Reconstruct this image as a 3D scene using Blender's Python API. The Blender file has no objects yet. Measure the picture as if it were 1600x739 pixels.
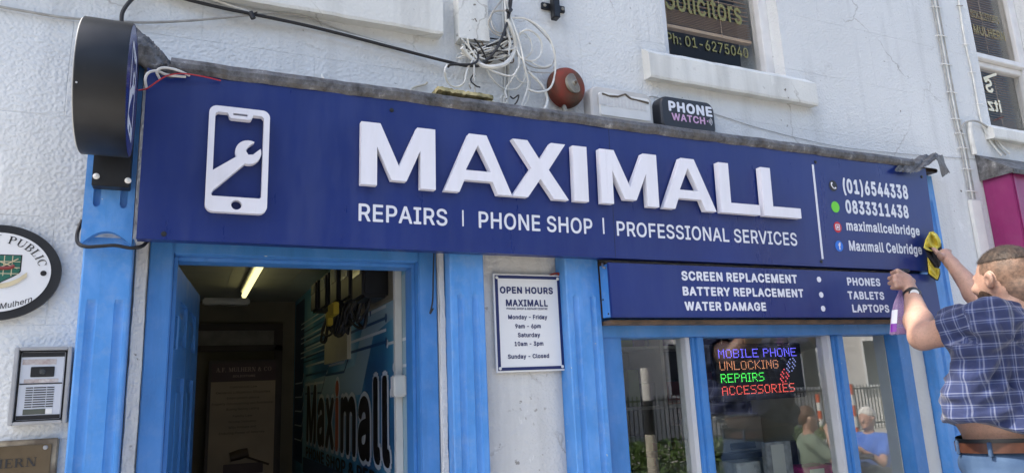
import bpy, math, random, json
import numpy as np
from mathutils import Vector, Matrix
random.seed(7); rng = np.random.default_rng(7)
rad = math.radians
sc = bpy.context.scene
COL = sc.collection

# ------------------------------------------------------------------ camera
FPX = 1099.8
CAM = np.array([0.0, -2.3, 1.6])
YAW, PIT, ROL = rad(24.8723), rad(12.0847), rad(-2.5632)
def _axes():
    cy, sy, cp, sp, cr, sr = math.cos(YAW), math.sin(YAW), math.cos(PIT), math.sin(PIT), math.cos(ROL), math.sin(ROL)
    f = np.array([sy*cp, cy*cp, sp]); r = np.array([cy, -sy, 0]); u = np.cross(r, f)
    return cr*r+sr*u, -sr*r+cr*u, f
AR, AU, AF = _axes()
cd = bpy.data.cameras.new('camera'); cam = bpy.data.objects.new('camera', cd); COL.objects.link(cam)
m = Matrix(((AR[0], AU[0], -AF[0]), (AR[1], AU[1], -AF[1]), (AR[2], AU[2], -AF[2]))).to_4x4()
m.translation = Vector(CAM); cam.matrix_world = m
cd.sensor_width = 36; cd.lens = 36*FPX/1600; cd.clip_start = .05; cd.clip_end = 400
sc.camera = cam
# ------------------------------------------------------------------ light
SUN_EL, SUN_AZ = 50.0, -84.3       # azimuth measured from +Y (into the wall) towards +X
w = bpy.data.worlds.new('World'); sc.world = w; w.use_nodes = True
wn = w.node_tree; bg = wn.nodes['Background']
sky = wn.nodes.new('ShaderNodeTexSky'); sky.sky_type = 'NISHITA'; sky.sun_disc = False
sky.sun_elevation = rad(SUN_EL); sky.sun_rotation = rad(SUN_AZ); sky.dust_density = 3.0; sky.air_density = 1.0; sky.ozone_density = 1.0
wn.links.new(sky.outputs[0], bg.inputs[0]); bg.inputs[1].default_value = 0.15
sl = bpy.data.lights.new('sun', 'SUN'); sl.energy = 3.0; sl.angle = rad(.53); sl.color = (1, .93, .82)
so = bpy.data.objects.new('sun', sl); COL.objects.link(so)
sd = Vector((math.sin(rad(SUN_AZ))*math.cos(rad(SUN_EL)), math.cos(rad(SUN_AZ))*math.cos(rad(SUN_EL)), math.sin(rad(SUN_EL))))
so.rotation_euler = sd.to_track_quat('Z', 'Y').to_euler()
vs = sc.view_settings; vs.view_transform = 'Standard'; vs.look = 'None'; vs.gamma = 1; vs.use_curve_mapping = False
vs.exposure = 1.46
sc.render.engine = 'CYCLES'; sc.cycles.max_bounces = 10; sc.cycles.transparent_max_bounces = 12

# ------------------------------------------------------------------ helpers
def ray(px, py): return AR*((px-800)/FPX) - AU*((py-370)/FPX) + AF
def at(px, py, Y): d = ray(px, py); return CAM + d*((Y-CAM[1])/d[1])
def atX(px, py, X): d = ray(px, py); return CAM + d*((X-CAM[0])/d[0])
def link(o, parent=None):
    COL.objects.link(o)
    if parent is not None: o.parent = parent
    return o
def tag(o, label=None, cat=None, group=None, kind=None):
    if label: o['label'] = label
    if cat: o['category'] = cat
    if group: o['group'] = group
    if kind: o['kind'] = kind
    return o
def thing(name, label, cat, loc, group=None):
    o = bpy.data.objects.new(name, None); o.location = loc; o.empty_display_size = .05
    COL.objects.link(o); return tag(o, label, cat, group)
class MB:
    def __init__(s): s.v = []; s.f = []; s.sm = []
    def add(s, vs_, fs_, smooth=False):
        n = len(s.v); s.v += [tuple(map(float, q)) for q in vs_]; s.f += [tuple(i+n for i in f) for f in fs_]; s.sm += [smooth]*len(fs_); return s
    def box(s, x0, x1, y0, y1, z0, z1, b=0.0):
        if b <= 0:
            vs_ = [(x, y, z) for x in (x0, x1) for y in (y0, y1) for z in (z0, z1)]
            return s.add(vs_, [(0,1,3,2),(4,6,7,5),(0,4,5,1),(2,3,7,6),(0,2,6,4),(1,5,7,3)])
        import bmesh
        bm = bmesh.new(); bmesh.ops.create_cube(bm, size=1)
        for v in bm.verts:
            v.co = Vector(((x0+x1)/2+v.co.x*(x1-x0), (y0+y1)/2+v.co.y*(y1-y0), (z0+z1)/2+v.co.z*(z1-z0)))
        bmesh.ops.bevel(bm, geom=bm.edges[:], offset=b, segments=2, affect='EDGES')
        bm.verts.index_update()
        s.add([v.co[:] for v in bm.verts], [[v.index for v in f.verts] for f in bm.faces]); bm.free(); return s
    def hexa(s, p):      # 8 points: bottom ring then top ring
        return s.add(p, [(3,2,1,0),(4,5,6,7),(0,1,5,4),(1,2,6,5),(2,3,7,6),(3,0,4,7)])
    def tube(s, pts, r, n=8, sub=6, caps=True):
        P = [np.array(p, float) for p in pts]
        if sub > 1 and len(P) > 2:
            Q = [2*P[0]-P[1]]+P+[2*P[-1]-P[-2]]; out = []
            for i in range(1, len(Q)-2):
                a, b, c, d = Q[i-1:i+3]
                for k in range(sub):
                    t = k/sub; out.append(.5*((2*b)+(-a+c)*t+(2*a-5*b+4*c-d)*t*t+(-a+3*b-3*c+d)*t**3))
            out.append(P[-1]); P = out
        rr = r if hasattr(r, '__len__') else [r]*len(P)
        if len(rr) != len(P): rr = np.interp(np.linspace(0, 1, len(P)), np.linspace(0, 1, len(rr)), rr)
        T = [P[min(i+1, len(P)-1)]-P[max(i-1, 0)] for i in range(len(P))]
        u = None; vs_ = []
        for i, p in enumerate(P):
            t = T[i]/(np.linalg.norm(T[i])+1e-12)
            if u is None:
                a = np.array([0, 0, 1.]) if abs(t[2]) < .9 else np.array([1., 0, 0]); u = np.cross(t, a)
            u = u-t*np.dot(u, t); u /= np.linalg.norm(u)+1e-12; w_ = np.cross(t, u)
            for k in range(n):
                a = 2*math.pi*k/n; vs_.append(p+(u*math.cos(a)+w_*math.sin(a))*rr[i])
        fs_ = [(i*n+k, i*n+(k+1) % n, (i+1)*n+(k+1) % n, (i+1)*n+k) for i in range(len(P)-1) for k in range(n)]
        if caps: fs_ += [tuple(range(n))[::-1], tuple((len(P)-1)*n+k for k in range(n))]
        return s.add(vs_, fs_, True)
    def lathe(s, c, axis, prof, n=32, sx=1.0):   # prof: (radius, height along axis)
        a = Vector(axis).normalized(); u = a.orthogonal().normalized(); w_ = a.cross(u); c = Vector(c); vs_ = []
        for r, h in prof:
            for k in range(n):
                t = 2*math.pi*k/n; vs_.append(c+a*h+(u*math.cos(t)+w_*math.sin(t))*r)
        m_ = len(prof)
        fs_ = [(i*n+k, i*n+(k+1) % n, (i+1)*n+(k+1) % n, (i+1)*n+k) for i in range(m_-1) for k in range(n)]
        fs_ += [tuple(range(n))[::-1], tuple((m_-1)*n+k for k in range(n))]
        return s.add([v[:] for v in vs_], fs_, True)
    def build(s, name, mat, parent=None, label=None, auto=35):
        me = bpy.data.meshes.new(name); me.from_pydata(s.v, [], s.f); me.validate()
        import bmesh
        bm = bmesh.new(); bm.from_mesh(me); bmesh.ops.recalc_face_normals(bm, faces=bm.faces[:]); bm.to_mesh(me); bm.free()
        if any(s.sm):
            me.shade_smooth()
            try: me.set_sharp_from_angle(angle=rad(auto))
            except Exception: pass
        me.materials.append(mat)
        o = bpy.data.objects.new(name, me)
        if parent is not None:
            o.parent = parent; o.matrix_parent_inverse = Matrix.Translation(-Vector(wloc(parent)))
        COL.objects.link(o)
        if label: o['label'] = label
        return o
def wloc(o): return Vector(o.location) if (o.type == 'EMPTY' and o.parent is None) else Vector((0, 0, 0))
def grid(fn, nu, nv, closed=False):      # fn(u,v) -> point, u,v in 0..1
    vs_ = [fn(i/nu, j/nv) for j in range(nv+1) for i in range(nu+1)]
    fs_ = [(j*(nu+1)+i, j*(nu+1)+i+1, (j+1)*(nu+1)+i+1, (j+1)*(nu+1)+i) for j in range(nv) for i in range(nu)]
    return vs_, fs_

# ---- curves filled flat (letters, cut-outs)
def shape2d(polys, extrude=0, offset=0, bevel=0):
    cu = bpy.data.curves.new('c', 'CURVE'); cu.dimensions = '2D'; cu.fill_mode = 'BOTH'
    for p in polys:
        n = len(p)//2; sp = cu.splines.new('POLY'); sp.points.add(n-1)
        sp.points.foreach_set('co', [c for i in range(n) for c in (p[2*i], p[2*i+1], 0, 1)]); sp.use_cyclic_u = True
    cu.extrude = extrude; cu.offset = offset; cu.bevel_depth = bevel
    o = bpy.data.objects.new('c', cu); COL.objects.link(o)
    bpy.context.view_layer.update()
    me = o.evaluated_get(bpy.context.evaluated_depsgraph_get()).to_mesh()
    V = np.array([v.co[:] for v in me.vertices]).reshape(-1, 3); F = [tuple(p.vertices) for p in me.polygons]
    o.evaluated_get(bpy.context.evaluated_depsgraph_get()).to_mesh_clear()
    bpy.data.objects.remove(o); bpy.data.curves.remove(cu)
    return V, F
FONT = json.loads('''{"&":[448,[[197,-7,150,-2,110,12,78,34,54,62,39,96,34,133,37,163,47,189,63,213,85,235,140,279,216,335,237,352,246,363,255,375,260,389,262,405,258,427,245,445,226,457,201,461,184,459,168,453,155,444,145,431,139,416,137,399,139,380,145,363,169,327,204,284,438,0,364,0,171,231,121,293,102,319,87,344,78,370,75,398,79,430,91,458,109,481,134,499,165,510,200,513,235,510,266,499,290,482,308,459,320,433,324,404,322,382,315,362,305,342,291,325,275,308,256,293,154,217,128,195,110,174,100,154,97,131,100,108,109,87,124,70,143,57,166,49,193,46,223,50,251,59,278,75,301,95,321,121,336,151,346,186,349,224,408,224,405,180,397,144,385,115,371,92,345,62,333,47,305,23,271,7,234,-3]]],"(":[273,[[89,207,92,264,101,324,114,384,132,441,153,494,177,539,236,539,212,485,191,428,174,370,161,313,154,258,151,207,154,161,160,115,172,67,188,16,209,-38,236,-96,177,-96,139,-21,111,55,95,131]]],")":[273,[[37,-96,64,-37,86,18,102,69,113,116,120,162,122,207,119,258,112,313,99,370,82,428,62,485,37,539,97,539,121,494,142,441,159,384,173,323,181,264,184,207,178,130,161,53,134,-22,97,-96]]],"-":[453,[[337,244,337,188,114,188,114,244]]],"0":[453,[[227,-7,174,1,130,24,95,62,69,113,53,178,48,254,53,330,69,395,95,447,130,484,174,508,227,516,279,508,323,484,358,447,384,395,400,330,405,254,400,178,384,113,359,62,323,24,279,1],[227,50,261,56,290,74,313,103,330,144,340,194,344,254,340,314,330,365,313,405,290,435,261,453,227,460,192,453,163,435,140,405,123,365,113,314,109,254,113,194,123,144,140,103,163,74,192,56]]],"1":[453,[[76,0,76,55,391,55,391,0],[276,509,276,0,212,0,212,448,209,448,86,358,86,427,198,509]]],"2":[453,[[64,0,64,47,234,229,282,282,299,305,311,327,318,348,320,371,317,397,308,419,293,436,273,449,250,457,224,460,196,457,172,447,153,433,139,413,130,390,127,362,66,362,71,405,86,442,111,473,143,496,182,511,225,516,268,511,306,497,337,474,361,445,376,411,381,372,378,345,371,318,357,290,336,259,306,223,267,180,153,60,153,57,389,57,389,0]]],"3":[453,[[218,-7,173,-3,133,10,98,30,70,57,52,91,44,132,109,132,115,107,126,87,144,71,165,59,191,52,219,50,248,53,275,61,297,74,315,93,325,116,329,145,326,172,316,196,299,217,275,234,242,244,201,248,157,248,157,299,288,448,288,452,70,452,70,509,372,509,372,461,211,278,211,289,264,288,308,276,344,253,371,222,387,186,393,145,387,103,370,66,344,36,309,12,266,-2]]],"4":[453,[[40,105,40,158,247,509,311,509,109,166,109,163,413,163,413,105],[282,0,282,121,282,146,282,318,343,318,343,0]]],"5":[453,[[221,-7,178,-2,140,11,108,32,83,60,66,93,60,130,122,130,127,108,138,89,154,73,173,60,196,52,221,50,250,53,276,64,298,82,314,104,324,131,328,162,324,193,314,221,297,244,275,262,248,273,218,277,192,275,167,268,145,258,128,246,67,253,96,509,366,509,366,452,151,452,134,301,155,315,178,325,203,331,229,334,263,330,294,321,321,306,345,285,364,260,379,231,388,199,391,163,385,117,369,76,343,41,309,15,268,-1]]],"6":[453,[[226,-7,182,-1,142,15,109,40,84,74,69,115,64,162,68,199,80,239,102,285,137,340,252,509,322,509,151,261,145,261,154,275,165,288,179,299,196,307,214,312,235,314,278,309,316,295,346,271,370,240,384,201,389,157,384,112,368,73,343,39,310,14,271,-2],[226,48,254,52,279,63,299,79,314,101,324,128,327,157,324,187,314,213,299,235,279,251,254,262,226,265,198,262,174,252,153,235,138,214,128,188,125,158,128,128,138,102,153,79,174,63,198,52]]],"7":[453,[[97,0,323,448,323,452,62,452,62,509,391,509,391,449,165,0]]],"8":[453,[[226,-7,178,-2,136,11,101,33,74,62,57,96,52,135,55,166,65,195,81,220,101,241,125,256,153,265,119,282,93,308,76,342,70,380,75,417,90,450,114,477,146,498,184,511,226,516,269,511,306,498,337,477,361,450,377,417,382,380,376,342,359,308,333,282,300,267,327,256,351,241,372,220,387,195,397,166,401,135,395,96,378,62,352,33,317,11,275,-2],[226,49,258,52,285,60,307,74,323,91,333,113,337,139,333,165,322,189,305,208,283,223,256,232,226,235,196,232,169,223,147,208,130,189,119,165,115,139,119,113,129,91,145,74,167,60,195,52],[226,290,252,292,274,300,293,313,307,330,316,351,319,376,316,399,308,420,294,437,275,449,252,457,226,460,200,457,177,449,159,437,145,420,136,399,133,376,136,351,145,330,159,313,178,300,201,292]]],"9":[453,[[226,516,271,510,310,494,343,468,368,434,384,393,389,347,385,309,373,270,350,224,315,168,200,0,130,0,301,248,307,248,299,234,287,221,273,210,257,202,238,196,218,195,175,199,137,214,106,237,83,269,68,307,64,352,69,397,85,436,110,469,143,494,182,510],[226,460,199,457,174,446,154,429,138,407,129,381,125,352,129,322,138,295,154,274,174,257,199,247,226,243,254,247,279,257,299,273,314,295,324,321,327,350,324,381,314,407,299,429,279,446,254,457]]],":":[188,[[95,-4,78,-1,63,9,53,24,50,41,53,59,63,73,78,83,95,87,113,83,128,73,138,59,141,41,138,24,128,9,113,-1],[95,271,78,274,63,284,53,299,50,316,53,334,63,349,78,359,95,362,113,359,128,349,138,334,141,316,138,299,128,284,113,274]]],"A":[480,[[16,0,201,509,276,509,463,0,395,0,287,302,264,372,232,478,245,478,213,371,191,302,85,0],[110,142,110,199,370,199,370,142]]],"B":[456,[[60,0,60,509,241,509,289,504,329,491,359,469,381,442,394,410,398,374,395,344,387,320,373,301,356,286,336,275,315,267,315,262,339,257,363,245,385,227,402,203,414,173,418,136,413,100,400,67,377,39,344,18,301,4,247,0],[125,57,245,57,296,63,330,80,349,105,355,137,352,161,342,184,327,203,306,218,279,228,248,231,125,231],[125,285,238,285,265,288,288,296,308,309,323,326,333,348,336,372,330,403,313,429,283,446,240,452,125,452]]],"C":[510,[[267,-7,205,1,150,25,104,63,70,115,48,179,40,254,48,329,70,393,104,445,150,484,205,508,267,516,305,513,340,504,373,490,402,471,427,447,448,418,463,385,473,348,408,348,401,373,389,395,375,413,357,428,337,440,315,449,292,454,267,456,223,450,184,432,150,403,125,364,109,314,103,254,109,194,125,145,151,105,184,76,223,59,267,53,292,55,315,60,337,69,357,81,375,96,389,114,401,136,408,160,473,160,463,124,448,91,428,62,402,38,373,19,341,5,305,-4]]],"D":[502,[[219,0,96,0,96,57,215,57,272,63,318,81,354,110,379,149,394,198,399,255,394,312,379,361,354,399,320,428,275,446,221,452,93,452,93,509,225,509,294,501,353,478,385,455,412,426,433,391,455,329,462,255,455,181,433,119,411,83,384,54,351,31,291,8],[125,509,125,0,60,0,60,509]]],"E":[419,[[60,0,60,509,372,509,372,452,125,452,125,286,355,286,355,229,125,229,125,57,375,57,375,0]]],"F":[410,[[60,0,60,509,369,509,369,452,125,452,125,278,346,278,346,221,125,221,125,0]]],"G":[520,[[269,-7,205,1,149,25,104,64,69,116,47,179,40,254,47,329,69,393,103,445,149,484,203,508,265,516,304,513,340,504,374,489,403,469,429,445,449,416,465,384,474,349,408,349,399,372,387,393,373,411,356,427,337,439,315,448,291,454,265,456,222,450,183,432,150,404,125,364,109,314,103,254,109,194,125,145,151,105,184,76,224,59,269,53,309,57,345,71,374,93,396,123,410,160,415,202,434,199,283,199,283,256,478,256,478,200,471,141,451,91,419,50,377,19,326,0]]],"H":[517,[[60,0,60,509,125,509,125,289,392,289,392,509,457,509,457,0,392,0,392,232,125,232,125,0]]],"I":[300,[[31,0,31,57,118,57,118,452,31,452,31,509,269,509,269,452,183,452,183,57,269,57,269,0]]],"J":[396,[[185,-7,143,-2,106,11,75,33,52,63,38,100,33,145,33,173,98,173,98,145,104,104,122,74,149,56,185,50,220,56,248,74,266,104,272,145,272,509,336,509,336,145,332,100,318,63,294,33,263,11,227,-2]]],"K":[467,[[104,145,104,216,139,261,174,303,212,344,364,509,448,509,231,276,228,276],[60,0,60,509,125,509,125,334,124,225,125,193,125,0],[372,0,188,259,228,309,449,0]]],"L":[393,[[60,0,60,509,125,509,125,57,361,57,361,0]]],"M":[628,[[60,0,60,509,152,509,277,187,287,159,299,123,311,84,322,49,307,49,318,83,330,121,342,158,352,187,476,509,568,509,568,0,504,0,504,291,504,327,505,369,506,413,507,457,513,457,498,409,482,363,467,322,456,291,342,0,286,0,170,291,159,321,145,361,129,408,112,457,119,457,120,416,121,372,122,328,122,291,122,0]]],"N":[523,[[60,0,60,509,136,509,343,183,363,151,388,107,414,55,405,54,401,108,399,157,399,195,399,509,463,509,463,0,387,0,202,290,177,331,148,381,108,452,119,454,122,384,124,328,125,291,125,0]]],"O":[533,[[267,-7,205,1,150,25,105,63,70,115,48,179,40,254,48,329,70,393,105,445,150,484,205,508,267,516,329,508,384,484,429,445,464,393,486,329,493,254,486,179,464,115,429,63,384,25,329,1],[267,53,310,59,349,76,383,105,408,144,425,194,430,254,425,314,408,365,383,404,349,433,310,450,267,456,223,450,184,433,151,404,125,364,109,314,103,254,109,194,125,144,151,105,184,76,223,59]]],"P":[445,[[60,0,60,509,235,509,289,503,332,487,366,462,390,430,404,391,409,348,404,304,390,265,366,233,332,207,289,191,235,186,109,186,109,242,233,242,269,246,297,256,318,272,333,294,342,319,344,348,342,376,333,402,318,423,297,439,268,449,232,452,125,452,125,0]]],"Q":[533,[[245,159,313,159,369,85,384,65,468,-48,401,-48,346,27,331,46],[267,-7,205,1,150,25,105,63,70,115,48,179,40,254,48,329,70,393,105,445,150,484,205,508,267,516,329,508,384,484,429,445,464,393,486,329,493,254,486,179,464,115,429,63,384,25,329,1],[267,53,310,59,349,76,383,105,408,144,425,194,430,254,425,314,408,365,383,404,349,433,310,450,267,456,223,450,184,433,151,404,125,364,109,314,103,254,109,194,125,144,151,105,184,76,223,59]]],"R":[449,[[60,0,60,509,236,509,290,504,333,489,367,465,390,433,405,395,409,352,405,309,390,271,367,240,333,217,289,203,236,198,96,198,96,255,234,255,269,258,298,267,319,281,334,300,342,324,345,352,342,380,334,405,319,425,298,440,269,449,233,452,125,452,125,0],[353,0,230,229,303,229,428,0]]],"S":[447,[[224,-9,172,-4,128,9,91,31,64,60,46,96,38,137,104,137,110,110,123,88,142,71,166,59,194,52,224,49,257,52,286,60,311,74,329,92,341,114,346,139,342,161,332,179,316,193,296,205,245,222,184,239,128,260,86,289,67,313,56,341,52,372,58,413,75,448,102,476,138,498,180,511,227,516,275,511,316,498,351,476,377,449,394,415,401,378,337,378,326,412,302,437,267,453,225,459,194,456,167,448,145,435,129,418,118,398,115,376,119,352,131,334,148,319,169,308,212,293,264,279,312,264,336,252,359,238,379,220,395,198,405,171,408,139,403,99,386,64,360,34,323,11,278,-4]]],"T":[449,[[32,452,32,509,417,509,417,452,257,452,257,0,193,0,193,452]]],"U":[517,[[259,-8,203,-2,154,15,114,43,85,80,66,124,60,173,60,509,124,509,124,178,128,144,141,113,160,87,187,68,220,56,259,52,298,56,331,68,357,87,377,113,389,144,393,178,393,509,457,509,457,173,451,124,433,80,403,43,363,15,315,-2]]],"V":[480,[[204,0,16,509,84,509,192,206,215,137,248,31,235,31,267,138,290,206,395,509,463,509,278,0]]],"W":[686,[[155,0,16,509,82,509,163,196,175,145,187,94,197,40,189,40,200,94,211,145,224,196,306,509,380,509,462,196,474,145,486,94,497,40,488,40,499,94,510,145,523,196,603,509,670,509,530,0,455,0,368,323,351,391,336,475,350,475,335,395,318,323,230,0]]],"X":[474,[[18,0,217,284,217,236,29,509,104,509,178,400,204,361,223,329,243,292,232,292,252,329,272,361,298,400,374,509,446,509,259,239,259,287,456,0,382,0,292,129,268,165,250,195,230,231,244,231,225,196,206,166,182,129,91,0]]],"Y":[472,[[203,0,203,208,16,509,91,509,192,344,222,292,250,230,224,230,251,293,280,344,381,509,455,509,268,208,268,0]]],"Z":[438,[[42,0,42,46,273,385,306,431,341,476,348,454,285,452,223,452,40,452,40,509,397,509,397,462,169,129,134,81,97,33,90,54,152,57,214,57,399,57,399,0]]],"a":[389,[[160,-9,126,-5,94,5,68,22,48,45,35,73,30,108,34,138,43,161,58,179,78,193,100,203,125,211,178,220,234,227,252,230,265,235,273,243,276,255,273,279,267,297,256,311,240,322,220,329,196,331,171,329,149,322,132,313,118,301,107,288,100,274,41,291,57,322,79,346,104,364,133,375,163,382,194,384,215,383,239,379,263,372,286,360,306,343,322,320,333,290,337,251,337,0,277,0,277,52,272,52,264,38,252,25,236,12,215,1,190,-6],[170,45,202,49,228,59,248,74,263,93,272,115,276,138,276,190,270,186,259,182,231,176,200,171,175,168,134,159,117,150,103,139,95,124,92,105,94,87,102,72,114,61,130,52,149,47]]],"b":[424,[[229,-8,198,-5,172,4,153,17,138,31,118,59,112,59,112,0,53,0,53,509,114,509,114,319,118,319,137,346,152,360,171,373,197,381,229,384,274,378,313,361,345,332,370,293,385,245,390,189,385,133,370,84,346,45,313,16,274,-2],[220,47,253,51,279,66,301,88,316,117,325,151,328,189,325,227,316,261,301,290,280,311,253,325,220,330,188,325,161,312,140,291,125,263,116,229,113,189,116,150,125,115,140,86,162,65,188,51]]],"c":[396,[[207,-8,159,-2,117,16,82,46,56,85,40,133,34,187,40,243,56,291,82,330,117,360,159,378,207,384,234,383,260,377,284,368,305,356,324,341,340,322,353,301,362,277,303,262,298,276,290,289,281,301,270,311,257,319,242,325,226,329,207,330,173,325,145,310,124,287,108,258,99,224,96,187,99,151,108,117,124,89,145,66,173,51,207,46,226,48,243,52,258,58,271,66,282,76,292,89,299,102,304,117,363,102,354,78,341,56,325,37,306,21,285,9,261,-1,235,-6]]],"d":[424,[[195,-8,151,-2,111,16,79,45,55,84,39,133,34,189,39,245,55,293,79,332,112,361,151,378,196,384,228,381,253,373,272,360,287,346,306,319,311,319,311,509,372,509,372,0,313,0,313,59,307,59,287,31,272,17,252,4,227,-5],[205,47,236,51,263,65,284,86,299,115,309,150,312,189,309,229,300,263,284,291,263,312,237,325,205,330,172,325,145,311,124,290,108,261,99,227,96,189,99,151,109,117,124,88,145,66,172,51]]],"e":[404,[[212,-8,161,-2,117,16,82,46,56,85,40,132,34,187,39,242,55,290,81,329,115,359,157,378,205,384,236,382,266,374,294,361,319,341,341,315,357,282,368,242,371,194,371,169,75,169,75,221,338,221,310,202,307,237,298,269,283,294,263,314,237,326,205,330,173,326,146,313,125,294,109,270,99,241,96,211,96,178,100,139,110,106,128,80,151,61,179,50,212,46,234,48,254,53,271,61,285,73,297,88,306,105,365,91,353,63,335,39,311,19,283,4,249,-5]]],"f":[254,[[228,379,228,327,6,327,6,379],[81,0,81,432,84,461,96,486,113,505,135,519,161,527,187,530,222,527,243,521,227,468,215,472,195,474,171,470,154,460,145,443,142,419,142,0]]],"g":[425,[[207,-151,168,-148,134,-140,105,-127,82,-110,64,-91,51,-69,101,-41,122,-66,136,-78,154,-88,178,-95,207,-97,249,-92,282,-75,298,-58,308,-34,311,-6,311,68,306,68,287,41,272,28,252,16,227,8,195,5,152,10,113,27,80,53,55,90,39,136,34,191,39,246,55,293,80,332,112,361,152,378,196,384,228,382,253,373,273,360,288,346,308,319,313,319,313,379,372,379,372,-9,367,-54,350,-90,324,-117,291,-136,251,-147],[205,59,237,63,264,75,285,95,300,121,309,154,312,193,309,231,300,264,285,291,264,312,237,325,205,330,172,325,145,312,124,290,109,262,99,229,96,193,99,155,109,123,124,96,145,76,172,63]]],"h":[410,[[114,227,114,0,53,0,53,509,114,509,114,287,102,287,124,332,152,362,187,379,227,384,264,380,295,369,321,349,341,321,353,285,357,240,357,0,296,0,296,235,290,275,273,304,246,323,210,329,184,326,161,317,141,303,126,283,117,257]]],"i":[167,[[53,0,53,379,114,379,114,0],[84,443,67,446,54,455,44,468,41,483,44,499,54,512,67,521,84,524,100,521,114,512,123,499,126,483,123,468,114,455,100,446]]],"l":[189,[[139,-2,101,3,74,20,58,47,53,84,53,509,114,509,114,99,115,77,120,62,130,54,146,52,160,53,170,54,181,3,162,-1]]],"m":[610,[[53,0,53,379,112,379,112,295,108,295,118,323,132,346,151,363,172,376,195,384,219,386,257,380,287,361,309,331,321,295,312,295,322,321,337,343,357,361,381,375,407,383,437,386,468,383,497,372,522,354,541,328,553,296,557,255,557,0,496,0,496,254,490,289,473,313,447,326,419,330,395,328,374,320,358,307,345,290,338,270,335,247,335,0,274,0,274,260,269,288,253,311,229,326,199,330,178,328,158,320,140,307,126,289,117,266,114,238,114,0]]],"n":[410,[[114,227,114,0,53,0,53,379,112,379,112,287,102,287,124,332,152,362,187,379,227,384,264,380,295,369,321,349,341,321,353,285,357,240,357,0,296,0,296,235,290,275,273,304,246,323,210,329,184,326,161,317,141,303,126,283,117,257]]],"o":[415,[[207,-8,159,-2,117,16,82,46,56,85,40,133,34,187,40,243,56,291,82,330,117,360,159,378,207,384,256,378,299,360,333,330,359,291,376,243,381,187,376,133,359,85,333,46,299,16,256,-2],[207,46,242,51,270,66,292,89,307,117,316,151,319,187,316,224,307,258,292,287,270,310,242,325,207,330,173,325,145,310,124,287,108,258,99,224,96,187,99,151,108,117,124,89,145,66,173,51]]],"p":[424,[[53,-143,53,379,112,379,112,319,118,319,137,346,152,360,171,373,197,381,229,384,274,378,313,361,345,332,370,293,385,245,390,189,385,133,370,84,346,45,313,16,274,-2,229,-8,198,-5,173,4,153,17,138,31,118,59,114,59,114,-143],[220,47,253,51,279,66,301,88,316,117,325,151,328,189,325,227,316,261,301,290,280,311,253,325,220,330,188,325,161,312,140,291,125,263,116,229,113,189,116,150,125,115,140,86,162,65,188,51]]],"r":[259,[[53,0,53,379,112,379,112,321,115,321,130,347,152,367,181,380,213,385,229,384,243,384,243,322,230,324,207,326,182,323,159,315,140,301,126,284,117,262,114,237,114,0]]],"s":[365,[[182,-8,145,-5,112,3,84,18,62,38,45,63,36,94,94,107,105,79,124,60,150,49,181,45,217,50,244,62,262,81,268,103,265,121,254,136,237,147,212,155,149,170,104,186,72,208,53,237,47,274,51,305,65,332,87,354,115,370,149,381,187,384,223,381,254,372,279,358,299,339,314,316,324,290,268,277,258,298,243,316,219,328,187,333,156,329,131,317,114,299,109,277,112,258,124,243,144,232,172,223,229,209,275,194,306,171,325,142,331,107,326,75,312,47,290,24,260,6,223,-5]]],"t":[227,[[204,379,204,327,6,327,6,379],[65,471,126,471,126,98,128,76,136,61,150,53,170,50,185,51,202,54,213,2,192,-3,168,-4,125,2,92,21,72,52,65,93]]],"u":[410,[[182,-5,146,-1,115,11,89,31,69,59,57,95,53,139,53,379,114,379,114,144,119,105,137,75,164,56,200,50,226,53,249,62,268,77,283,97,293,122,296,153,296,379,357,379,357,0,298,0,298,92,307,92,286,47,257,17,222,0]]],"v":[389,[[163,0,17,379,84,379,165,155,187,87,206,21,184,21,203,87,224,155,305,379,371,379,226,0]]],"w":[567,[[138,0,23,379,87,379,133,214,154,137,175,41,165,41,186,135,206,214,252,379,316,379,362,214,382,136,402,41,391,41,413,135,434,214,480,379,545,379,429,0,368,0,319,172,305,225,291,280,277,338,291,338,277,280,263,225,248,172,199,0]]],"x":[379,[[21,0,171,218,171,171,29,379,100,379,147,306,179,253,207,206,175,206,202,253,233,306,282,379,352,379,209,169,209,214,358,0,287,0,231,85,200,136,173,182,205,182,178,136,148,85,91,0]]],"y":[389,[[47,-139,61,-86,71,-87,88,-90,104,-89,118,-84,130,-74,141,-58,151,-36,163,-1,17,379,84,379,165,155,187,87,206,21,184,21,202,87,224,155,305,379,371,379,204,-58,191,-85,177,-107,159,-124,139,-136,117,-143,91,-145,65,-143]]],"z":[380,[[42,0,42,46,254,320,254,323,48,323,48,379,333,379,333,331,126,60,126,56,339,56,339,0]]],"\\u0131":[167,[[53,0,53,379,114,379,114,0]]]}''')
_gc = {}
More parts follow.
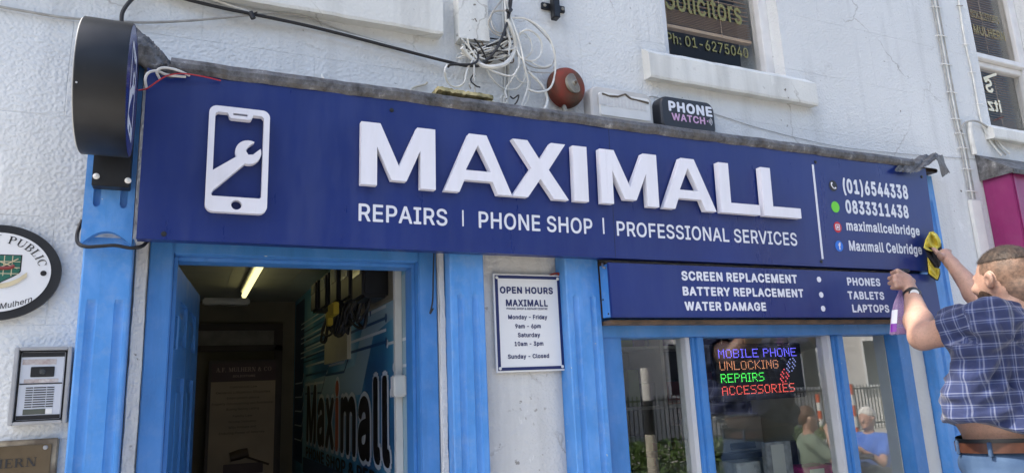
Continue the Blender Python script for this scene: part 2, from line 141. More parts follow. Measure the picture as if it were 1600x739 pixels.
def glyph(ch):
    """the outline cut into horizontal slabs, each slab filled where the winding is not zero: (x, y, 0) and faces"""
    if ch in _gc: return _gc[ch]
    E = []; ys = set()
    for q in FONT[ch][1]:
        n = len(q)//2
        for i in range(n):
            x1, y1, x2, y2 = q[2*i], q[2*i+1], q[(2*i+2) % (2*n)], q[(2*i+3) % (2*n)]; ys.add(y1)
            if y1 != y2: E.append((x1, y1, x2, y2, 1) if y1 < y2 else (x2, y2, x1, y1, -1))
    for i in range(len(E)):
        for j in range(i):
            a, b = E[i], E[j]; lo, hi = max(a[1], b[1]), min(a[3], b[3])
            if lo >= hi: continue
            sa, sb = (a[2]-a[0])/(a[3]-a[1]), (b[2]-b[0])/(b[3]-b[1])
            if abs(sa-sb) < 1e-9: continue
            y = (b[0]-sb*b[1]-a[0]+sa*a[1])/(sa-sb)
            if lo < y < hi: ys.add(y)
    ys = sorted(ys); V = []; F = []
    for y0, y1 in zip(ys, ys[1:]):
        if y1-y0 < 1e-6: continue
        ym = (y0+y1)/2; X = sorted(((e[0]+(e[2]-e[0])*(ym-e[1])/(e[3]-e[1])), e) for e in E if e[1] < ym < e[3]); wnd = 0; st = None
        for x, e in X:
            w0 = wnd; wnd += e[4]
            if w0 == 0: st = e
            elif wnd == 0:
                fx = lambda g, y: (g[0]+(g[2]-g[0])*(y-g[1])/(g[3]-g[1]))/1000
                n = len(V); V += [(fx(st, y0), y0/1000, 0), (fx(e, y0), y0/1000, 0), (fx(e, y1), y1/1000, 0), (fx(st, y1), y1/1000, 0)]; F.append((n, n+1, n+2, n+3))
    _gc[ch] = (V, F); return _gc[ch]
def line2d(s, off, space=0.0):
    """verts (x,y) and faces of a line of text, flat, in em/1000 -> em units"""
    x = 0; V = []; F = []; odd = 0
    for ch in s:
        if ch == ' ': x += .20+space; continue
        adv, sp = FONT[ch]
        v, f = glyph(ch); n = len(V)
        odd ^= 1; V += [(p[0]+x, p[1], odd*.00003+p[2]*.00001) for p in v]; F += [tuple(i+n for i in q) for q in f]
        x += adv/1000+space+off*1.6
    return np.array(V), F
class Frame:
    """a flat frame in the scene: origin, right, up, normal (towards the viewer of the sign)"""
    def __init__(s, o, r, u):
        s.o = np.array(o, float); s.r = np.array(r, float); s.u = np.array(u, float); s.n = np.cross(s.r, s.u)
    def p(s, a, b, c=0): return s.o+s.r*a+s.u*b+s.n*c
    def uv(s, px, py):
        d = ray(px, py); t = np.dot(s.o-CAM, s.n)/np.dot(d, s.n); q = CAM+d*t-s.o
        return float(np.dot(q, s.r)), float(np.dot(q, s.u))
    def up(s, h): return Frame(s.o+s.n*h, s.r, s.u)
def wallframe(y): return Frame((0, y, 0), (1, 0, 0), (0, 0, 1))
def solid(V2, F, fr, th):
    """flat faces raised by th with side walls"""
    n = len(V2); top = [fr.p(x, y, th) for x, y in V2]
    if th < .0012: return top, F
    from collections import Counter
    ed = {}
    for f in F:
        for i in range(len(f)):
            a, b = f[i], f[(i+1) % len(f)]
            ed[(a, b)] = 1
    bot = [fr.p(x, y, 0) for x, y in V2]
    fs = list(F)+[(b, a, a+n, b+n) for (a, b) in ed if (b, a) not in ed]
    return top+bot, fs
def text(name, s, fr, x0, x1, z0, h, mat, parent, off=.02, th=.0006, space=0, label=None, warp=None, caph=.5087, mirror=False):
    V, F = line2d(s, off, space)
    xs = V[:, 0]; W0 = xs.max()-xs.min()+2*off; mb = MB()
    sh_ = [(0, 0)]+([(off*math.cos(k*math.pi/4), off*.85*math.sin(k*math.pi/4)) for k in range(8)] if off > 0 else [])
    for k, (dx, dz) in enumerate(sh_):      # weight of the face: the outline swept round a small circle, in hair-thin layers
        X = (V[:, 0]-xs.min()+off+dx)/W0
        if mirror: X = 1-X
        X = x0+X*(x1-x0); Z = z0+(V[:, 1]+dz)/(caph+.6*off)*h
        P2 = np.stack([X, Z], 1)
        if warp: P2 = np.array([warp(*p) for p in P2])
        mb.add([fr.p(a, b, th-.0005+k*.00006+o) for (a, b), o in zip(P2, V[:, 2])], F)
    return mb.build(name, mat, parent, label)
def polypart(name, polys, fr, mat, parent, th, label=None, mb=None):
    V, F = shape2d(polys); v, f = solid([(p[0], p[1]) for p in V], F, fr, th)
    if mb is not None: mb.add(v, f); return
    return MB().add(v, f).build(name, mat, parent, label)
def circ(cx, cy, r, n=32, ry=None, a0=0, a1=2*math.pi):
    ry = ry or r; full = abs(a1-a0-2*math.pi) < 1e-6; out = []
    for k in range(n if full else n+1):
        a = a0+(a1-a0)*k/n; out += [cx+r*math.cos(a), cy+ry*math.sin(a)]
    return out
def rrect(x0, x1, y0, y1, r, n=6):
    out = []
    for cx, cy, a in ((x1-r, y1-r, 0), (x0+r, y1-r, 90), (x0+r, y0+r, 180), (x1-r, y0+r, 270)):
        for k in range(n+1): t = rad(a+90*k/n); out += [cx+r*math.cos(t), cy+r*math.sin(t)]
    return out

# ------------------------------------------------------------------ materials
def mat(name, col, rough=.6, metal=0.0, var=0.0, vscale=6, bump=0.0, bscale=60, spec=.5, emit=0, trans=0, col2=None, detail=6, coat=0, bdist=.004):
    m = bpy.data.materials.new(name); m.use_nodes = True; nt = m.node_tree; b = nt.nodes['Principled BSDF']
    b.inputs['Base Color'].default_value = (*col, 1); b.inputs['Roughness'].default_value = rough; b.inputs['Metallic'].default_value = metal
    b.inputs['Specular IOR Level'].default_value = spec
    if coat: b.inputs['Coat Weight'].default_value = coat; b.inputs['Coat Roughness'].default_value = .15
    if trans: b.inputs['Transmission Weight'].default_value = trans
    if emit: b.inputs['Emission Color'].default_value = (*col, 1); b.inputs['Emission Strength'].default_value = emit
    tc = nt.nodes.new('ShaderNodeTexCoord')
    if var or col2:
        n = nt.nodes.new('ShaderNodeTexNoise'); n.inputs['Scale'].default_value = vscale; n.inputs['Detail'].default_value = detail
        nt.links.new(tc.outputs['Object'], n.inputs['Vector'])
        r = nt.nodes.new('ShaderNodeValToRGB'); r.color_ramp.elements[0].position = .35; r.color_ramp.elements[1].position = .68
        c2 = col2 or tuple(min(1, c*(1+var)) for c in col); c1 = col if col2 else tuple(c*(1-var) for c in col)
        r.color_ramp.elements[0].color = (*c1, 1); r.color_ramp.elements[1].color = (*c2, 1)
        nt.links.new(n.outputs['Fac'], r.inputs[0]); nt.links.new(r.outputs[0], b.inputs['Base Color'])
        if emit: nt.links.new(r.outputs[0], b.inputs['Emission Color'])
    if bump:
        n2 = nt.nodes.new('ShaderNodeTexNoise'); n2.inputs['Scale'].default_value = bscale; n2.inputs['Detail'].default_value = 3
        nt.links.new(tc.outputs['Object'], n2.inputs['Vector'])
        bp = nt.nodes.new('ShaderNodeBump'); bp.inputs['Strength'].default_value = bump; bp.inputs['Distance'].default_value = bdist
        nt.links.new(n2.outputs['Fac'], bp.inputs['Height']); nt.links.new(bp.outputs[0], b.inputs['Normal'])
    return m
def nd(nt, t, **kw):
    n = nt.nodes.new('ShaderNode'+t)
    for k, v in kw.items():
        if k.startswith('i_'):
            key = k[2:]; key = int(key) if key.isdigit() else key.replace('_', ' ')
            n.inputs[key].default_value = v
        else: setattr(n, k, v)
    return n
def ramp(nt, src, stops):
    r = nt.nodes.new('ShaderNodeValToRGB'); e = r.color_ramp.elements
    while len(e) < len(stops): e.new(.5)
    for i, (p, c) in enumerate(stops):
        e[i].position = p; e[i].color = (*c, 1) if hasattr(c, '__len__') else (c, c, c, 1)
    nt.links.new(src, r.inputs[0]); return r.outputs[0]
def mixc(nt, fac, a, b, mode='MIX'):
    n = nt.nodes.new('ShaderNodeMix'); n.data_type = 'RGBA'; n.blend_type = mode
    for s, v in ((0, fac), (6, a), (7, b)):
        if hasattr(v, 'is_output') or hasattr(v, 'links'): nt.links.new(v, n.inputs[s])
        elif hasattr(v, '__len__'): n.inputs[s].default_value = (*v, 1)
        else: n.inputs[s].default_value = v
    return n.outputs[2]

def wall_mat(name, base, pebble=1.0, lines=True, dirty=1.0, pscale=2.6):
    m = bpy.data.materials.new(name); m.use_nodes = True; nt = m.node_tree; b = nt.nodes['Principled BSDF']; L = nt.links.new
    b.inputs['Roughness'].default_value = .82; b.inputs['Specular IOR Level'].default_value = .25
    tc = nd(nt, 'TexCoord'); P = tc.outputs['Object']
    big = nd(nt, 'TexNoise', i_Scale=1.3, i_Detail=5); L(P, big.inputs['Vector'])
    c = ramp(nt, big.outputs['Fac'], [(.3, tuple(x*.93 for x in base)), (.7, tuple(min(1, x*1.05) for x in base))])
    # fresh paint patches
    pn = nd(nt, 'TexNoise', i_Scale=pscale, i_Detail=7, i_Roughness=.65); mp = nd(nt, 'Mapping'); mp.inputs['Scale'].default_value = (2.1, 1, .8); mp.inputs['Location'].default_value = (1.7, 0, 3.1)
    L(P, mp.inputs[0]); L(mp.outputs[0], pn.inputs['Vector'])
    c = mixc(nt, ramp(nt, pn.outputs['Fac'], [(.64, 0), (.655, .75)]), c, tuple(min(.92, x*1.13) for x in base))
    # vertical streaks of grime
    sn = nd(nt, 'TexNoise', i_Scale=9, i_Detail=6); ms = nd(nt, 'Mapping'); ms.inputs['Scale'].default_value = (1, 1, .12); L(P, ms.inputs[0]); L(ms.outputs[0], sn.inputs['Vector'])
    c = mixc(nt, ramp(nt, sn.outputs['Fac'], [(.52, 0), (.72, .34*dirty)]), c, tuple(x*.55 for x in base))
    # specks and chips
    sp = nd(nt, 'TexNoise', i_Scale=34, i_Detail=3); L(P, sp.inputs['Vector'])
    big2 = nd(nt, 'TexNoise', i_Scale=2.2, i_Detail=2); L(P, big2.inputs['Vector'])
    mu = nd(nt, 'Math', operation='MULTIPLY'); L(ramp(nt, sp.outputs['Fac'], [(.685, 0), (.72, 1)]), mu.inputs[0]); L(ramp(nt, big2.outputs['Fac'], [(.45, .1), (.62, 1)]), mu.inputs[1])
    c = mixc(nt, mu.outputs[0], c, (.16, .145, .12))
    # hairline cracks
    wn_ = nd(nt, 'TexNoise', i_Scale=4, i_Detail=6); L(P, wn_.inputs['Vector'])
    va0 = nd(nt, 'VectorMath', operation='MULTIPLY_ADD'); L(wn_.outputs['Color'], va0.inputs[0]); va0.inputs[1].default_value = (.35, .35, .35); L(P, va0.inputs[2])
    vc = nd(nt, 'TexVoronoi', i_Scale=1.5); vc.feature = 'DISTANCE_TO_EDGE'; L(va0.outputs[0], vc.inputs['Vector'])
    mk = nd(nt, 'Math', operation='MULTIPLY'); L(ramp(nt, vc.outputs['Distance'], [(.0015, .55), (.006, 0)]), mk.inputs[0]); L(ramp(nt, big2.outputs['Fac'], [(.5, 0), (.6, 1)]), mk.inputs[1])
    c = mixc(nt, mk.outputs[0], c, (.20, .18, .15))
    # pebbled render bump
    v = nd(nt, 'TexVoronoi', i_Scale=105); v.feature = 'SMOOTH_F1'; L(P, v.inputs['Vector'])
    nz = nd(nt, 'TexNoise', i_Scale=85, i_Detail=5); L(P, nz.inputs['Vector'])
    nz2 = nd(nt, 'TexNoise', i_Scale=7, i_Detail=5); L(P, nz2.inputs['Vector'])
    gate = ramp(nt, big.outputs['Fac'], [(.35, .35), (.6, 1)])
    h = nd(nt, 'Math', operation='MULTIPLY_ADD'); L(nz.outputs['Fac'], h.inputs[0]); L(gate, h.inputs[1]); L(v.outputs['Distance'], h.inputs[2])
    h2 = nd(nt, 'Math', operation='MULTIPLY_ADD'); L(nz2.outputs['Fac'], h2.inputs[0]); h2.inputs[1].default_value = 1.3; L(h.outputs[0], h2.inputs[2])
    H = h2.outputs[0]
    if lines:
        sx = nd(nt, 'SeparateXYZ'); L(P, sx.inputs[0]); cb = nd(nt, 'CombineXYZ'); L(sx.outputs[0], cb.inputs[0]); L(sx.outputs[2], cb.inputs[1])
        wob = nd(nt, 'TexNoise', i_Scale=3, i_Detail=3); L(P, wob.inputs['Vector'])
        va = nd(nt, 'VectorMath', operation='MULTIPLY_ADD'); L(wob.outputs['Color'], va.inputs[0]); va.inputs[1].default_value = (.012, .012, 0); L(cb.outputs[0], va.inputs[2])
        br = nd(nt, 'TexBrick', i_Scale=1, i_Mortar_Size=.0022, i_Mortar_Smooth=.6, i_Brick_Width=.71, i_Row_Height=.305, i_Bias=0); br.offset = .5
        L(va.outputs[0], br.inputs['Vector'])
        fade = ramp(nt, nz2.outputs['Fac'], [(.38, .1), (.6, 1)])
        mm = nd(nt, 'Math', operation='MULTIPLY'); L(br.outputs['Fac'], mm.inputs[0]); L(fade, mm.inputs[1])
        c = mixc(nt, ramp(nt, mm.outputs[0], [(0, 0), (1, .16)]), c, tuple(x*.55 for x in base))
        h3 = nd(nt, 'Math', operation='MULTIPLY_ADD'); L(mm.outputs[0], h3.inputs[0]); h3.inputs[1].default_value = -.6; L(H, h3.inputs[2]); H = h3.outputs[0]
    bp = nd(nt, 'Bump', i_Strength=min(1, .75*pebble), i_Distance=.0042); L(H, bp.inputs['Height']); L(bp.outputs[0], b.inputs['Normal'])
    L(c, b.inputs['Base Color'])
    return m
def paint_mat(name, base, chip=(.55, .55, .5), scuff=.25):
    m = bpy.data.materials.new(name); m.use_nodes = True; nt = m.node_tree; b = nt.nodes['Principled BSDF']; L = nt.links.new
    tc = nd(nt, 'TexCoord'); P = tc.outputs['Object']
    n1 = nd(nt, 'TexNoise', i_Scale=7, i_Detail=7, i_Roughness=.62); mp = nd(nt, 'Mapping'); mp.inputs['Scale'].default_value = (1.5, 1.5, .75); L(P, mp.inputs[0]); L(mp.outputs[0], n1.inputs['Vector'])
    c = ramp(nt, n1.outputs['Fac'], [(.3, tuple(x*.86 for x in base)), (.48, base), (.72, tuple(min(1, x*1.05+.06*scuff*2) for x in base))])
    n2 = nd(nt, 'TexNoise', i_Scale=22, i_Detail=8, i_Roughness=.7); L(P, n2.inputs['Vector'])
    c = mixc(nt, ramp(nt, n2.outputs['Fac'], [(.50, 0), (.68, scuff)]), c, tuple(min(1, x*.75+.14) for x in base))
    n5 = nd(nt, 'TexNoise', i_Scale=5, i_Detail=9, i_Roughness=.75); m5 = nd(nt, 'Mapping'); m5.inputs['Scale'].default_value = (4, 4, .35); L(P, m5.inputs[0]); L(m5.outputs[0], n5.inputs['Vector'])
    c = mixc(nt, ramp(nt, n5.outputs['Fac'], [(.52, 0), (.70, .35)]), c, tuple(x*.6 for x in base))
    n3 = nd(nt, 'TexNoise', i_Scale=60, i_Detail=2); L(P, n3.inputs['Vector'])
    c = mixc(nt, ramp(nt, n3.outputs['Fac'], [(.775, 0), (.79, 1)]), c, chip)
    L(c, b.inputs['Base Color'])
    L(ramp(nt, n1.outputs['Fac'], [(.3, .32), (.7, .5)]), b.inputs['Roughness'])
    n4 = nd(nt, 'TexNoise', i_Scale=30, i_Detail=4); L(P, n4.inputs['Vector'])
    bp = nd(nt, 'Bump', i_Strength=.25, i_Distance=.002); L(n4.outputs['Fac'], bp.inputs['Height']); L(bp.outputs[0], b.inputs['Normal'])
    return m
def glass_mat(name, tint=(.82, .88, .84), boost=1.5, rough=0.0):
    m = bpy.data.materials.new(name); m.use_nodes = True; nt = m.node_tree; L = nt.links.new
    nt.nodes.remove(nt.nodes['Principled BSDF']); out = nt.nodes['Material Output']
    t = nd(nt, 'BsdfTransparent'); t.inputs[0].default_value = (*tint, 1); g = nd(nt, 'BsdfGlossy'); g.inputs['Roughness'].default_value = rough
    fr = nd(nt, 'Fresnel', i_IOR=1.5); mu = nd(nt, 'Math', operation='MULTIPLY'); mu.use_clamp = True; L(fr.outputs[0], mu.inputs[0]); mu.inputs[1].default_value = boost
    gm = nd(nt, 'NewGeometry'); ng = nd(nt, 'Math', operation='MULTIPLY_ADD'); L(gm.outputs['Backfacing'], ng.inputs[0]); ng.inputs[1].default_value = -1; ng.inputs[2].default_value = 1
    m2 = nd(nt, 'Math', operation='MULTIPLY'); L(mu.outputs[0], m2.inputs[0]); L(ng.outputs[0], m2.inputs[1]); mu = m2
    mx = nd(nt, 'MixShader'); L(mu.outputs[0], mx.inputs[0]); L(t.outputs[0], mx.inputs[1]); L(g.outputs[0], mx.inputs[2]); L(mx.outputs[0], out.inputs[0])
    return m
M = {}
M['wall'] = wall_mat('painted render', (.68, .70, .70))
M['infill'] = wall_mat('rough plaster', (.64, .645, .63), pebble=.8, lines=False, dirty=1.3, pscale=9)
M['sill'] = wall_mat('sill plaster', (.68, .69, .66), pebble=.5, lines=False, dirty=1.6)
M['blue'] = paint_mat('sky blue gloss paint', (.075, .275, .66), scuff=.5)
M['blue2'] = paint_mat('blue door paint', (.050, .205, .52), scuff=.22)
M['mag'] = paint_mat('magenta paint', (.25, .022, .125), scuff=.08)
M['navy'] = mat('navy sign panel', (.008, .025, .158), .34, var=.10, vscale=3, bump=.03, bscale=8, bdist=.01)
M['navyface'] = mat('navy vinyl', (.010, .026, .18), .25)
M['white'] = mat('white acrylic letter', (.80, .80, .86), .35)
M['vinyl'] = mat('white vinyl lettering', (.74, .76, .82), .4)
M['black'] = mat('black plastic', (.014, .015, .017), .42, var=.3, vscale=12)
M['blackmetal'] = mat('black painted metal', (.010, .011, .013), .42, var=.5, vscale=9, bump=.06, bscale=12)
M['wplastic'] = mat('white plastic', (.74, .74, .71), .45, var=.06, vscale=10)
M['cream'] = mat('aged cream plastic', (.55, .52, .43), .5, var=.15, vscale=9)
M['wcable'] = mat('white cable', (.66, .66, .62), .5, var=.15, vscale=20)
M['gcable'] = mat('grey cable', (.36, .355, .33), .6, var=.2, vscale=20)
M['bcable'] = mat('black cable', (.015, .015, .017), .5)
M['rcable'] = mat('red wire', (.42, .02, .03), .45)
M['steel'] = mat('brushed steel', (.52, .53, .55), .38, metal=.8, var=.1, vscale=14)
M['alu'] = mat('silver aluminium', (.62, .64, .67), .42, metal=.35, var=.05)
M['rust'] = mat('rusted red paint', (.24, .045, .032), .75, col2=(.11, .065, .045), vscale=13, spec=.25, bump=.4, bscale=45)
M['rustgrey'] = mat('weathered grey metal', (.33, .32, .27), .7, col2=(.14, .12, .10), vscale=25, bump=.4, bscale=50)
M['moss'] = mat('mossy yellow paint', (.55, .47, .24), .8, col2=(.10, .10, .05), vscale=32, bump=.5, bscale=60)
M['wood'] = mat('weathered brown timber', (.16, .10, .06), .8, col2=(.06, .045, .035), vscale=18, bump=.4, bscale=60)
M['dwood'] = mat('dark stained wood', (.035, .022, .015), .5, var=.3, vscale=6)
M['brass'] = mat('aged brass plate', (.13, .095, .055), .42, metal=.6, col2=(.20, .155, .10), vscale=5)
M['brassrim'] = mat('worn plaque rim', (.42, .36, .26), .6, col2=(.12, .09, .06), vscale=20)
M['glass'] = glass_mat('window glass', (.94, .96, .94), 3.8)
M['glassup'] = glass_mat('upper window glass', (.93, .93, .92), .55)
M['gold'] = mat('faded gold lettering', (.20, .19, .065), .6)
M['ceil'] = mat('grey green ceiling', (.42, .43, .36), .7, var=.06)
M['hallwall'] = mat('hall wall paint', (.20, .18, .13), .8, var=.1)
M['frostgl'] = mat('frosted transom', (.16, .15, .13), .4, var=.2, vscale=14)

def lead_mat():
    m = bpy.data.materials.new('weathered lead'); m.use_nodes = True; nt = m.node_tree; b = nt.nodes['Principled BSDF']; L = nt.links.new
    P = nd(nt, 'TexCoord').outputs['Object']
    n1 = nd(nt, 'TexNoise', i_Scale=19, i_Detail=9, i_Roughness=.75); L(P, n1.inputs['Vector'])
    c = ramp(nt, n1.outputs['Fac'], [(.36, (.035, .034, .033)), (.48, (.10, .10, .105)), (.6, (.17, .172, .18)), (.68, (.40, .40, .39))])
    n2 = nd(nt, 'TexNoise', i_Scale=5, i_Detail=5); mp = nd(nt, 'Mapping'); mp.inputs['Scale'].default_value = (4, 1, .6); L(P, mp.inputs[0]); L(mp.outputs[0], n2.inputs['Vector'])
    c = mixc(nt, ramp(nt, n2.outputs['Fac'], [(.5, 0), (.66, .6)]), c, (.12, .105, .085))
    L(c, b.inputs['Base Color']); b.inputs['Roughness'].default_value = .6; b.inputs['Metallic'].default_value = .15
    bp = nd(nt, 'Bump', i_Strength=.5, i_Distance=.006); L(n1.outputs['Fac'], bp.inputs['Height']); L(bp.outputs[0], b.inputs['Normal'])
    return m
M['lead'] = lead_mat()
# ================================================================== SETTING: ground
def sheet(name, x0, x1, y0, y1, z, mat_, kind='structure'):
    o = MB().add([(x0, y0, z), (x1, y0, z), (x1, y1, z), (x0, y1, z)], [(0, 1, 2, 3)]).build(name, mat_); tag(o, kind=kind); return o
M['pave'] = mat('concrete paving', (.42, .40, .37), .85, var=.15, vscale=2, bump=.3)
M['asph'] = mat('asphalt', (.055, .055, .055), .9, var=.25, vscale=5, bump=.4)
M['kerb'] = mat('granite kerb', (.30, .30, .29), .8, var=.2, vscale=9)
M['line'] = mat('yellow line paint', (.65, .48, .08), .7)
tag(sheet('ground', -150, 150, -150, 150, -.16, M['pave']), kind='structure')
o = MB().box(-40, 40, -3.4, -.001, -.15, 0).build('pavement', M['pave']); tag(o, kind='structure')
o = MB().box(-40, 40, -3.55, -3.401, -.15, .004, .006).build('kerb', M['kerb']); tag(o, kind='structure')
sheet('road', -60, 60, -9.6, -3.55, -.12, M['asph'])
o = MB().box(-40, 40, -3.78, -3.70, -.1195, -.116).box(-40, 40, -9.42, -9.34, -.1195, -.116).build('road_marking', M['line']); tag(o, kind='structure')
o = MB().box(-40, 40, -13.0, -9.6, -.15, 0).build('far_pavement', M['pave']); tag(o, kind='structure')

# ================================================================== the shop building
B = thing('shop_building', 'white rendered town building with the blue shopfront and open blue door', 'building', (1.5, 0, 0))
WX0, WX1, WTOP = -9.0, 9.0, 6.7
DX0, DX1, DZ = -.118, .770, 2.10            # hole behind the door frame
SX0, SX1, SZ0, SZ1 = 1.40, 3.02, .70, 1.84   # hole for shop window
CX0, CX1, CZ0, CZ1 = 1.852, 2.556, 2.985, 4.35
RX0, RX1, RZ0, RZ1 = 4.10, 4.71, 2.90, 4.42
LX0, LX1, LZ0, LZ1 = -.55, .55, 3.06, 4.4
TH = .28
def wallbox(mb, x0, x1, z0, z1): mb.box(x0, x1, 0, TH, z0, z1)
wb = MB()
# wall as one sheet with holes: column strips
holes = [(DX0, DX1, 0, DZ), (SX0, SX1, SZ0, SZ1), (CX0, CX1, CZ0, CZ1), (RX0, RX1, RZ0, RZ1), (LX0, LX1, LZ0, LZ1)]
xs = sorted({WX0, WX1, *[h[0] for h in holes], *[h[1] for h in holes]}); zs = sorted({0., WTOP, *[h[2] for h in holes], *[h[3] for h in holes]})
ny = len(zs)
vs_ = []; idx = {}
def gv(x, y, z):
    k = (round(x, 5), round(y, 5), round(z, 5))
    if k not in idx: idx[k] = len(vs_); vs_.append(k)
    return idx[k]
fs_ = []
def inh(x, z): return any(h[0] < x < h[1] and h[2] < z < h[3] for h in holes)
for i in range(len(xs)-1):
    for j in range(len(zs)-1):
        if inh((xs[i]+xs[i+1])/2, (zs[j]+zs[j+1])/2): continue
        for y in (0, TH): fs_.append((gv(xs[i], y, zs[j]), gv(xs[i+1], y, zs[j]), gv(xs[i+1], y, zs[j+1]), gv(xs[i], y, zs[j+1])))
for x0, x1, z0, z1 in holes:
    def q(a, b): fs_.append((gv(a[0], 0, a[1]), gv(b[0], 0, b[1]), gv(b[0], TH, b[1]), gv(a[0], TH, a[1])))
    XS = [x for x in xs if x0 <= x <= x1]; ZS = [z for z in zs if z0 <= z <= z1]
    for a, b in zip(XS, XS[1:]):
        q((a, z1), (b, z1))
        if z0 > 0: q((a, z0), (b, z0))
    for a, b in zip(ZS, ZS[1:]): q((x0, a), (x0, b)); q((x1, a), (x1, b))
wb.add(vs_, fs_)
wb.build('wall', M['wall'], B)
rb = MB().box(WX0-.2, WX1+.2, -.01, .6, WTOP, WTOP+.10); rb.box(WX0, WX1, .3, 6, WTOP-.1, WTOP)
rb.build('parapet', M['sill'], B)
# side and back walls so no light leaks in
MB().box(WX0, WX0+.25, TH+.001, 6, 0, WTOP-.11).box(WX1-.25, WX1, TH+.001, 6, 0, WTOP-.11).box(WX0+.26, WX1-.26, 5.8, 6, 0, WTOP-.11).build('side_wall', M['wall'], B)
MB().box(WX0+.3, WX1-.3, TH+.001, 5.75, 2.56, 2.68).build('upper_floor', M['hallwall'], B)

# ---- sills
def sill(x0, x1, yf, z0, z1, name, lab, parent):
    def f(u, v):
        x = x0+(x1-x0)*u; n = .004*math.sin(x*23)+.003*math.sin(x*61+2)
        prof = [(0, z0+.006), (yf, z0), (yf-.004, z0+.01), (yf-.004+n*.3, z1-.012), (yf+.006, z1-.002), (0, z1+.03)]
        k = v*5; i = min(4, int(k)); t = k-i; a, b = prof[i], prof[i+1]
        return (x, a[0]+(b[0]-a[0])*t, a[1]+(b[1]-a[1])*t+n*.25)
    v, fc = grid(f, 40, 5); mb = MB().add(v, fc); n = 41
    mb.add([f(0, k/5) for k in range(6)], [tuple(range(6))]); mb.add([f(1, k/5) for k in range(6)], [tuple(range(6))])
    return mb.build(name, M['sill'], parent, lab)
# upper windows
def sash(x0, x1, z0, z1, y, parent_b, name, lab, meet=None, fw=.055, lsill=None):
    mb = MB(); mb.box(x0, x0+fw, y-.02, y+.045, z0, z1, .004); mb.box(x1-fw, x1, y-.02, y+.045, z0, z1, .004)
    mb.box(x0+fw, x1-fw, y-.015, y+.04, z0, z0+fw, .004); mb.box(x0+fw, x1-fw, y-.015, y+.04, z1-fw, z1, .004)
    if meet:
        mb.box(x0+fw, x1-fw, y-.035, y+.012, meet-.005, meet+.03, .004); mb.box(x0+fw, x1-fw, y-.006, y+.04, meet-.042, meet-.006, .004)
        mb.box(x0+fw, x0+fw+.03, y-.028, y-.002, meet+.03, z1-fw, .003); mb.box(x1-fw-.03, x1-fw, y-.028, y-.002, meet+.03, z1-fw, .003)
    fr = mb.build(name, M['winwhite'], parent_b, lab)
    MB().box(x0+fw, x1-fw, y+.012, y+.017, z0+fw, z1-fw).build('pane', M['glassup'], fr)
    return fr
M['winwhite'] = mat('white window paint', (.74, .74, .73), .5, var=.06, vscale=12, bump=.08)
M['blind'] = mat('venetian blind slat', (.58, .42, .28), .55, var=.12)
M['roomdark'] = mat('dim office wall', (.20, .18, .16), .9)
winC = sash(CX0+.02, CX1+.003, CZ0, CZ1, .085, B, 'window', 'white window with gold lettering and brown venetian blind above the shop sign')
sill(1.722, 2.690, -.046, 2.852, 2.975, 'sill', 'long white window sill above the alarm boxes', winC)
winR = sash(RX0, RX1, RZ0+.02, RZ1, .085, B, 'window', 'white sash window with painted reflection of cream lettering at the right edge', meet=3.40)
sill(4.026, RX1+.16, -.045, 2.838, 2.908, 'sill', 'short white window sill with worn end above the magenta shopfront', winR)
winL = sash(LX0, LX1, LZ0, LZ1, .085, B, 'window', 'window above the left end of the shop sign')
sill(-.95, .800, -.052, 2.878, 3.05, 'sill', 'thick white sill above the left of the sign with a crack at its end', winL)
def blind(x0, x1, zb, z1, y, parent, dz=.024):
    mb = MB(); z = zb+.03; k = 0
    mb.box(x0, x1, y-.014, y+.014, zb, zb+.016)
    while z < z1:
        mb.hexa([(x0, y-.012, z-.004), (x1, y-.012, z-.004), (x1, y+.012, z+.006), (x0, y+.012, z+.006), (x0, y-.012, z-.0025), (x1, y-.012, z-.0025), (x1, y+.012, z+.0075), (x0, y+.012, z+.0075)]); z += dz if z > zb+.10 else .009; k += 1
    for f in (.12, .68): mb.tube([(x0+(x1-x0)*f, y-.016, zb), (x0+(x1-x0)*f, y-.016, z1)], .0018, 4, 1)
    return mb.build('blind', M['blind'], parent)
blind(CX0+.06, CX1-.055, 3.228, CZ1-.05, .15, winC)
blind(RX0+.06, RX1-.055, 2.98, RZ1-.05, .17, winR, .017)
MB().box(-1.2, 5.4, 1.4, 1.5, 2.7, 4.5).build('office_wall', M['roomdark'], B)
# pink flower pot in central window corner and the lettering and painted reflection on the panes
fC = wallframe(.093)
def put(name, s, fr, pL, pR, h, mt, parent, **k):
    a, za = fr.uv(*pL); b, zb = fr.uv(*pR)
    return text(name, s, fr, a, b, (za+zb)/2, h, mt, parent, **k)
put('lettering', 'Solicitors', fC, (1040, 14), (1160, 39), .115, M['gold'], winC, off=.016)
put('lettering', 'Ph: 01-6275040', fC, (1042, 67), (1170, 92), .052, M['gold'], winC, off=.014)
M['pinkf'] = mat('pink petals', (.45, .01, .16), .6)
t = thing('potted_flower', 'small magenta flower behind the corner of the office window', 'flower', (1.975, .16, 3.0))
mb = MB()
for k in range(16):
    c = np.array([1.955, .17, 3.055])+rng.normal(0, .012, 3); d = rng.normal(0, 1, 3); d /= np.linalg.norm(d); e = np.cross(d, (0, 0, 1)); e /= np.linalg.norm(e)
    mb.add([c-d*.012, c+e*.01, c+d*.012+np.array([0, 0, .004]), c-e*.01], [(0, 1, 2, 3)])
mb.build('petals', M['pinkf'], t); MB().tube([(1.96, .17, 3.0), (1.955, .17, 3.05)], .003, 6, 1).build('stem', mat('stem green', (.04, .10, .02)), t)
M['crrefl'] = mat('cream painted reflection', (.80, .76, .58), .5); M['faintgold'] = mat('faint gold lettering', (.26, .22, .10), .6)
fR = wallframe(.094)
fRb = wallframe(.062)
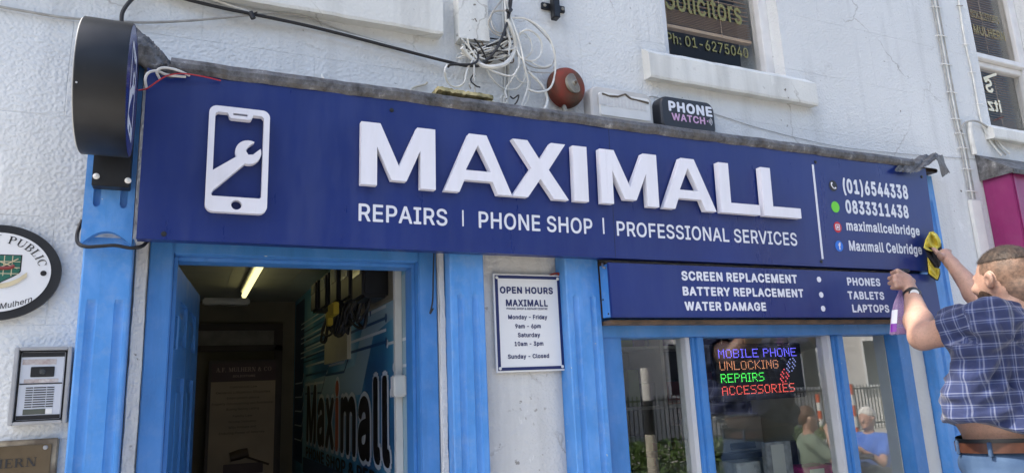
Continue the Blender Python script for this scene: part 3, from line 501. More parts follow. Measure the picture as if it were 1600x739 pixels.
put('lettering', 'S', fR, (1541, 143), (1553, 146), .085, M['crrefl'], winR, off=.03, mirror=True)  # mirrored letters: reflection of a sign opposite, painted on the pane
put('lettering', 'itz', fR, (1545, 173), (1566, 176), .075, M['crrefl'], winR, off=.03, mirror=True)
put('lettering', 'SOLICITORS', fR, (1517, 24), (1562, 42), .05, M['faintgold'], winR, off=.01)
put('lettering', 'MULHERN', fR, (1522, 50), (1572, 68), .06, M['faintgold'], winR, off=.02)
a = fR.uv(1537, 126); b = fR.uv(1557, 119)
MB().hexa([fR.p(a[0], a[1]), fR.p(b[0], b[1]), fR.p(b[0], b[1], .002), fR.p(a[0], a[1], .002)]+[fR.p(a[0], a[1]+.018), fR.p(b[0], b[1]+.018), fR.p(b[0], b[1]+.018, .002), fR.p(a[0], a[1]+.018, .002)]).build('stripe', M['crrefl'], winR)
a = fR.uv(1553, 190); b = fR.uv(1568, 184)
MB().hexa([fR.p(a[0], a[1]), fR.p(b[0], b[1]), fR.p(b[0], b[1], .002), fR.p(a[0], a[1], .002)]+[fR.p(a[0], a[1]+.006), fR.p(b[0], b[1]+.006), fR.p(b[0], b[1]+.006, .002), fR.p(a[0], a[1]+.006, .002)]).build('stripe', M['rust'], winR)

# ---- pilasters with flutes
def pilaster(x0, x1, ztop, yf, lab, flutes, zflute_top, zbot=0.0, tape=0.0):
    nx, nz = 72, 110; W = x1-x0
    zz = np.concatenate([np.linspace(zbot, 1.2, 8, endpoint=False), np.linspace(1.2, ztop, nz)])
    def f(i, j):
        z = zz[j]; u = i/nx; x = x0+W*u - tape*(2.04-z)*(1 if u > 0 else 1)*0
        d = 0
        for fx in flutes:
            dx = (u-fx)*W; zc = max(0, z-(zflute_top-.012)); rr = math.hypot(dx, zc)
            if rr < .012: d = max(d, math.sqrt(.012**2-rr**2)*.75)
        eb = .004*max(0, 1-min(u, 1-u)*W/.004)
        return (x, yf+d+eb, z)
    V = [f(i, j) for j in range(len(zz)) for i in range(nx+1)]
    F = [(j*(nx+1)+i, j*(nx+1)+i+1, (j+1)*(nx+1)+i+1, (j+1)*(nx+1)+i) for j in range(len(zz)-1) for i in range(nx)]
    mb = MB(); mb.add(V, F, True)
    y1 = -.001
    mb.add([(x0, yf+.004, zbot), (x0, y1, zbot), (x0, y1, ztop), (x0, yf+.004, ztop)], [(0, 1, 2, 3)])
    mb.add([(x1, yf+.004, zbot), (x1, y1, zbot), (x1, y1, ztop), (x1, yf+.004, ztop)], [(0, 1, 2, 3)])
    mb.add([(x0, yf+.004, ztop), (x1, yf+.004, ztop), (x1, y1, ztop), (x0, y1, ztop)], [(0, 1, 2, 3)])
    return mb.build('pilaster', M['blue'], B, lab)
p1 = pilaster(-.277, -.155, 2.06, -.08, 'left blue pilaster with arched cap and black cable', (.25, .80), 1.885)
pilaster(.792, .916, 2.16, -.08, 'middle blue pilaster right of the open doorway', (.30, .72), 1.915)
pilaster(1.237, 1.379, 2.16, -.08, 'wide blue pilaster left of the shop window', (.26, .76), 1.915)
p4 = pilaster(3.175, 3.383, 2.55, -.08, 'right blue pilaster behind the man', (.30, .80), 2.42)
# upper block of the left pilaster: arch-cut lower edge, two short flutes
zlo, zhi = 2.032, 2.60; x0, x1 = -.282, -.158
poly = [x0, zhi, x0, zlo]
for k in range(17): u = k/16; poly += [x0+(x1-x0)*(.02+.96*u), zlo+.040*math.sin(math.pi*u)**.8]
poly += [x1, zlo, x1, zhi]
hl = []
for fx in (.25, .78):
    cx = x0+(x1-x0)*fx; q = [cx-.009, 2.30]
    for k in range(9): a_ = math.pi+math.pi*k/8; q += [cx+.009*math.cos(a_), 2.152+.012*math.sin(a_)]
    q += [cx+.009, 2.30]; hl.append(q)
cap = polypart('cap_block', [poly]+hl, wallframe(-.0805), M['blue'], p1, .028)
MB().box(x0+.01, x1-.01, -.094, -.0815, 2.12, 2.32).build('flute_back', M['blue'], cap)

# ---- door frame
fY0, fY1 = -.012, .11
mb = MB()
mb.box(-.116, -.052, fY0, fY1, 0, 2.093, .004); mb.box(.703, .768, fY0, fY1, 0, 2.093, .004); mb.box(-.052, .703, fY0, fY1, 2.033, 2.093, .004)
mb.box(-.052, -.040, .03, fY1, 0, 2.033, .002); mb.box(.691, .703, .03, fY1, 0, 2.033, .002); mb.box(-.040, .691, .03, fY1, 2.021, 2.033, .002)
dframe = mb.build('door_frame', M['blue2'], B)
# rough plaster strips and infill
def roughbox(x0, x1, z0, z1, yf, seed, mt, name, parent, lab=None, amp=.003):
    r = np.random.default_rng(seed); nz = 160; nx = 14
    jl = np.convolve(r.normal(0, amp, nz+9), np.ones(14)/14, 'same')[:nz+1]; jr = np.convolve(r.normal(0, amp, nz+9), np.ones(14)/14, 'same')[:nz+1]
    def f(u, v):
        j = round(v*nz); i = round(u*nx); xa = x0+jl[j]; xb = x1+jr[j]
        e = .006 if i in (0, nx) else 0
        return (xa+(xb-xa)*u, yf+e+r.normal(0, .0006), z0+(z1-z0)*v)
    v, fc = grid(f, nx, nz); mb = MB().add(v, fc, True)
    mb.add([(x0, yf+.006, z0), (x0, 0, z0), (x0, 0, z1), (x0, yf+.006, z1)], [(0, 1, 2, 3)]); mb.add([(x1, yf+.006, z0), (x1, 0, z0), (x1, 0, z1), (x1, yf+.006, z1)], [(0, 1, 2, 3)])
    return mb.build(name, mt, parent, lab)
roughbox(-.152, -.119, 1.0, 2.10, -.022, 3, M['infill'], 'plaster_strip', B)
roughbox(.771, .790, 1.0, 2.10, -.030, 4, M['infill'], 'plaster_strip', B)
roughbox(.918, 1.236, 1.0, 2.12, -.012, 5, M['infill'], 'plaster_panel', B, 'scuffed plaster panel between two pilasters below the hours sign', amp=.001)
roughbox(3.063, 3.174, .9, 1.84, -.03, 6, mat('white painted board', (.66, .67, .64), .5, var=.06, bump=.1), 'plaster_strip', B, amp=.0008)

# ---- open door leaf (hinged on the left, swung inwards)
D = thing('open_door', 'blue panelled front door standing open inwards', 'door', (-.04, .11, 0))
hx, hy = -.040, .112; ex, ey = .034, .80
dv = np.array([ex-hx, ey-hy, 0]); dl = np.linalg.norm(dv); dv /= dl
dn = np.array([dv[1], -dv[0], 0])       # face seen from the street
fD = Frame((hx, hy, 0), dv, (0, 0, 1))  # normal = right x up
if np.dot(fD.n, dn) < 0: pass
leaf = MB(); n_ = fD.n
def dbox(mb, a0, a1, z0, z1, c0, c1, b=.0):
    P8 = [fD.p(a, z, c) for z in (z0, z1) for a, c in ((a0, c0), (a1, c0), (a1, c1), (a0, c1))]
    mb.hexa(P8)
dbox(leaf, 0, dl, .02, 2.018, -.040, -.012)
st = [(0, .10), (dl/2-.04, dl/2+.04), (dl-.10, dl)]
rl = [(.02, .24), (.86, .98), (1.68, 1.78), (1.92, 2.018)]
for a0, a1 in st: dbox(leaf, a0, a1, .02, 2.018, -.012, 0)
for i in range(2):
    a0, a1 = st[i][1], st[i+1][0]
    for z0, z1 in rl: dbox(leaf, a0, a1, z0, z1, -.012, -.0005)
    for j in range(3):
        z0, z1 = rl[j][1], rl[j+1][0]; q = .025
        leaf.add([fD.p(a0+q, z0+q, -.012), fD.p(a1-q, z0+q, -.012), fD.p(a1-q, z1-q, -.012), fD.p(a0+q, z1-q, -.012), fD.p(a0+2*q, z0+2*q, -.003), fD.p(a1-2*q, z0+2*q, -.003), fD.p(a1-2*q, z1-2*q, -.003), fD.p(a0+2*q, z1-2*q, -.003)], [(0,1,5,4),(1,2,6,5),(2,3,7,6),(3,0,4,7),(4,5,6,7)])
lf = leaf.build('leaf', M['blue2'], D)
hd = MB().tube([fD.p(dl-.055, 1.32, .0), fD.p(dl-.055, 1.32, .045), fD.p(dl-.05, 1.30, .055), fD.p(dl-.05, 1.16, .055), fD.p(dl-.055, 1.14, .04), fD.p(dl-.055, 1.14, 0)], .008, 8, 5)
hd.build('handle', M['wplastic'], D)
M['hinge'] = mat('painted hinge', (.04, .17, .42), .4, bump=.1)
for z in (1.76, 1.30): 
    mb = MB().box(-.0395, -.0385, .045, .105, z, z+.10)
    mb.tube([(-.034, .112, z), (-.034, .112, z+.10)], .006, 8, 1)
    for k in range(3): mb.lathe((-.0385, .06+.02*(k % 2), z+.02+.03*k), (1, 0, 0), [(.0001, .0015), (.004, .0014), (.0045, 0)], 8)
    mb.build('hinge', M['hinge'], D)

# ---- hall behind the door
HZ, HY, HXR, HXL = 2.335, 3.45, .755, -.16
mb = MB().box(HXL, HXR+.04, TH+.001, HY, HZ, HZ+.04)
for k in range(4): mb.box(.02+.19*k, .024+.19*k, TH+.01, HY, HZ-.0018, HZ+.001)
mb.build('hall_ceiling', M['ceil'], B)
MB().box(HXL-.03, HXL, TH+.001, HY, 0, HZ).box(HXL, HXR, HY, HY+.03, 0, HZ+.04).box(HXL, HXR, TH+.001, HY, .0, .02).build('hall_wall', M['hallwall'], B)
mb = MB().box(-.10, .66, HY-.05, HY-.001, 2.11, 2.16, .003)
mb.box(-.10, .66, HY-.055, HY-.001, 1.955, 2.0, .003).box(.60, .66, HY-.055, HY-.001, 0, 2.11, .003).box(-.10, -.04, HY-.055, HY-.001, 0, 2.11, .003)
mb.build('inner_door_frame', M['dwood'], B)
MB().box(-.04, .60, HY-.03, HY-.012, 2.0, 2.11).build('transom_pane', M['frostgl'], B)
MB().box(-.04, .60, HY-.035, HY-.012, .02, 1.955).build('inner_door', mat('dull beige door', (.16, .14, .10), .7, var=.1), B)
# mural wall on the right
def mural_mat():
    m = bpy.data.materials.new('blue circuit mural'); m.use_nodes = True; nt = m.node_tree; b = nt.nodes['Principled BSDF']; L = nt.links.new
    P = nd(nt, 'TexCoord').outputs['Object']
    n1 = nd(nt, 'TexNoise', i_Scale=1.6, i_Detail=2); L(P, n1.inputs['Vector'])
    c = ramp(nt, n1.outputs['Fac'], [(.35, (.03, .16, .36)), (.5, (.08, .38, .60)), (.65, (.34, .62, .75))])
    L(c, b.inputs['Base Color']); b.inputs['Roughness'].default_value = .35; return m
M['mural'] = mural_mat(); M['mline'] = mat('mural white line', (.78, .84, .88), .4); M['mdark'] = mat('mural dark line', (.02, .09, .24), .4)
M['orange'] = mat('orange vinyl', (.55, .13, .05), .4); M['ink'] = mat('black vinyl', (.012, .012, .014), .4)
mur = MB().box(HXR, HXR+.035, TH+.001, HY, .02, HZ)
mur = mur.box(.7685, .80, .112, TH, .02, 2.095).build('wall_mural', M['mural'], B, 'blue mural wall with circuit lines and large black lettering inside the hall')
fM = Frame((HXR, 0, 0), (0, -1, 0), (0, 0, 1))     # u = -Y
fM.n = np.array([-1., 0, 0])
def mp(px, py): q = atX(px, py, HXR); return (-q[1], q[2])
def mline(pts, w_=.012, mt='mline', dot=True):
    mb = MB()
    for k, ((a, b), (c, d)) in enumerate(zip(pts, pts[1:])):
        L_ = math.hypot(c-a, d-b) or 1; nx, nz = -(d-b)/L_*w_/2, (c-a)/L_*w_/2; o_ = .0012+.0002*k
        mb.add([fM.p(a+nx, b+nz, o_), fM.p(c+nx, d+nz, o_), fM.p(c-nx, d-nz, o_), fM.p(a-nx, b-nz, o_)], [(0, 1, 2, 3)])
    if dot:
        c_ = circ(pts[-1][0], pts[-1][1], w_*1.5, 14); q = [fM.p(c_[2*i], c_[2*i+1], .003) for i in range(14)]; mb.add(q, [tuple(range(14))])
    mb.build('circuit_line', M[mt], mur)
for k in range(9):
    z = 1.84+.035*k; mline([(-3.1, z), (-1.5-.09*k, z), (-1.3-.09*k, z+.12), (-.9, z+.12)], .010, 'mline' if k % 3 else 'mdark', k % 2 == 0)
for k in range(5):
    z = 1.30+.10*k; mline([(-3.35, z), (-3.0-.0*k, z), (-2.92, z+.05)], .010, 'mline', True)
for (z, u0, u1) in ((1.80, -.60, -.30), (1.70, -.5, -.30), (1.60, -.55, -.30)): mline([(u1, z), (u0, z)], .012)
def mtext(s, pL, pR, h, mt, up=0.0, off=.03, caph=.5087, th=.004, nm='lettering'):
    a, za = mp(*pL); b, zb = mp(*pR); z = (za+zb)/2
    return text(nm, s, fM.up(up), a, b, z, h, mt, mur, off=off, th=th, caph=caph)
aM, zM = mp(480, 660); bM, zb_ = mp(614, 722); print('mural', aM, zM, bM, zb_)
zbase = 1.328; hM = .325
V_, F_ = line2d('Max\u0131mall', .045); xs_ = V_[:, 0]
def place_mural(s, off, mt, up, grow, i_only=None):
    x = 0; chars_ = []
    for ch in s:
        adv = FONT[ch][0]/1000+.05; chars_.append((ch, x, adv)); x += adv
    tot = x; mb = MB()
    for ch, xx, adv in chars_:
        if i_only is not None and (ch in 'i\u0131') != i_only: continue
        v, f = glyph(ch)
        for k in range(12):
            dx, dz = off*math.cos(k*math.pi/6), off*math.sin(k*math.pi/6)
            mb.add([fM.p(aM+(p[0]+dx+xx)/tot*(bM-aM), zbase+(p[1]+dz)/.5087*hM, up+.00008*k+.00002*p[2]) for p in v], f)
    mb.build('lettering', mt, mur)
M['mpale'] = mat('mural pale swoosh', (.36, .54, .64), .4); M['mdeep'] = mat('mural deep blue', (.02, .07, .20), .4)
def mpoly(pts, mt, o_): MB().add([fM.p(a, b, o_) for a, b in pts], [tuple(range(len(pts)))]).build('mural_band', M[mt], mur)
mpoly([(-3.4, 1.15), (-2.95, 1.15), (-2.95, 2.3), (-3.4, 2.3)], 'mdeep', .0004)
mpoly([(-2.9, 1.70), (-1.25, 1.74), (-1.0, 1.98), (-.50, 2.0), (-.50, 1.9), (-.85, 1.86), (-1.1, 1.60), (-2.9, 1.58)], 'mpale', .0006)
mpoly([(-.52, 1.15), (-.30, 1.15), (-.30, 2.05), (-.42, 2.05)], 'mpale', .0005)
mpoly([(-2.9, 1.10), (-.6, 1.12), (-.6, 1.22), (-2.9, 1.20)], 'mdeep', .0007)
for k in range(7):
    z = 1.62+.05*k; mline([(-2.85, z+.012*k), (-2.2+.1*k, z+.012*k), (-2.05+.1*k, z+.10), (-1.5, z+.10), (-1.35, z+.19), (-.62, z+.19)], .013, 'mline' if k % 2 else 'mdark', k % 2 == 0)
place_mural('Maximall', .062, M['mline'], .004, 0)
place_mural('Maximall', .030, M['ink'], .0065, 0, False); place_mural('Maximall', .030, M['orange'], .0065, 0, True)
text('lettering', 'PHONE SHOP & REPAIR', fM.up(.004), aM, bM+.1, 1.215, .062, M['ink'], mur, off=.03, th=.002)
# cream meter board, trunking
M['board'] = mat('cream meter board', (.48, .45, .33), .7, var=.08)
a = mp(513, 485); b = mp(549, 485); MB().box(HXR-.02, HXR-.001, -b[0], -a[0], 1.78, 2.30).build('meter_board', M['board'], mur)
MT = thing('electricity_meters', 'row of black electricity meters with loose wiring high on the hall wall', 'meter', (HXR, 1.2, 1.9))
y0 = -mp(624, 450)[0]
for k, (yy, zz, s_) in enumerate(((.50, 2.00, 1.0), (.76, 2.03, .95), (1.04, 2.05, .9), (1.34, 2.06, .85), (1.66, 2.08, .8))):
    q = MB().box(HXR-.13, HXR-.021, yy, yy+.20*s_, zz-.02, zz+.19*s_, .012).build('meter', M['black'], MT)
    MB().box(HXR-.134, HXR-.1305, yy+.03, yy+.17*s_, zz+.08, zz+.16*s_).build('meter_window', mat('meter glass', (.20, .21, .19), .15), q)
mb = MB().box(HXR-.02, HXR-.003, .45, 1.95, 1.97, 2.31); mb.build('backboard', M['hallwall'], MT)
mb = MB()
for k in range(16):
    y_ = .52+rng.random()*1.1; z_ = 2.03; y2 = y_+rng.normal(0, .12)
    mb.tube([(HXR-.08, y_, z_), (HXR-.11, y_+.02, z_-.06-rng.random()*.09), (HXR-.09, y2, z_-.08-rng.random()*.08), (HXR-.07, y2+.03, z_)], .006, 6, 4)
mb.build('wiring', M['bcable'], MT)
MB().box(HXR-.16, HXR-.135, .95, 1.10, 1.96, 2.02, .004).box(HXR-.15, HXR-.125, 1.15, 1.2, 1.93, 2.0, .004).build('tag', mat('yellow warning tag', (.45, .33, .02), .6), MT)
yt = -mp(627, 500)[0]
TR = thing('cable_trunking', 'white plastic trunking with a switch box on the hall wall', 'trunking', (HXR, yt, 1.2))
MB().box(HXR-.028, HXR-.001, yt-.015, yt+.018, .3, HZ-.002, .003).build('duct', M['wplastic'], TR)
MB().box(HXR-.05, HXR-.001, yt-.07, yt-.016, 1.585, 1.665, .005).build('switch_box', M['wplastic'], TR)
# strip lamp
M['tube'] = mat('lit fluorescent tube', (1, .90, .42), .4, emit=.62)
FL = thing('fluorescent_lamp', 'lit yellowish fluorescent tube on the hall ceiling', 'lamp', (.33, 1.9, HZ))
MB().box(.300, .350, 1.28, 2.72, HZ-.035, HZ-.003, .004).build('batten', M['wplastic'], FL)
MB().tube([(.325, 1.30, HZ-.055), (.325, 2.70, HZ-.055)], .017, 12, 1).build('tube', M['tube'], FL)
MB().box(.312, .338, 1.275, 1.30, HZ-.075, HZ-.035).box(.312, .338, 2.70, 2.725, HZ-.075, HZ-.035).build('tube_holder', M['wplastic'], FL)
EL = thing('emergency_light', 'unlit white emergency light at the far end of the hall ceiling', 'lamp', (.25, 3.2, HZ))
MB().box(.08, .40, 3.22, 3.32, HZ-.05, HZ-.003, .01).build('housing', M['wplastic'], EL)
# solicitors' poster leaning at the back of the hall
PO = thing('poster_board', 'framed dark poster with gavel picture leaning against the inner door', 'poster', (.35, 3.2, 0))
fP = wallframe(3.15)
pxa = fP.uv(331, 570)[0]; pxb = fP.uv(431, 570)[0]; pzt = fP.uv(331, 568)[1]
MB().box(pxa-.02, pxb+.02, 3.152, 3.18, .6, pzt+.02, .003).build('frame', M['dwood'], PO)
M['sepia'] = mat('sepia print', (.33, .25, .17), .5, var=.12, vscale=4); M['maroon'] = mat('maroon print', (.05, .02, .022), .5); M['sink'] = mat('brown ink', (.07, .045, .03), .5); M['pinkish'] = mat('pale pink print', (.45, .33, .28), .5)
MB().box(pxa, pxb, 3.1475, 3.1515, .62, pzt-.13).build('print', M['sepia'], PO)
MB().box(pxa, pxb, 3.1475, 3.1515, pzt-.129, pzt).build('header', M['maroon'], PO)
# serif capitals (strokes with slabs) -------------------------------------------------
def serif_poly(ch, w=.16, t=.06):
    """list of convex polygons in a 0..W x 0..1 cell, and the width"""
    def bar(x, y0=0, y1=1, ww=w): return [(x, y0), (x+ww, y0), (x+ww, y1), (x, y1)]
    def slab(x, y, L): return [(x, y), (x+L, y), (x+L, y+t), (x, y+t)]
    def diag(xa, ya, xb, yb, ww): return [(xa, ya), (xa+ww, ya), (xb+ww, yb), (xb, yb)]
    def bowl(cx, cy, rx, ry, a0, a1, ww, tt, n=12):
        out = []
        for k in range(n):
            A0 = rad(a0+(a1-a0)*k/n); A1 = rad(a0+(a1-a0)*(k+1)/n)
            out.append([(cx+rx*math.cos(A0), cy+ry*math.sin(A0)), (cx+rx*math.cos(A1), cy+ry*math.sin(A1)), (cx+(rx-ww)*math.cos(A1), cy+(ry-tt)*math.sin(A1)), (cx+(rx-ww)*math.cos(A0), cy+(ry-tt)*math.sin(A0))])
        return out
    s = .08; B_ = bar(s)
    if ch in ' ': return [], .35
    if ch == '.': return [[(0, 0), (.15, 0), (.15, .14), (0, .14)]], .25
    if ch == 'I': return [B_, slab(0, 0, w+2*s), slab(0, 1-t, w+2*s)], w+2*s
    if ch == 'L': return [B_, slab(0, 0, .62), slab(0, 1-t, w+2*s), bar(.58, 0, .28, .05)], .66
    if ch in 'EF':
        r = [B_, slab(0, 1-t, .64), slab(s, .48, .42), bar(.59, .75, 1, .05), bar(.46, .38, .64, .05), slab(0, 0, .66 if ch == 'E' else w+2*s)]
        if ch == 'E': r.append(bar(.61, 0, .27, .05))
        return r, .68
    if ch == 'H': return [B_, bar(.62), slab(.2, .48, .46), slab(0, 0, w+2*s), slab(0, 1-t, w+2*s), slab(.54, 0, w+2*s), slab(.54, 1-t, w+2*s)], .86
    if ch == 'N': return [bar(.1, 0, 1, .06), bar(.72, 0, 1, .06), diag(.60, 0, .08, 1, .19), slab(0, 0, .26), slab(0, 1-t, .2), slab(.62, 1-t, .26)], .88
    if ch == 'M': return [bar(.1, 0, 1, .06), bar(.82, 0, 1, w), diag(.46, 0, .08, 1, w), diag(.46, 0, .84, 1, .06), slab(0, 0, .26), slab(.74, 0, .32), slab(0, 1-t, .2), slab(.84, 1-t, .22)], 1.06
    if ch == 'U': return [bar(s, .25), bar(.66, .25, 1, .06), slab(0, 1-t, w+2*s), slab(.58, 1-t, .22)]+bowl(.40, .30, .32, .31, 180, 360, w*.8, .07), .8
    if ch in 'PRB':
        r = [B_, slab(0, 0, w+2*s), slab(0, 1-t, .4)]+bowl(.36, .75, .30, .25, -90, 90, w, t)+[slab(.2, .5, .18)]
        if ch == 'R': r += [diag(.60, 0, .32, .52, .17), slab(.58, 0, .24)]
        if ch == 'B': r = r[:1]+r[2:]+[slab(0, 0, .42)]+bowl(.38, .28, .34, .28, -90, 90, w, t)
        return r, {'P': .68, 'R': .82, 'B': .74}[ch]
    if ch == 'A': return [diag(.06, 0, .38, 1, .06), diag(.64, 0, .34, 1, w), slab(.2, .30, .5), slab(0, 0, .24), slab(.56, 0, .34)], .9
    if ch == 'Y': return [bar(.34, 0, .48), diag(.34, .44, .04, 1, w), diag(.40, .44, .66, 1, .06), slab(.24, 0, .36), slab(-.02, 1-t, .3), slab(.56, 1-t, .26)], .84
    if ch == 'C': return bowl(.44, .5, .42, .5, 40, 320, w, t, 18)+[bar(.72, .68, .98, .05)], .84
    if ch == 'O': return bowl(.44, .5, .42, .5, 0, 360, w, t, 24), .9
    if ch == 'T': return [bar(.28), slab(0, 1-t, .72), slab(.2, 0, .32), bar(0, .75, 1, .05), bar(.67, .75, 1, .05)], .72
    if ch == 'S': return bowl(.34, .74, .28, .26, 30, 270, w*.8, .08)+bowl(.34, .26, .30, .28, -150, 90, w*.8, .08), .68
    if ch == '&': return bowl(.36, .74, .2, .26, 0, 360, .12, .06)+bowl(.34, .27, .32, .29, 90, 330, w, .06)+[diag(.66, 0, .2, .72, .17), slab(.62, .5, .22)], .9
    return [], .5
def serif(s, fr, x0, x1, z0, h, mt, parent, th=.0008, gap=.10, name='lettering', curve=None, mb=None):
    items = []; x = 0
    for ch in s:
        P_, W_ = serif_poly(ch)
        for k, p in enumerate(P_): items.append([(a+x, b) for a, b in p]+[k])
        x += W_+gap
    tot = x-gap; own = mb is None; mb = mb or MB()
    for it in items:
        k = it[-1]; pts = [(x0+a/tot*(x1-x0), z0+b*h) for a, b in it[:-1]]
        if curve: pts = [curve(*p) for p in pts]
        q = [fr.p(a, b, th+k*.00006) for a, b in pts]; mb.add(q, [tuple(range(len(q)))])
    if own: return mb.build(name, mt, parent)
fp = wallframe(3.147); pw = pxb-pxa
serif('A.F. MULHERN & CO', fp, pxa+.03, pxb-.03, pzt-.062, .030, M['pinkish'], PO)
text('lettering', 'SOLICITORS', fp, pxa+.14, pxb-.14, pzt-.10, .014, M['pinkish'], PO, off=.01)
for k, (s, fw) in enumerate((('Commercial Law', .42), ('General Litigation Disputes', .84), ('Employment advice', .5), ('Property Conveyancing and Residential', .95), ('Buying Selling Letting', .5), ('Family Law', .3), ('Personal Insolvency', .42), ('Wills Probate and', .42), ('Enduring Power of Attorney', .7))):
    s = ''.join(c for c in s if c in FONT or c == ' ')
    text('lettering', s, fp, pxa+pw*(.5-fw/2), pxa+pw*(.5+fw/2), pzt-.175-.038*k-(.01 if k > 4 else 0), .015, M['sink'], PO, off=.012)
mb = MB(); zg = pzt-.66
mb.box(pxa+.10, pxa+.36, 3.138, 3.1474, zg-.10, zg-.03, .003).build('gavel_picture', M['maroon'], PO)
MB().lathe((pxa+.2, 3.144, zg+.03), (.9, 0, .2), [(.001, -.06), (.03, -.06), (.036, 0), (.03, .06), (.001, .06)], 12).tube([(pxa+.2, 3.144, zg+.03), (pxb-.03, 3.144, zg-.05)], .008, 6, 1).build('gavel_picture', M['sink'], PO)

# ================================================================== shop window
W = thing('shop_window', 'blue framed display window with three panes under the lower sign', 'window', (2.2, .0, .7))
mb = MB()
mb.box(1.381, 1.478, -.045, .09, .70, 1.80, .003)                       # left jamb
mb.box(2.985, 3.062, -.045, .026, .70, 1.80, .003)                      # right jamb
mb.box(1.379, 3.062, -.06, .09, 1.765, 1.835, .003)
mb.build('frame', M['blue2'], W)
for x0, x1 in ((1.822, 1.886), (2.598, 2.668)):
    q = MB().box(x0, x1, -.02, .06, .74, 1.766, .004)
    q.box(x0+.018, x1-.014, -.03, -.019, .74, 1.766, .003)
    o = q.build('mullion', M['blue2'], W)
    MB().box(x0-.022, x0-.001, -.012, .055, .74, 1.766, .002).build('bead', M['alu'], o)
MB().box(1.479, 1.489, -.01, .05, .74, 1.766, .002).build('bead', M['dwood'], W)
for x0, x1 in ((1.482, 1.80), (1.886, 2.576), (2.668, 2.975)):
    MB().box(x0, x1, .020, .026, .74, 1.765).build('pane', M['glass'], W)
MB().box(1.381, 3.062, -.09, .10, .66, .74, .004).build('window_sill', M['blue2'], W)
MB().box(1.381, 3.17, -.05, -.001, .0, .66, .003).build('stall_riser', M['blue2'], W)
MB().box(1.385, 3.17, -.125, -.062, 1.808, 1.8225).build('timber_batten', M['wood'], W)
MB().box(1.43, 3.06, .0255, .032, 1.05, 1.051).build('shelf_edge', M['alu'], W)
# interior room
M['shopwall'] = mat('pale shop wall', (.50, .51, .47), .75, var=.05); M['shopdark'] = mat('dark slatwall', (.16, .17, .165), .6, var=.2); M['greyshelf'] = mat('grey shelf board', (.60, .62, .60), .5, var=.05)
M['greywall'] = mat('grey green panel', (.55, .58, .52), .5, var=.06)
mb = MB().box(1.40, 5.6, 2.3, 2.35, 0, 2.5).box(1.36, 1.39, TH+.001, 2.3, 0, 2.5).box(5.6, 5.65, TH+.001, 2.3, 0, 2.5).box(1.40, 5.6, TH+.001, 2.3, 0, .02)
mb.build('shop_room_wall', M['greywall'], B)
MB().box(1.395, 5.6, TH+.001, 2.295, 2.44, 2.49).build('shop_ceiling', M['ceil'], B)
MB().box(2.986, 3.018, .028, .95, .76, 1.83).build('window_return', mat('cream lining board', (.80, .76, .66), .6, var=.08, bump=.1), W)
SH = thing('wall_shelving', 'grey wall shelving with stock boxes behind the left panes', 'shelving', (2.3, 1.5, .9))
xa, xb = 2.1, 4.7; ORD = 'first second third fourth fifth sixth seventh eighth ninth tenth eleventh twelfth thirteenth fourteenth fifteenth sixteenth seventeenth eighteenth nineteenth twentieth'.split()+['last']*9
q = MB()
for z in (1.06, 1.43, 1.80, 2.15): q.box(xa, xb, 1.45, 1.80, z, z+.018)
q.build('shelf', M['greyshelf'], SH)
q = MB()
for x in (xa, 2.75, 3.4, 4.05, xb): q.box(x-.012, x+.012, 1.44, 1.80, .3, 2.3)
q.build('upright', M['greyshelf'], SH)
MB().box(xa, xb, 1.802, 1.82, .3, 2.3).build('back_panel', M['shopdark'], SH)
bc = [('purple', (.16, .06, .28)), ('green', (.22, .34, .10)), ('white', (.55, .55, .53)), ('black', (.03, .03, .035)), ('red', (.30, .04, .05)), ('blue', (.06, .12, .35)), ('grey', (.25, .26, .27))]
bm_ = {n: mat(n+' carton', c, .45) for n, c in bc}
rr = random.Random(5)
for zi, (z, zn) in enumerate(((1.078, 'lowest'), (1.448, 'second'), (1.818, 'third'), (2.168, 'top'))):
    x = xa+.03; k = 0
    while x < xb-.16:
        w_ = rr.uniform(.07, .16); h_ = rr.uniform(.12, .27); n, c = rr.choice(bc)
        o = MB().box(x, x+w_, 1.50+rr.uniform(0, .06), 1.62+rr.uniform(0, .1), z+.0005, z+h_, .002)
        t = thing('stock_box', '', 'box', (x+w_/2, 1.55, z), 'boxes stacked on the shelves inside the shop')
        t['label'] = 'small %s box, %s from the left on the %s shelf inside the shop' % (n, ORD[k], zn)
        bo = o.build('carton', bm_[n], t)
        MB().box(x+w_*.2, x+w_*.8, 1.4985, 1.4995, z+h_*.3, z+h_*.7).build('carton_label', M['vinyl'] if n != 'white' else bm_['blue'], bo) if False else None
        x += w_+rr.uniform(.005, .06); k += 1
CT = thing('shop_counter', 'dark counter inside the shop behind the LED display', 'counter', (3.0, .9, 0))
MB().box(2.5, 4.6, .85, 1.25, .02, 1.17).build('base', M['greywall'], CT); MB().box(2.45, 4.65, .80, 1.30, 1.171, 1.20, .003).build('top', M['black'], CT)
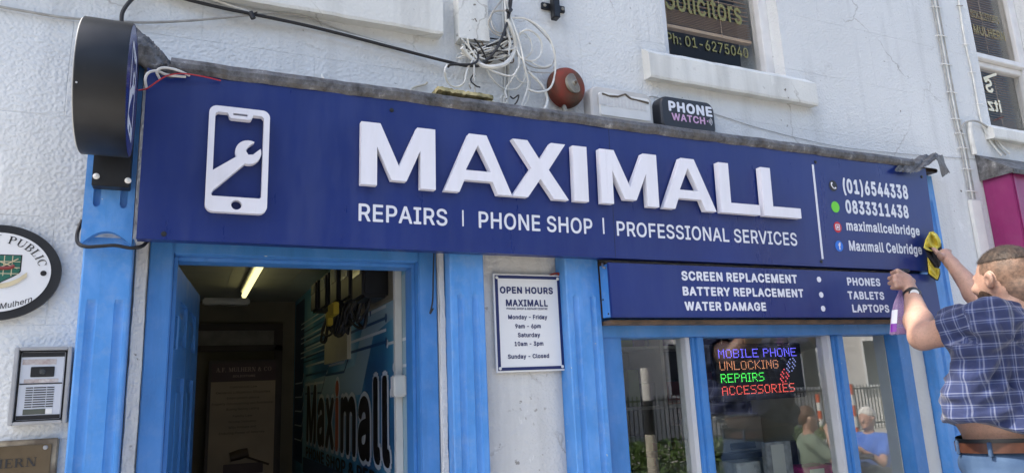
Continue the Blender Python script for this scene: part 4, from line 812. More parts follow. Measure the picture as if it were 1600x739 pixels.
# LED display
LED = thing('led_display', 'black LED display spelling services in blue green and red dots', 'display', (2.32, .14, 1.48))
l0, l1 = at(1113, 540, .12)[0], at(1250, 545, .12)[0]; lz1 = at(1113, 538, .12)[2]; lz0 = at(1117, 629, .12)[2]
print('led', l0, l1, lz0, lz1)
MB().box(l0, l1, .115, .145, lz0, lz1, .004).build('case', M['black'], LED)
MB().tube([(l0+.06, .13, lz1), (l0+.06, .13, 1.83)], .002, 5, 1).tube([(l1-.06, .13, lz1), (l1-.06, .13, 1.83)], .002, 5, 1).build('hanger', M['gcable'], LED)
G5 = {'A': '01110 10001 10001 11111 10001 10001 10001', 'B': '11110 10001 10001 11110 10001 10001 11110', 'C': '01110 10001 10000 10000 10000 10001 01110', 'E': '11111 10000 10000 11110 10000 10000 11111', 'G': '01110 10001 10000 10111 10001 10001 01110', 'H': '10001 10001 10001 11111 10001 10001 10001', 'I': '111 010 010 010 010 010 111', 'K': '10001 10010 10100 11000 10100 10010 10001', 'L': '10000 10000 10000 10000 10000 10000 11111', 'M': '10001 11011 10101 10101 10001 10001 10001', 'N': '10001 11001 10101 10101 10011 10001 10001', 'O': '01110 10001 10001 10001 10001 10001 01110', 'P': '11110 10001 10001 11110 10000 10000 10000', 'R': '11110 10001 10001 11110 10100 10010 10001', 'S': '01111 10000 10000 01110 00001 00001 11110', 'U': '10001 10001 10001 10001 10001 10001 01110', ' ': '00 00 00 00 00 00 00'}
def dots(s, x0, x1, z0, h, col, em):
    cols = []; 
    for ch in s: g = G5[ch].split(); cols += [[g[r][c] for r in range(7)] for c in range(len(g[0]))]+[['0']*7]
    cols = cols[:-1]; dx = (x1-x0)/(len(cols)-1); dz = h/6; mb = MB()
    for i, c in enumerate(cols):
        for r in range(7):
            if c[r] == '1':
                cx, cz = x0+i*dx, z0+h-r*dz
                mb.add([(cx+.0022*math.cos(a), .1146, cz+.0022*math.sin(a)) for a in [k*math.pi/3 for k in range(6)]]+[(cx, .1125, cz)], [(k, (k+1) % 6, 6) for k in range(6)])
    mb.build('lit_text', mat('led '+s.lower(), col, .4, emit=em), LED)
lw = l1-l0; lh = lz1-lz0
dots('MOBILE PHONE', l0+lw*.05, l0+lw*.93, lz0+lh*.76, lh*.135, (.16, .14, 1), 1.1)
dots('UNLOCKING', l0+lw*.05, l0+lw*.70, lz0+lh*.55, lh*.135, (1, .42, .22), .42)
dots('REPAIRS', l0+lw*.05, l0+lw*.52, lz0+lh*.335, lh*.135, (.10, 1, .14), .8)
dots('ACCESSORIES', l0+lw*.05, l0+lw*.86, lz0+lh*.12, lh*.135, (1, .13, .10), .7)
mb = MB(); mbr = MB()
for i in range(9):
    for j in range(5):
        cx = l0+lw*(.70+.022*i+.012*j); cz = lz0+lh*(.38+.045*i-.03*j)
        if (i*7+j*3) % 4 == 0: continue
        tgt = mbr if i < 4 else mb
        tgt.add([(cx+.0034*math.cos(a), .1146, cz+.0034*math.sin(a)) for a in [k*math.pi/3 for k in range(6)]], [tuple(range(6))])
mb.build('lit_icon', mat('led blue white', (.4, .45, 1), emit=.35), LED); mbr.build('lit_icon', mat('led red', (1, .12, .15), emit=.5), LED)
# few things near the glass
M['paper'] = mat('paper sheet', (.55, .55, .53), .6)
def on_shelf(px0, px1, pyt, pyb, y):
    a = at(px0, pyb, y); b = at(px1, pyb, y); t_ = at(px0, pyt, y); return a[0], b[0], a[2], t_[2]
PR = thing('white_printer', 'white printer on the counter behind the LED display', 'printer', (3.2, 1.0, 1.2))
MB().box(2.62, 2.98, .86, 1.16, 1.203, 1.40, .02).build('body', M['wplastic'], PR); MB().box(2.72, 2.90, .853, .861, 1.215, 1.25, .003).build('paper_slot', M['black'], PR)
MO = thing('computer_monitor', 'dark computer monitor on the counter inside the shop', 'monitor', (3.4, 1.0, 1.2))
MB().box(3.18, 3.62, .95, .98, 1.28, 1.56, .006).build('screen', M['black'], MO); MB().box(3.38, 3.42, .97, 1.0, 1.205, 1.30).box(3.3, 3.5, .93, 1.07, 1.203, 1.212, .003).build('stand', M['black'], MO)
DS = thing('display_shelf', 'low grey display shelf just inside the window', 'shelf', (2.3, .3, 0))
MB().box(1.49, 2.97, .20, .62, 1.04, 1.06, .003).build('top', M['greyshelf'], DS); MB().box(1.49, 2.97, .59, .615, .02, 1.04).build('back', M['greywall'], DS)
specs = [('phone_box', 'long pink and gold phone box at the foot of the right pane', 'box', 1255, 1300, 728, (.45, .04, .20), .30), ('phone_box', 'purple patterned box lying inside the right pane', 'box', 1318, 1385, 722, (.30, .07, .25), .28), ('card_sign', 'grey printed card leaning low behind the middle pane', 'sign', 1195, 1235, 690, (.30, .31, .33), .34), ('phone_box', 'white phone box low behind the middle pane', 'box', 1150, 1188, 722, (.52, .52, .5), .4), ('card_sign', 'dark card leaning behind the glass of the middle pane', 'sign', 1198, 1245, 690, (.03, .03, .035), .5)]
for nm, lab, cat, x0, x1, yt_, c, y in specs:
    a = at(x0, yt_, y); b = at(x1, yt_, y); zt = (a[2]+b[2])/2
    t = thing(nm, lab, cat, ((a[0]+b[0])/2, y, 1.06))
    mb = MB().box(a[0], b[0], y, y+(.03 if nm == 'card_sign' else .12), 1.062, max(zt, 1.10), .003); mb.build('carton' if nm == 'phone_box' else 'card', mat('print '+lab[:12], c, .4, var=.3, vscale=30), t)
    MB().box(a[0]+(b[0]-a[0])*.2, a[0]+(b[0]-a[0])*.7, y-.002, y-.0005, 1.075, max(zt, 1.10)-.012).build('printed_patch', M['paper'], t)
# ================================================================== main sign
def dusty(m, dust, amt):
    nt = m.node_tree; b = nt.nodes['Principled BSDF']; P = nd(nt, 'TexCoord').outputs['Object']; L = nt.links.new
    n = nd(nt, 'TexNoise', i_Scale=3.5, i_Detail=8, i_Roughness=.7); mp_ = nd(nt, 'Mapping'); mp_.inputs['Scale'].default_value = (3, 3, .5); L(P, mp_.inputs[0]); L(mp_.outputs[0], n.inputs['Vector'])
    src = b.inputs['Base Color'].links[0].from_socket if b.inputs['Base Color'].links else tuple(b.inputs['Base Color'].default_value[:3])
    f = ramp(nt, n.outputs['Fac'], [(.45, 0), (.75, amt)])
    L(mixc(nt, f, src, dust), b.inputs['Base Color'])
    L(ramp(nt, n.outputs['Fac'], [(.35, .26), (.7, .5)]), b.inputs['Roughness'])
dusty(M['navy'], (.12, .15, .26), .13); dusty(M['white'], (.58, .57, .56), .35)
tl = rad(2.2)
fS = Frame((0, -.150, 2.0465), (1, 0, 0), (0, -math.sin(tl), math.cos(tl)))
S = thing('shop_sign', 'long navy fascia sign with raised white MAXIMALL letters', 'sign', (1.5, -.1, 2.04))
sx0, sx1 = -.145, max(fS.uv(1447, 270)[0], fS.uv(1463, 427)[0]); sh = fS.uv(700, 178)[1]; sh = max(sh, fS.uv(1200, 240)[1])
print('sign', sx0, sx1, sh, fS.uv(1447, 270), fS.uv(1463, 427), fS.uv(228, 118), fS.uv(215, 373))
sh = .500
mb = MB()
mb.hexa([fS.p(sx0, 0, -.05), fS.p(sx1, 0, -.05), fS.p(sx1, 0, 0), fS.p(sx0, 0, 0), fS.p(sx0, sh, -.05), fS.p(sx1, sh, -.05), fS.p(sx1, sh, 0), fS.p(sx0, sh, 0)])
pan = mb.build('panel', M['navy'], S)
u_ = fS.uv(956, 300)[0]
MB().hexa([fS.p(u_, .002, 0), fS.p(u_+.0015, .002, 0), fS.p(u_+.0015, .002, .0004), fS.p(u_, .002, .0004)]+[fS.p(u_, sh-.002, 0), fS.p(u_+.0015, sh-.002, 0), fS.p(u_+.0015, sh-.002, .0004), fS.p(u_, sh-.002, .0004)]).build('panel_joint', M['black'], S)
# screws
for px, py in ((256, 366), (612, 173), (1283, 409), (1274, 254), (1440, 277)):
    u, v = fS.uv(px, py)
    MB().lathe(fS.p(u, min(max(v, .012), sh-.03), 0), fS.n, [(.0075, 0), (.0065, .003), (.0001, .0042)], 12).build('screw', M['black'], S)
# raised letters
fL = fS.up(.032)      # plane of the letter faces
def lx(px, py): return fL.uv(px, py)[0]
zb = (fL.uv(564, 289)[1]+fL.uv(1250, 341)[1])/2; zt = (fL.uv(564, 188.6)[1]+fL.uv(1190, 263)[1])/2
print('letters', fL.uv(564, 289), fL.uv(1250, 341), fL.uv(564, 188.6), fL.uv(1190, 263))
H_ = zt-zb
def LM(w_, s=.225):
    W = w_/H_; s = .25; return [[0,0, s,0, s,.62, W*.40,.10, W*.60,.10, W-s,.62, W-s,0, W,0, W,1, W-.30,1, W*.5,.33, .30,1, 0,1]]
def LA(w_):
    W = w_/H_; k = .26; c = W/2
    xi = lambda z: k + (c-k)*z/(1-.30)   # inner edge
    return [[0,0, k,0, k+.09,.21, W-k-.09,.21, W-k,0, W,0, c+.155,1, c-.155,1], [c-.225,.375, c+.225,.375, c,.82][0:6]]
def LX(w_):
    W = w_/H_; c = W/2; k = .29
    return [[0,0, k,0, c,.34, W-k,0, W,0, c+.165,.51, W-.03,1, W-.31,1, c,.67, .31,1, .03,1, c-.165,.51]]
def LI(w_): W = w_/H_; return [[0,0, W,0, W,1, 0,1]]
def LL(w_): W = w_/H_; return [[0,0, W,0, W,.205, .25,.205, .25,1, 0,1]]
lets = [(LM, 563.7, 681.0, 290, 298, 'M'), (LA, 694.3, 800.5, 300, 308, 'A'), (LX, 801.0, 889.1, 308, 316, 'X'), (LI, 898.5, 920.5, 317, 318, 'I'), (LM, 941, 1030.5, 320, 326, 'M'), (LA, 1037.8, 1120, 328, 333, 'A'), (LL, 1128.3, 1188.7, 335, 339, 'L'), (LL, 1195.2, 1252.7, 340, 343, 'L')]
for fn, pa, pb, ya, yb, ch in lets:
    xa = lx(pa, ya); xb = lx(pb, yb)
    polys = [[(xa+c*H_ if i % 2 == 0 else zb+c*H_) for i, c in enumerate(p)] for p in fn(xb-xa)]
    polypart('letter', polys, fS.up(.006), M['white'], S, .026)
# phone and spanner emblem in normalised units
ob = [fL.uv(327, 166), fL.uv(423, 173), fL.uv(320, 327), fL.uv(416, 338)]
ex0 = (ob[0][0]+ob[2][0])/2; ex1 = (ob[1][0]+ob[3][0])/2; ez0 = (ob[2][1]+ob[3][1])/2; ez1 = (ob[0][1]+ob[1][1])/2
print('emblem', ob)
def emblem(fr, x0, x1, z0, z1, mt, parent, th, name):
    W = 1.0; Hh = (z1-z0)/(x1-x0)
    def T(p): return [(x0+c*(x1-x0) if i % 2 == 0 else z0+(p[i])*(x1-x0)) for i, c in enumerate(p)]
    outer = rrect(0, 1, 0, Hh, .13, 6)
    b0 = .27; t0 = Hh-.10
    hole = [.10,.72, .10,t0-.05, .14,t0-.01, .30,t0-.01]+[.33,t0-.09, .36,t0-.105, .66,t0-.105, .69,t0-.09]+[.72,t0-.01, .86,t0-.01, .90,t0-.05, .90,b0+.03, .87,b0, .11,b0, .09,b0+.03, .12,b0+.10]
    hole += [.60,.87]     # lower handle edge up to head
    cx, cy, r = .66, 1.09, .215
    hole += circ(cx, cy, r, 10, a0=rad(-105), a1=rad(22))
    hole += [.74,1.055, .66,1.045, .615,1.12, .66,1.20]   # jaw
    hole += [.755,1.285]
    hole += circ(cx, cy, r, 10, a0=rad(78), a1=rad(208))
    hole += [.45,.98]
    home = circ(.5, .135, .085, 24); slot = rrect(.385, .625, t0-.045, t0-.005, .018, 3)
    polypart(name, [T(outer), T(hole), T(home), T(slot)], fr, mt, parent, th)
emblem(fS.up(.006), ex0, ex1, ez0, ez1, M['white'], S, .026, 'phone_emblem')
fV = fS.up(.0003)
def sput(s, pL, pR, ph, fr=fV, parent=S, mt='vinyl', off=.02, th=.0012, space=0, name='lettering'):
    a, za = fr.uv(*pL); b, zb_ = fr.uv(*pR); z = (za+zb_)/2
    h = fr.uv(pL[0], pL[1]-ph)[1]-za
    return text(name, s, fr, a, b, z, h, M[mt], parent, off=off, th=th, space=space)
sput('REPAIRS', (560, 345), (699, 353), 26.5, off=.016)
sput('PHONE SHOP', (748, 356), (926, 366), 25, off=.016)
sput('PROFESSIONAL SERVICES', (964, 368), (1246, 384.5), 22, off=.016)
def bar(fr, pa, pb, w_, parent, name='divider'):
    a = fr.uv(*pa); b = fr.uv(*pb); x = (a[0]+b[0])/2
    z0, z1 = min(a[1], b[1]), max(a[1], b[1])
    MB().hexa([fr.p(x-w_/2, z0, 0), fr.p(x+w_/2, z0, 0), fr.p(x+w_/2, z0, .0012), fr.p(x-w_/2, z0, .0012), fr.p(x-w_/2, z1, 0), fr.p(x+w_/2, z1, 0), fr.p(x+w_/2, z1, .0012), fr.p(x-w_/2, z1, .0012)]).build(name, M['vinyl'], parent)
bar(fV, (723, 329), (723.5, 354), .005, S); bar(fV, (942, 341), (943.5, 366), .006, S); bar(fV, (1271, 258), (1284, 405), .011, S)
sput('(01)6544338', (1318, 304), (1419, 308), 21, off=.042)
sput('0833311438', (1322, 334.5), (1420, 339), 19.5, off=.042)
sput('maximallcelbridge', (1323, 362), (1437, 366), 14.5, off=.032)
sput('Max\u0131mall Celbridge', (1327, 391), (1441, 398), 15, off=.032)
M['green'] = mat('green vinyl', (.16, .66, .03), .4); M['redv'] = mat('red vinyl', (.55, .012, .03), .4); M['fbblue'] = mat('mid blue vinyl', (.01, .16, .68), .4)
def icon(px, py, r, mt, th=.001):
    u, v = fV.uv(px, py); polypart('icon', [circ(u, v, r, 28)], fV, M[mt], S, th); return u, v
u, v = icon(1301.5, 291, .025, 'black')
mbh = MB(); 
pts = [(u-.008, v+.013), (u-.011, v+.004), (u-.005, v-.007), (u+.005, v-.012), (u+.013, v-.009)]
mbh.tube([fV.p(a, b, .0015) for a, b in pts], [.0042, .0026, .0022, .0026, .0042], 8, 4); mbh.build('handset_mark', M['vinyl'], S)
icon(1305, 324, .025, 'green')
u, v = icon(1308.5, 355.5, .024, 'redv')
polypart('camera_mark', [rrect(u-.013, u+.013, v-.013, v+.013, .004, 4), rrect(u-.0095, u+.0095, v-.0095, v+.0095, .003, 4)], fV.up(.0012), M['vinyl'], S, .0012)
polypart('camera_mark', [circ(u, v, .0055, 20)], fV.up(.0012), M['vinyl'], S, .0012)
u, v = icon(1311, 385, .024, 'fbblue')
text('f_mark', 'f', fV.up(.0012), u-.006, u+.009, v-.014, .028, M['vinyl'], S, off=.045, th=.0012)

# ================================================================== lower sign
S2 = thing('services_sign', 'lower navy sign listing screen battery and water repairs above the shop window', 'sign', (2.2, -.1, 1.83))
lx0, lx1, lz0_, lz1_ = 1.377, 3.172, 1.829, 2.030
MB().box(lx0, lx1, -.150, -.138, lz0_, lz1_, .0025).build('panel', M['navy'], S2)
sb = MB().box(lx0+.003, lx1-.003, -.137, -.083, lz0_+.004, lz1_-.003, .002).build('side_box', M['blue'], S2)
for y, z in ((-.125, 1.845), (-.095, 1.90)): MB().lathe((lx0+.0025, y, z), (-1, 0, 0), [(.004, 0), (.0035, .002), (.0001, .0025)], 10).build('screw', M['black'], sb)
MB().tube([(lx0-.006, -.12, 2.03), (lx0-.010, -.13, 2.015), (lx0-.006, -.14, 2.01)], .004, 6, 3).build('bracket_clip', M['steel'], S2)
f2 = wallframe(-.1504)
a_ = dict(fr=f2, parent=S2, off=.042)
sput('SCREEN REPLACEMENT', (1065, 437.5), (1246, 442.5), 13.5, **a_)
sput('BATTERY REPLACEMENT', (1067, 461), (1256, 464.5), 13, **a_)
sput('WATER DAMAGE', (1070, 484), (1197.5, 486), 13, **a_)
sput('PHONES', (1324, 445), (1376, 447.5), 11.5, **a_)
sput('TABLETS', (1325, 466.5), (1382, 468.5), 11.5, **a_)
sput('LAPTOPS', (1332, 486.5), (1390, 489), 11.5, **a_)
for px, py in ((1279.5, 437), (1283, 461), (1286, 482.5)):
    u, v = f2.uv(px, py); polypart('bullet', [circ(u, v, .012, 24)], f2, M['vinyl'], S2, .0012)
# timber / board between signs and wall so nothing is open
MB().box(-.14, 3.17, -.098, -.002, 2.102, 2.50).box(1.384, 3.17, -.070, -.002, 1.837, 2.045).build('fascia_backing', M['wood'], B)

# ================================================================== projecting round sign
PS = thing('projecting_sign', 'round black drum sign with navy face sticking out from the left pilaster', 'sign', (-.22, -.09, 2.40))
xf, yc, zc, R_, w_ = -.165, -.328, 2.402, .174, .111
dr = MB().lathe((xf-w_, yc, zc), (1, 0, 0), [(.0001, 0), (R_-.003, 0), (R_, .002), (R_, w_-.004), (R_-.002, w_-.0005), (R_-.004, w_-.003), (.0001, w_-.003)], 96).build('drum', M['blackmetal'], PS)
fF = Frame((xf-.0028, yc, zc), (0, 1, 0), (0, 0, 1)); 
polypart('face', [circ(0, 0, R_-.004, 72)], fF, M['navyface'], PS, .0018)
fFu = fF.up(.0019); s_ = .235
emblem(fFu, -s_/3.3, s_/3.3, -s_/2-.005, s_/2, M['vinyl'], PS, .0006, 'phone_emblem')
f3 = Frame((xf-w_-.0003, yc, zc), (0, -1, 0), (0, 0, 1)); polypart('face', [circ(0, 0, R_-.004, 72)], f3, M['wplastic'], PS, .0018)
MB().box(-.262, -.170, -.150, -.110, 2.19, 2.58, .0015).build('mounting_plate', M['black'], PS)
MB().box(-.255, -.19, -.170, -.1505, 2.33, 2.47, .002).build('mounting_arm', M['black'], PS)
fq = wallframe(-.1502)
for px, py in ((148, 276), (200, 283)):
    u, v = fq.uv(px, py); u = max(u, -.252); MB().lathe(fq.p(u, v, 0), (0, -1, 0), [(.0085, 0), (.0085, .002), (.005, .0055), (.0001, .0065)], 16).build('bolt', M['wplastic'], PS)
for ang in (20, 120, 200, 305): MB().lathe((xf-w_+.008, yc+R_*math.cos(rad(ang)), zc+R_*math.sin(rad(ang))), (0, math.cos(rad(ang)), math.sin(rad(ang))), [(.0025, 0), (.002, .0015), (.0001, .002)], 8).build('rivet', M['alu'], PS)

# ================================================================== lead flashing over the sign
LF = thing('lead_flashing', 'weathered grey lead roll dressed over the top of the shop sign', 'flashing', (1.5, -.1, 2.57))
nz1 = rng.normal(0, 1, 400)
def ns(x, k=0): i = (x+2)*22+k*37; a = int(i) % 399; t = i-int(i); t = t*t*(3-2*t); return nz1[a]*(1-t)+nz1[(a+1) % 400]*t
def flash(u, v):
    x = -.085+(3.11+.085)*u
    prof = [(-.0005, 2.635), (-.06, 2.615), (-.125, 2.597), (-.158, 2.592), (-.177, 2.582), (-.186, 2.566), (-.183, 2.551), (-.172, 2.541), (-.160, 2.545)]
    k = v*(len(prof)-1)*2; 
    i = min(len(prof)-2, int(k/2)); t = k/2-i; a, b = prof[i], prof[i+1]
    y = a[0]+(b[0]-a[0])*t; z = a[1]+(b[1]-a[1])*t; fr_ = min(1, v*1.6)
    return (x, y-fr_*(.0015*ns(x)+.0006*ns(x*2.7, 2)), z+fr_*(.0014*ns(x*.5, 3)+.0005*ns(x*2.1, 5)))
v_, f_ = grid(flash, 420, 16); MB().add(v_, f_, True).build('lead_roll', M['lead'], LF)
# left end: thicker cap climbing over the pilaster
mb = MB().tube([at(276, 113, -.163), at(262, 110, -.163), at(246, 100, -.160), at(230, 86, -.155), at(214, 72, -.15), at(200, 60, -.145)], [.0215, .024, .031, .037, .042, .040], 22, 8)
rv_ = np.random.default_rng(12)
for i, q in enumerate(mb.v):
    k = (ns(q[0]*5+q[2]*3, 7)*.0035+ns(q[2]*9+q[1]*4, 13)*.003+rv_.normal(0, .0006)); mb.v[i] = (q[0], q[1]-k, q[2]+k*.8)
mb.hexa([(-.28, -.15, 2.60), (-.085, -.15, 2.565), (-.085, -.001, 2.60), (-.28, -.001, 2.62), (-.28, -.14, 2.655), (-.085, -.15, 2.585), (-.085, -.001, 2.635), (-.28, -.001, 2.69)])
mb.build('lead_end_cap', M['lead'], LF)
MB().box(-.285, -.150, -.10, -.002, 2.601, 2.655, .008).build('pilaster_top', M['lead'], LF)
MB().tube([atp for atp in (at(268, 100, -.175), at(250, 104, -.19), at(244, 118, -.19), at(262, 112, -.18))], .0016, 6, 5).build('tie_wire', M['bcable'], LF)
# right end: flap lifted and folded
lpts = {'a': [(1338, 266), (1380, 256), (1425, 246), (1447, 243), (1460, 240)], 'b': [(1338, 272), (1385, 271), (1430, 266), (1447, 262), (1464, 246)], }
def flapr(u, v):
    top = [at(1398, 253, -.10), at(1408, 253, -.12), at(1420, 250, -.12), at(1440, 244, -.11), at(1461, 239, -.12), at(1471, 246, -.10), at(1482, 271, -.05)]
    bot = [at(1398, 267, -.188), at(1408, 269, -.190), at(1418, 270, -.192), at(1432, 270, -.198), at(1448, 260, -.21), at(1462, 248, -.21), at(1473, 277, -.16)]
    k = u*6; i = min(5, int(k)); t = k-i
    a = top[i]*(1-t)+top[i+1]*t; b = bot[i]*(1-t)+bot[i+1]*t; p = a*(1-v)+b*v
    p = p+np.array([0, -.018*math.sin(math.pi*v)+.003*math.sin(u*34+v*6), .004*math.sin(math.pi*v)+.0018*math.sin(u*27+v*9)+.003*ns(u*5+v, 21)]); return p
v_, f_ = grid(flapr, 60, 14); MB().add(v_, f_, True).build('lifted_lead_flap', M['lead'], LF, 'lifted crumpled lead flap at the right end of the sign')
MB().box(2.98, 3.36, -.13, -.002, 2.552, 2.572, .004).build('flap_shade', M['dwood'], LF)  # dark box standing in for the shaded cavity beneath the flap

# ================================================================== hours sign
HS = thing('hours_sign', 'white opening hours board with navy border screwed between two pilasters', 'sign', (1.108, -.03, 1.65))
hx0, hx1, hz0, hz1 = .971, 1.2435, 1.652, 1.998
MB().box(hx0, hx1, -.030, -.0225, hz0, hz1, .0012).build('board', mat('glossy white board', (.76, .77, .77), .15), HS)
fh = wallframe(-.0302); bw = .011
M['navyv'] = mat('navy print', (.012, .022, .11), .3)
polypart('border', [rrect(hx0+.006, hx1-.006, hz0+.006, hz1-.006, .001, 1), rrect(hx0+.006+bw, hx1-.006-bw, hz0+.006+bw, hz1-.006-bw, .001, 1)], fh, M['navyv'], HS, .0012)
def ht(s, pL, pR, ph, off=.03): sput(s, pL, pR, ph, fr=fh, parent=HS, mt='navyv', off=off, th=.0012)
ht('OPEN HOURS', (781, 457.5), (864, 460), 10, .04)
ht('MAXIMALL', (790.5, 477.5), (856, 479.5), 10, .035)
ht('PHONE SHOP & REPAIR CENTRE', (791.5, 483.6), (855.5, 484.8), 3.2, .02)
ht('Monday - Friday', (794, 498), (855, 499.5), 6.5, .028); ht('9am - 6pm', (805, 512.5), (845, 513.3), 6.5, .028)
ht('Saturday', (809, 526.3), (844, 527), 6.5, .028); ht('10am - 3pm', (804, 540), (849, 540.5), 6.5, .028); ht('Sunday - Closed', (793.5, 560), (858, 559.5), 6.5, .028)
for x, z in ((hx0+.014, hz1-.014), (hx1-.014, hz1-.014), (hx0+.014, hz0+.014), (hx1-.014, hz0+.014)): MB().lathe((x, -.0302, z), (0, -1, 0), [(.006, 0), (.006, .001), (.004, .0035), (.0001, .004)], 14).build('screw_cap', M['wplastic'], HS)
MB().tube([at(858, 431, -.025), at(866, 428, -.03), at(873, 427.5, -.032), at(872, 431, -.03)], .0035, 6, 4).build('wall_plug', mat('rusty plug', (.22, .03, .02), .7), HS)

# ================================================================== intercom, oval sign, plaque
IC = thing('intercom', 'silver door intercom with camera and speaker slots in a metal frame', 'intercom', (-.35, -.03, 1.56))
a = at(11, 664, -.03); b = at(113, 544, -.03); print('ic', a, b)
ix0, ix1, iz0, iz1 = -.418, -.287, 1.560, 1.762
mb = MB()
for q in ((ix0, ix0+.010, iz0, iz1), (ix1-.010, ix1, iz0, iz1), (ix0+.0105, ix1-.0105, iz0, iz0+.009), (ix0+.0105, ix1-.0105, iz1-.009, iz1)): mb.box(q[0], q[1], -.042, -.002, q[2], q[3], .002)
mb.build('surround', M['steel'], IC)
MB().box(ix0+.0105, ix1-.0105, -.020, -.003, iz0+.0095, iz1-.0095).build('shadow_gap', M['black'], IC)  # black backing imitates the shadow around the face plate
MB().box(ix0+.0145, ix1-.0165, -.030, -.0205, iz0+.012, iz1-.0125, .002).build('face_plate', mat('light silver plate', (.60, .63, .68), .4, metal=.15), IC)
for za_, zb2 in ((iz1-.026, iz1-.0135), (iz0+.013, iz0+.024)): MB().box(ix0+.0155, ix1-.0175, -.0312, -.0302, za_, zb2).build('black_band', M['black'], IC)
cx = (ix0+ix1)/2
MB().box(cx-.027, cx+.027, -.0325, -.0305, 1.683, 1.710, .001).build('camera_window', M['black'], IC)
MB().lathe((cx, -.0325, 1.6965), (0, -1, 0), [(.008, 0), (.007, .002), (.0001, .003)], 20).build('camera_lens', mat('lens', (.05, .055, .06), .1), IC)
mb = MB().box(ix0+.016, ix1-.018, -.0312, -.0302, 1.664, 1.667)
for k in range(9):
    z = 1.654-.0062*k
    for xa_, xb_ in ((cx-.034, cx-.018), (cx-.016, cx+.012), (cx+.014, cx+.030)): mb.box(xa_, xb_, -.0312, -.0302, z, z+.0026)
mb.build('speaker_slots', M['black'], IC)
MB().box(cx-.036, cx+.014, -.0312, -.0302, 1.586, 1.600).build('display', mat('lcd grey', (.10, .11, .09), .2), IC)
MB().box(cx+.0145, cx+.030, -.0318, -.0302, 1.586, 1.600, .0006).build('call_button', M['wplastic'], IC)
MB().box(cx-.047, cx+.030, -.0309, -.0304, 1.716, 1.730).box(cx-.040, cx+.038, -.0309, -.0304, 1.668, 1.678).build('worn_paper_label', mat('worn label', (.55, .52, .5), .8, col2=(.38, .30, .28), vscale=80), IC)

OV = thing('oval_sign', 'oval white notary sign with thick black rim and green shield', 'sign', (-.5, -.02, 1.95))
fo = wallframe(-.012)
# ellipse through the seen rim: right edge 97, top 355, bottom 500
r_ = fo.uv(97, 423); tp = fo.uv(10, 355); bt = fo.uv(10, 500); print('oval', r_, tp, bt)
ocz = (tp[1]+bt[1])/2; orz = (tp[1]-bt[1])/2+.003; ocx = r_[0]-.150; orx = .150; th = rad(0)
polypart('rim', [circ(ocx, ocz, orx, 72, orz)], fo, M['black'], OV, .010)
fo2 = fo.up(.0102)
polypart('face', [circ(ocx, ocz, orx-.024, 72, orz-.022)], fo2, mat('white enamel', (.74, .75, .76), .25), OV, .002)
fo3 = fo2.up(.0022)
def arc_text(s, aw0, aw1, rx, rz, h, serifed=True):
    # angle runs clockwise from aw0 to aw1 in degrees, u in 0..1
    def cv(x, z): t = rad(aw0+(aw1-aw0)*x); return (ocx+(rx+z)*math.cos(t), ocz+(rz+z)*math.sin(t))
    if serifed: serif(s, fo3, 0, 1, 0, h, M['ink'], OV, curve=cv, gap=.16)
    else: text('lettering', s, fo3, 0, 1, 0, h, M['ink'], OV, off=.01, th=.0004, warp=cv)
arc_text('NOTARY PUBLIC', 168, 12, orx-.052, orz-.050, .021)
def cvb(x, z): t = rad(228+(312-228)*x); return (ocx+(orx-.034-z)*math.cos(t), ocz+(orz-.034-z)*math.sin(t))
q1 = fo3.uv(0, 483); q2 = fo3.uv(50, 467); sl_ = (q2[1]-q1[1])/(q2[0]-q1[0]); aw = (q2[0]-q1[0])/7
def wq(x, z): t = x-q1[0]; return (x, z+q1[1]+.15*t+ 2.2*max(0, t)**2)
text('lettering', 'Mulhern', fo3, q1[0]+.0, q2[0], 0, .015, M['ink'], OV, off=.008, th=.0004, warp=wq)
u, v = fo3.uv(68, 427.5); polypart('dot', [circ(u, v, .0075, 20)], fo3, M['ink'], OV, .001)
# shield
M['shieldg'] = mat('dark green enamel', (.02, .13, .09), .4); M['cr2'] = mat('cream enamel', (.60, .52, .34), .4); M['redbrown'] = mat('dark red enamel', (.22, .03, .03), .4)
sR = fo3.uv(33, 401)[0]; sT = fo3.uv(15, 400)[1]; sB = fo3.uv(8, 443)[1]; sw = .092; sL = sR-sw
def shield(x0, x1, z0, z1): 
    c = (x0+x1)/2; out = [x0, z1, x0, z0+(z1-z0)*.45]
    for k in range(1, 8): t = k/8; out += [x0+(c-x0)*t**1.6, z0+(z1-z0)*.45*(1-t)**.8]
    out += [c, z0]
    for k in range(7, 0, -1): t = k/8; out += [x1-(x1-c)*t**1.6, z0+(z1-z0)*.45*(1-t)**.8]
    return out+[x1, z0+(z1-z0)*.45, x1, z1]
polypart('shield', [shield(sL-.003, sR+.003, sB-.003, sT+.003)], fo3, M['ink'], OV, .0004)
polypart('shield', [shield(sL, sR, sB, sT)], fo3.up(.0006), M['shieldg'], OV, .0004)
mb = MB()
for k in range(1, 5): x = sL+sw*k/5; mb.hexa([fo3.p(x-.001, sB+.02, .0011), fo3.p(x+.001, sB+.02, .0011), fo3.p(x+.001, sB+.02, .0015), fo3.p(x-.001, sB+.02, .0015), fo3.p(x-.001, sT, .0011), fo3.p(x+.001, sT, .0011), fo3.p(x+.001, sT, .0015), fo3.p(x-.001, sT, .0015)])
for k in range(1, 4): z = sT-(sT-sB)*k/4.6; mb.hexa([fo3.p(sL, z-.001, .0016), fo3.p(sR, z-.001, .0016), fo3.p(sR, z-.001, .0019), fo3.p(sL, z-.001, .0019), fo3.p(sL, z+.001, .0016), fo3.p(sR, z+.001, .0016), fo3.p(sR, z+.001, .0019), fo3.p(sL, z+.001, .0019)])
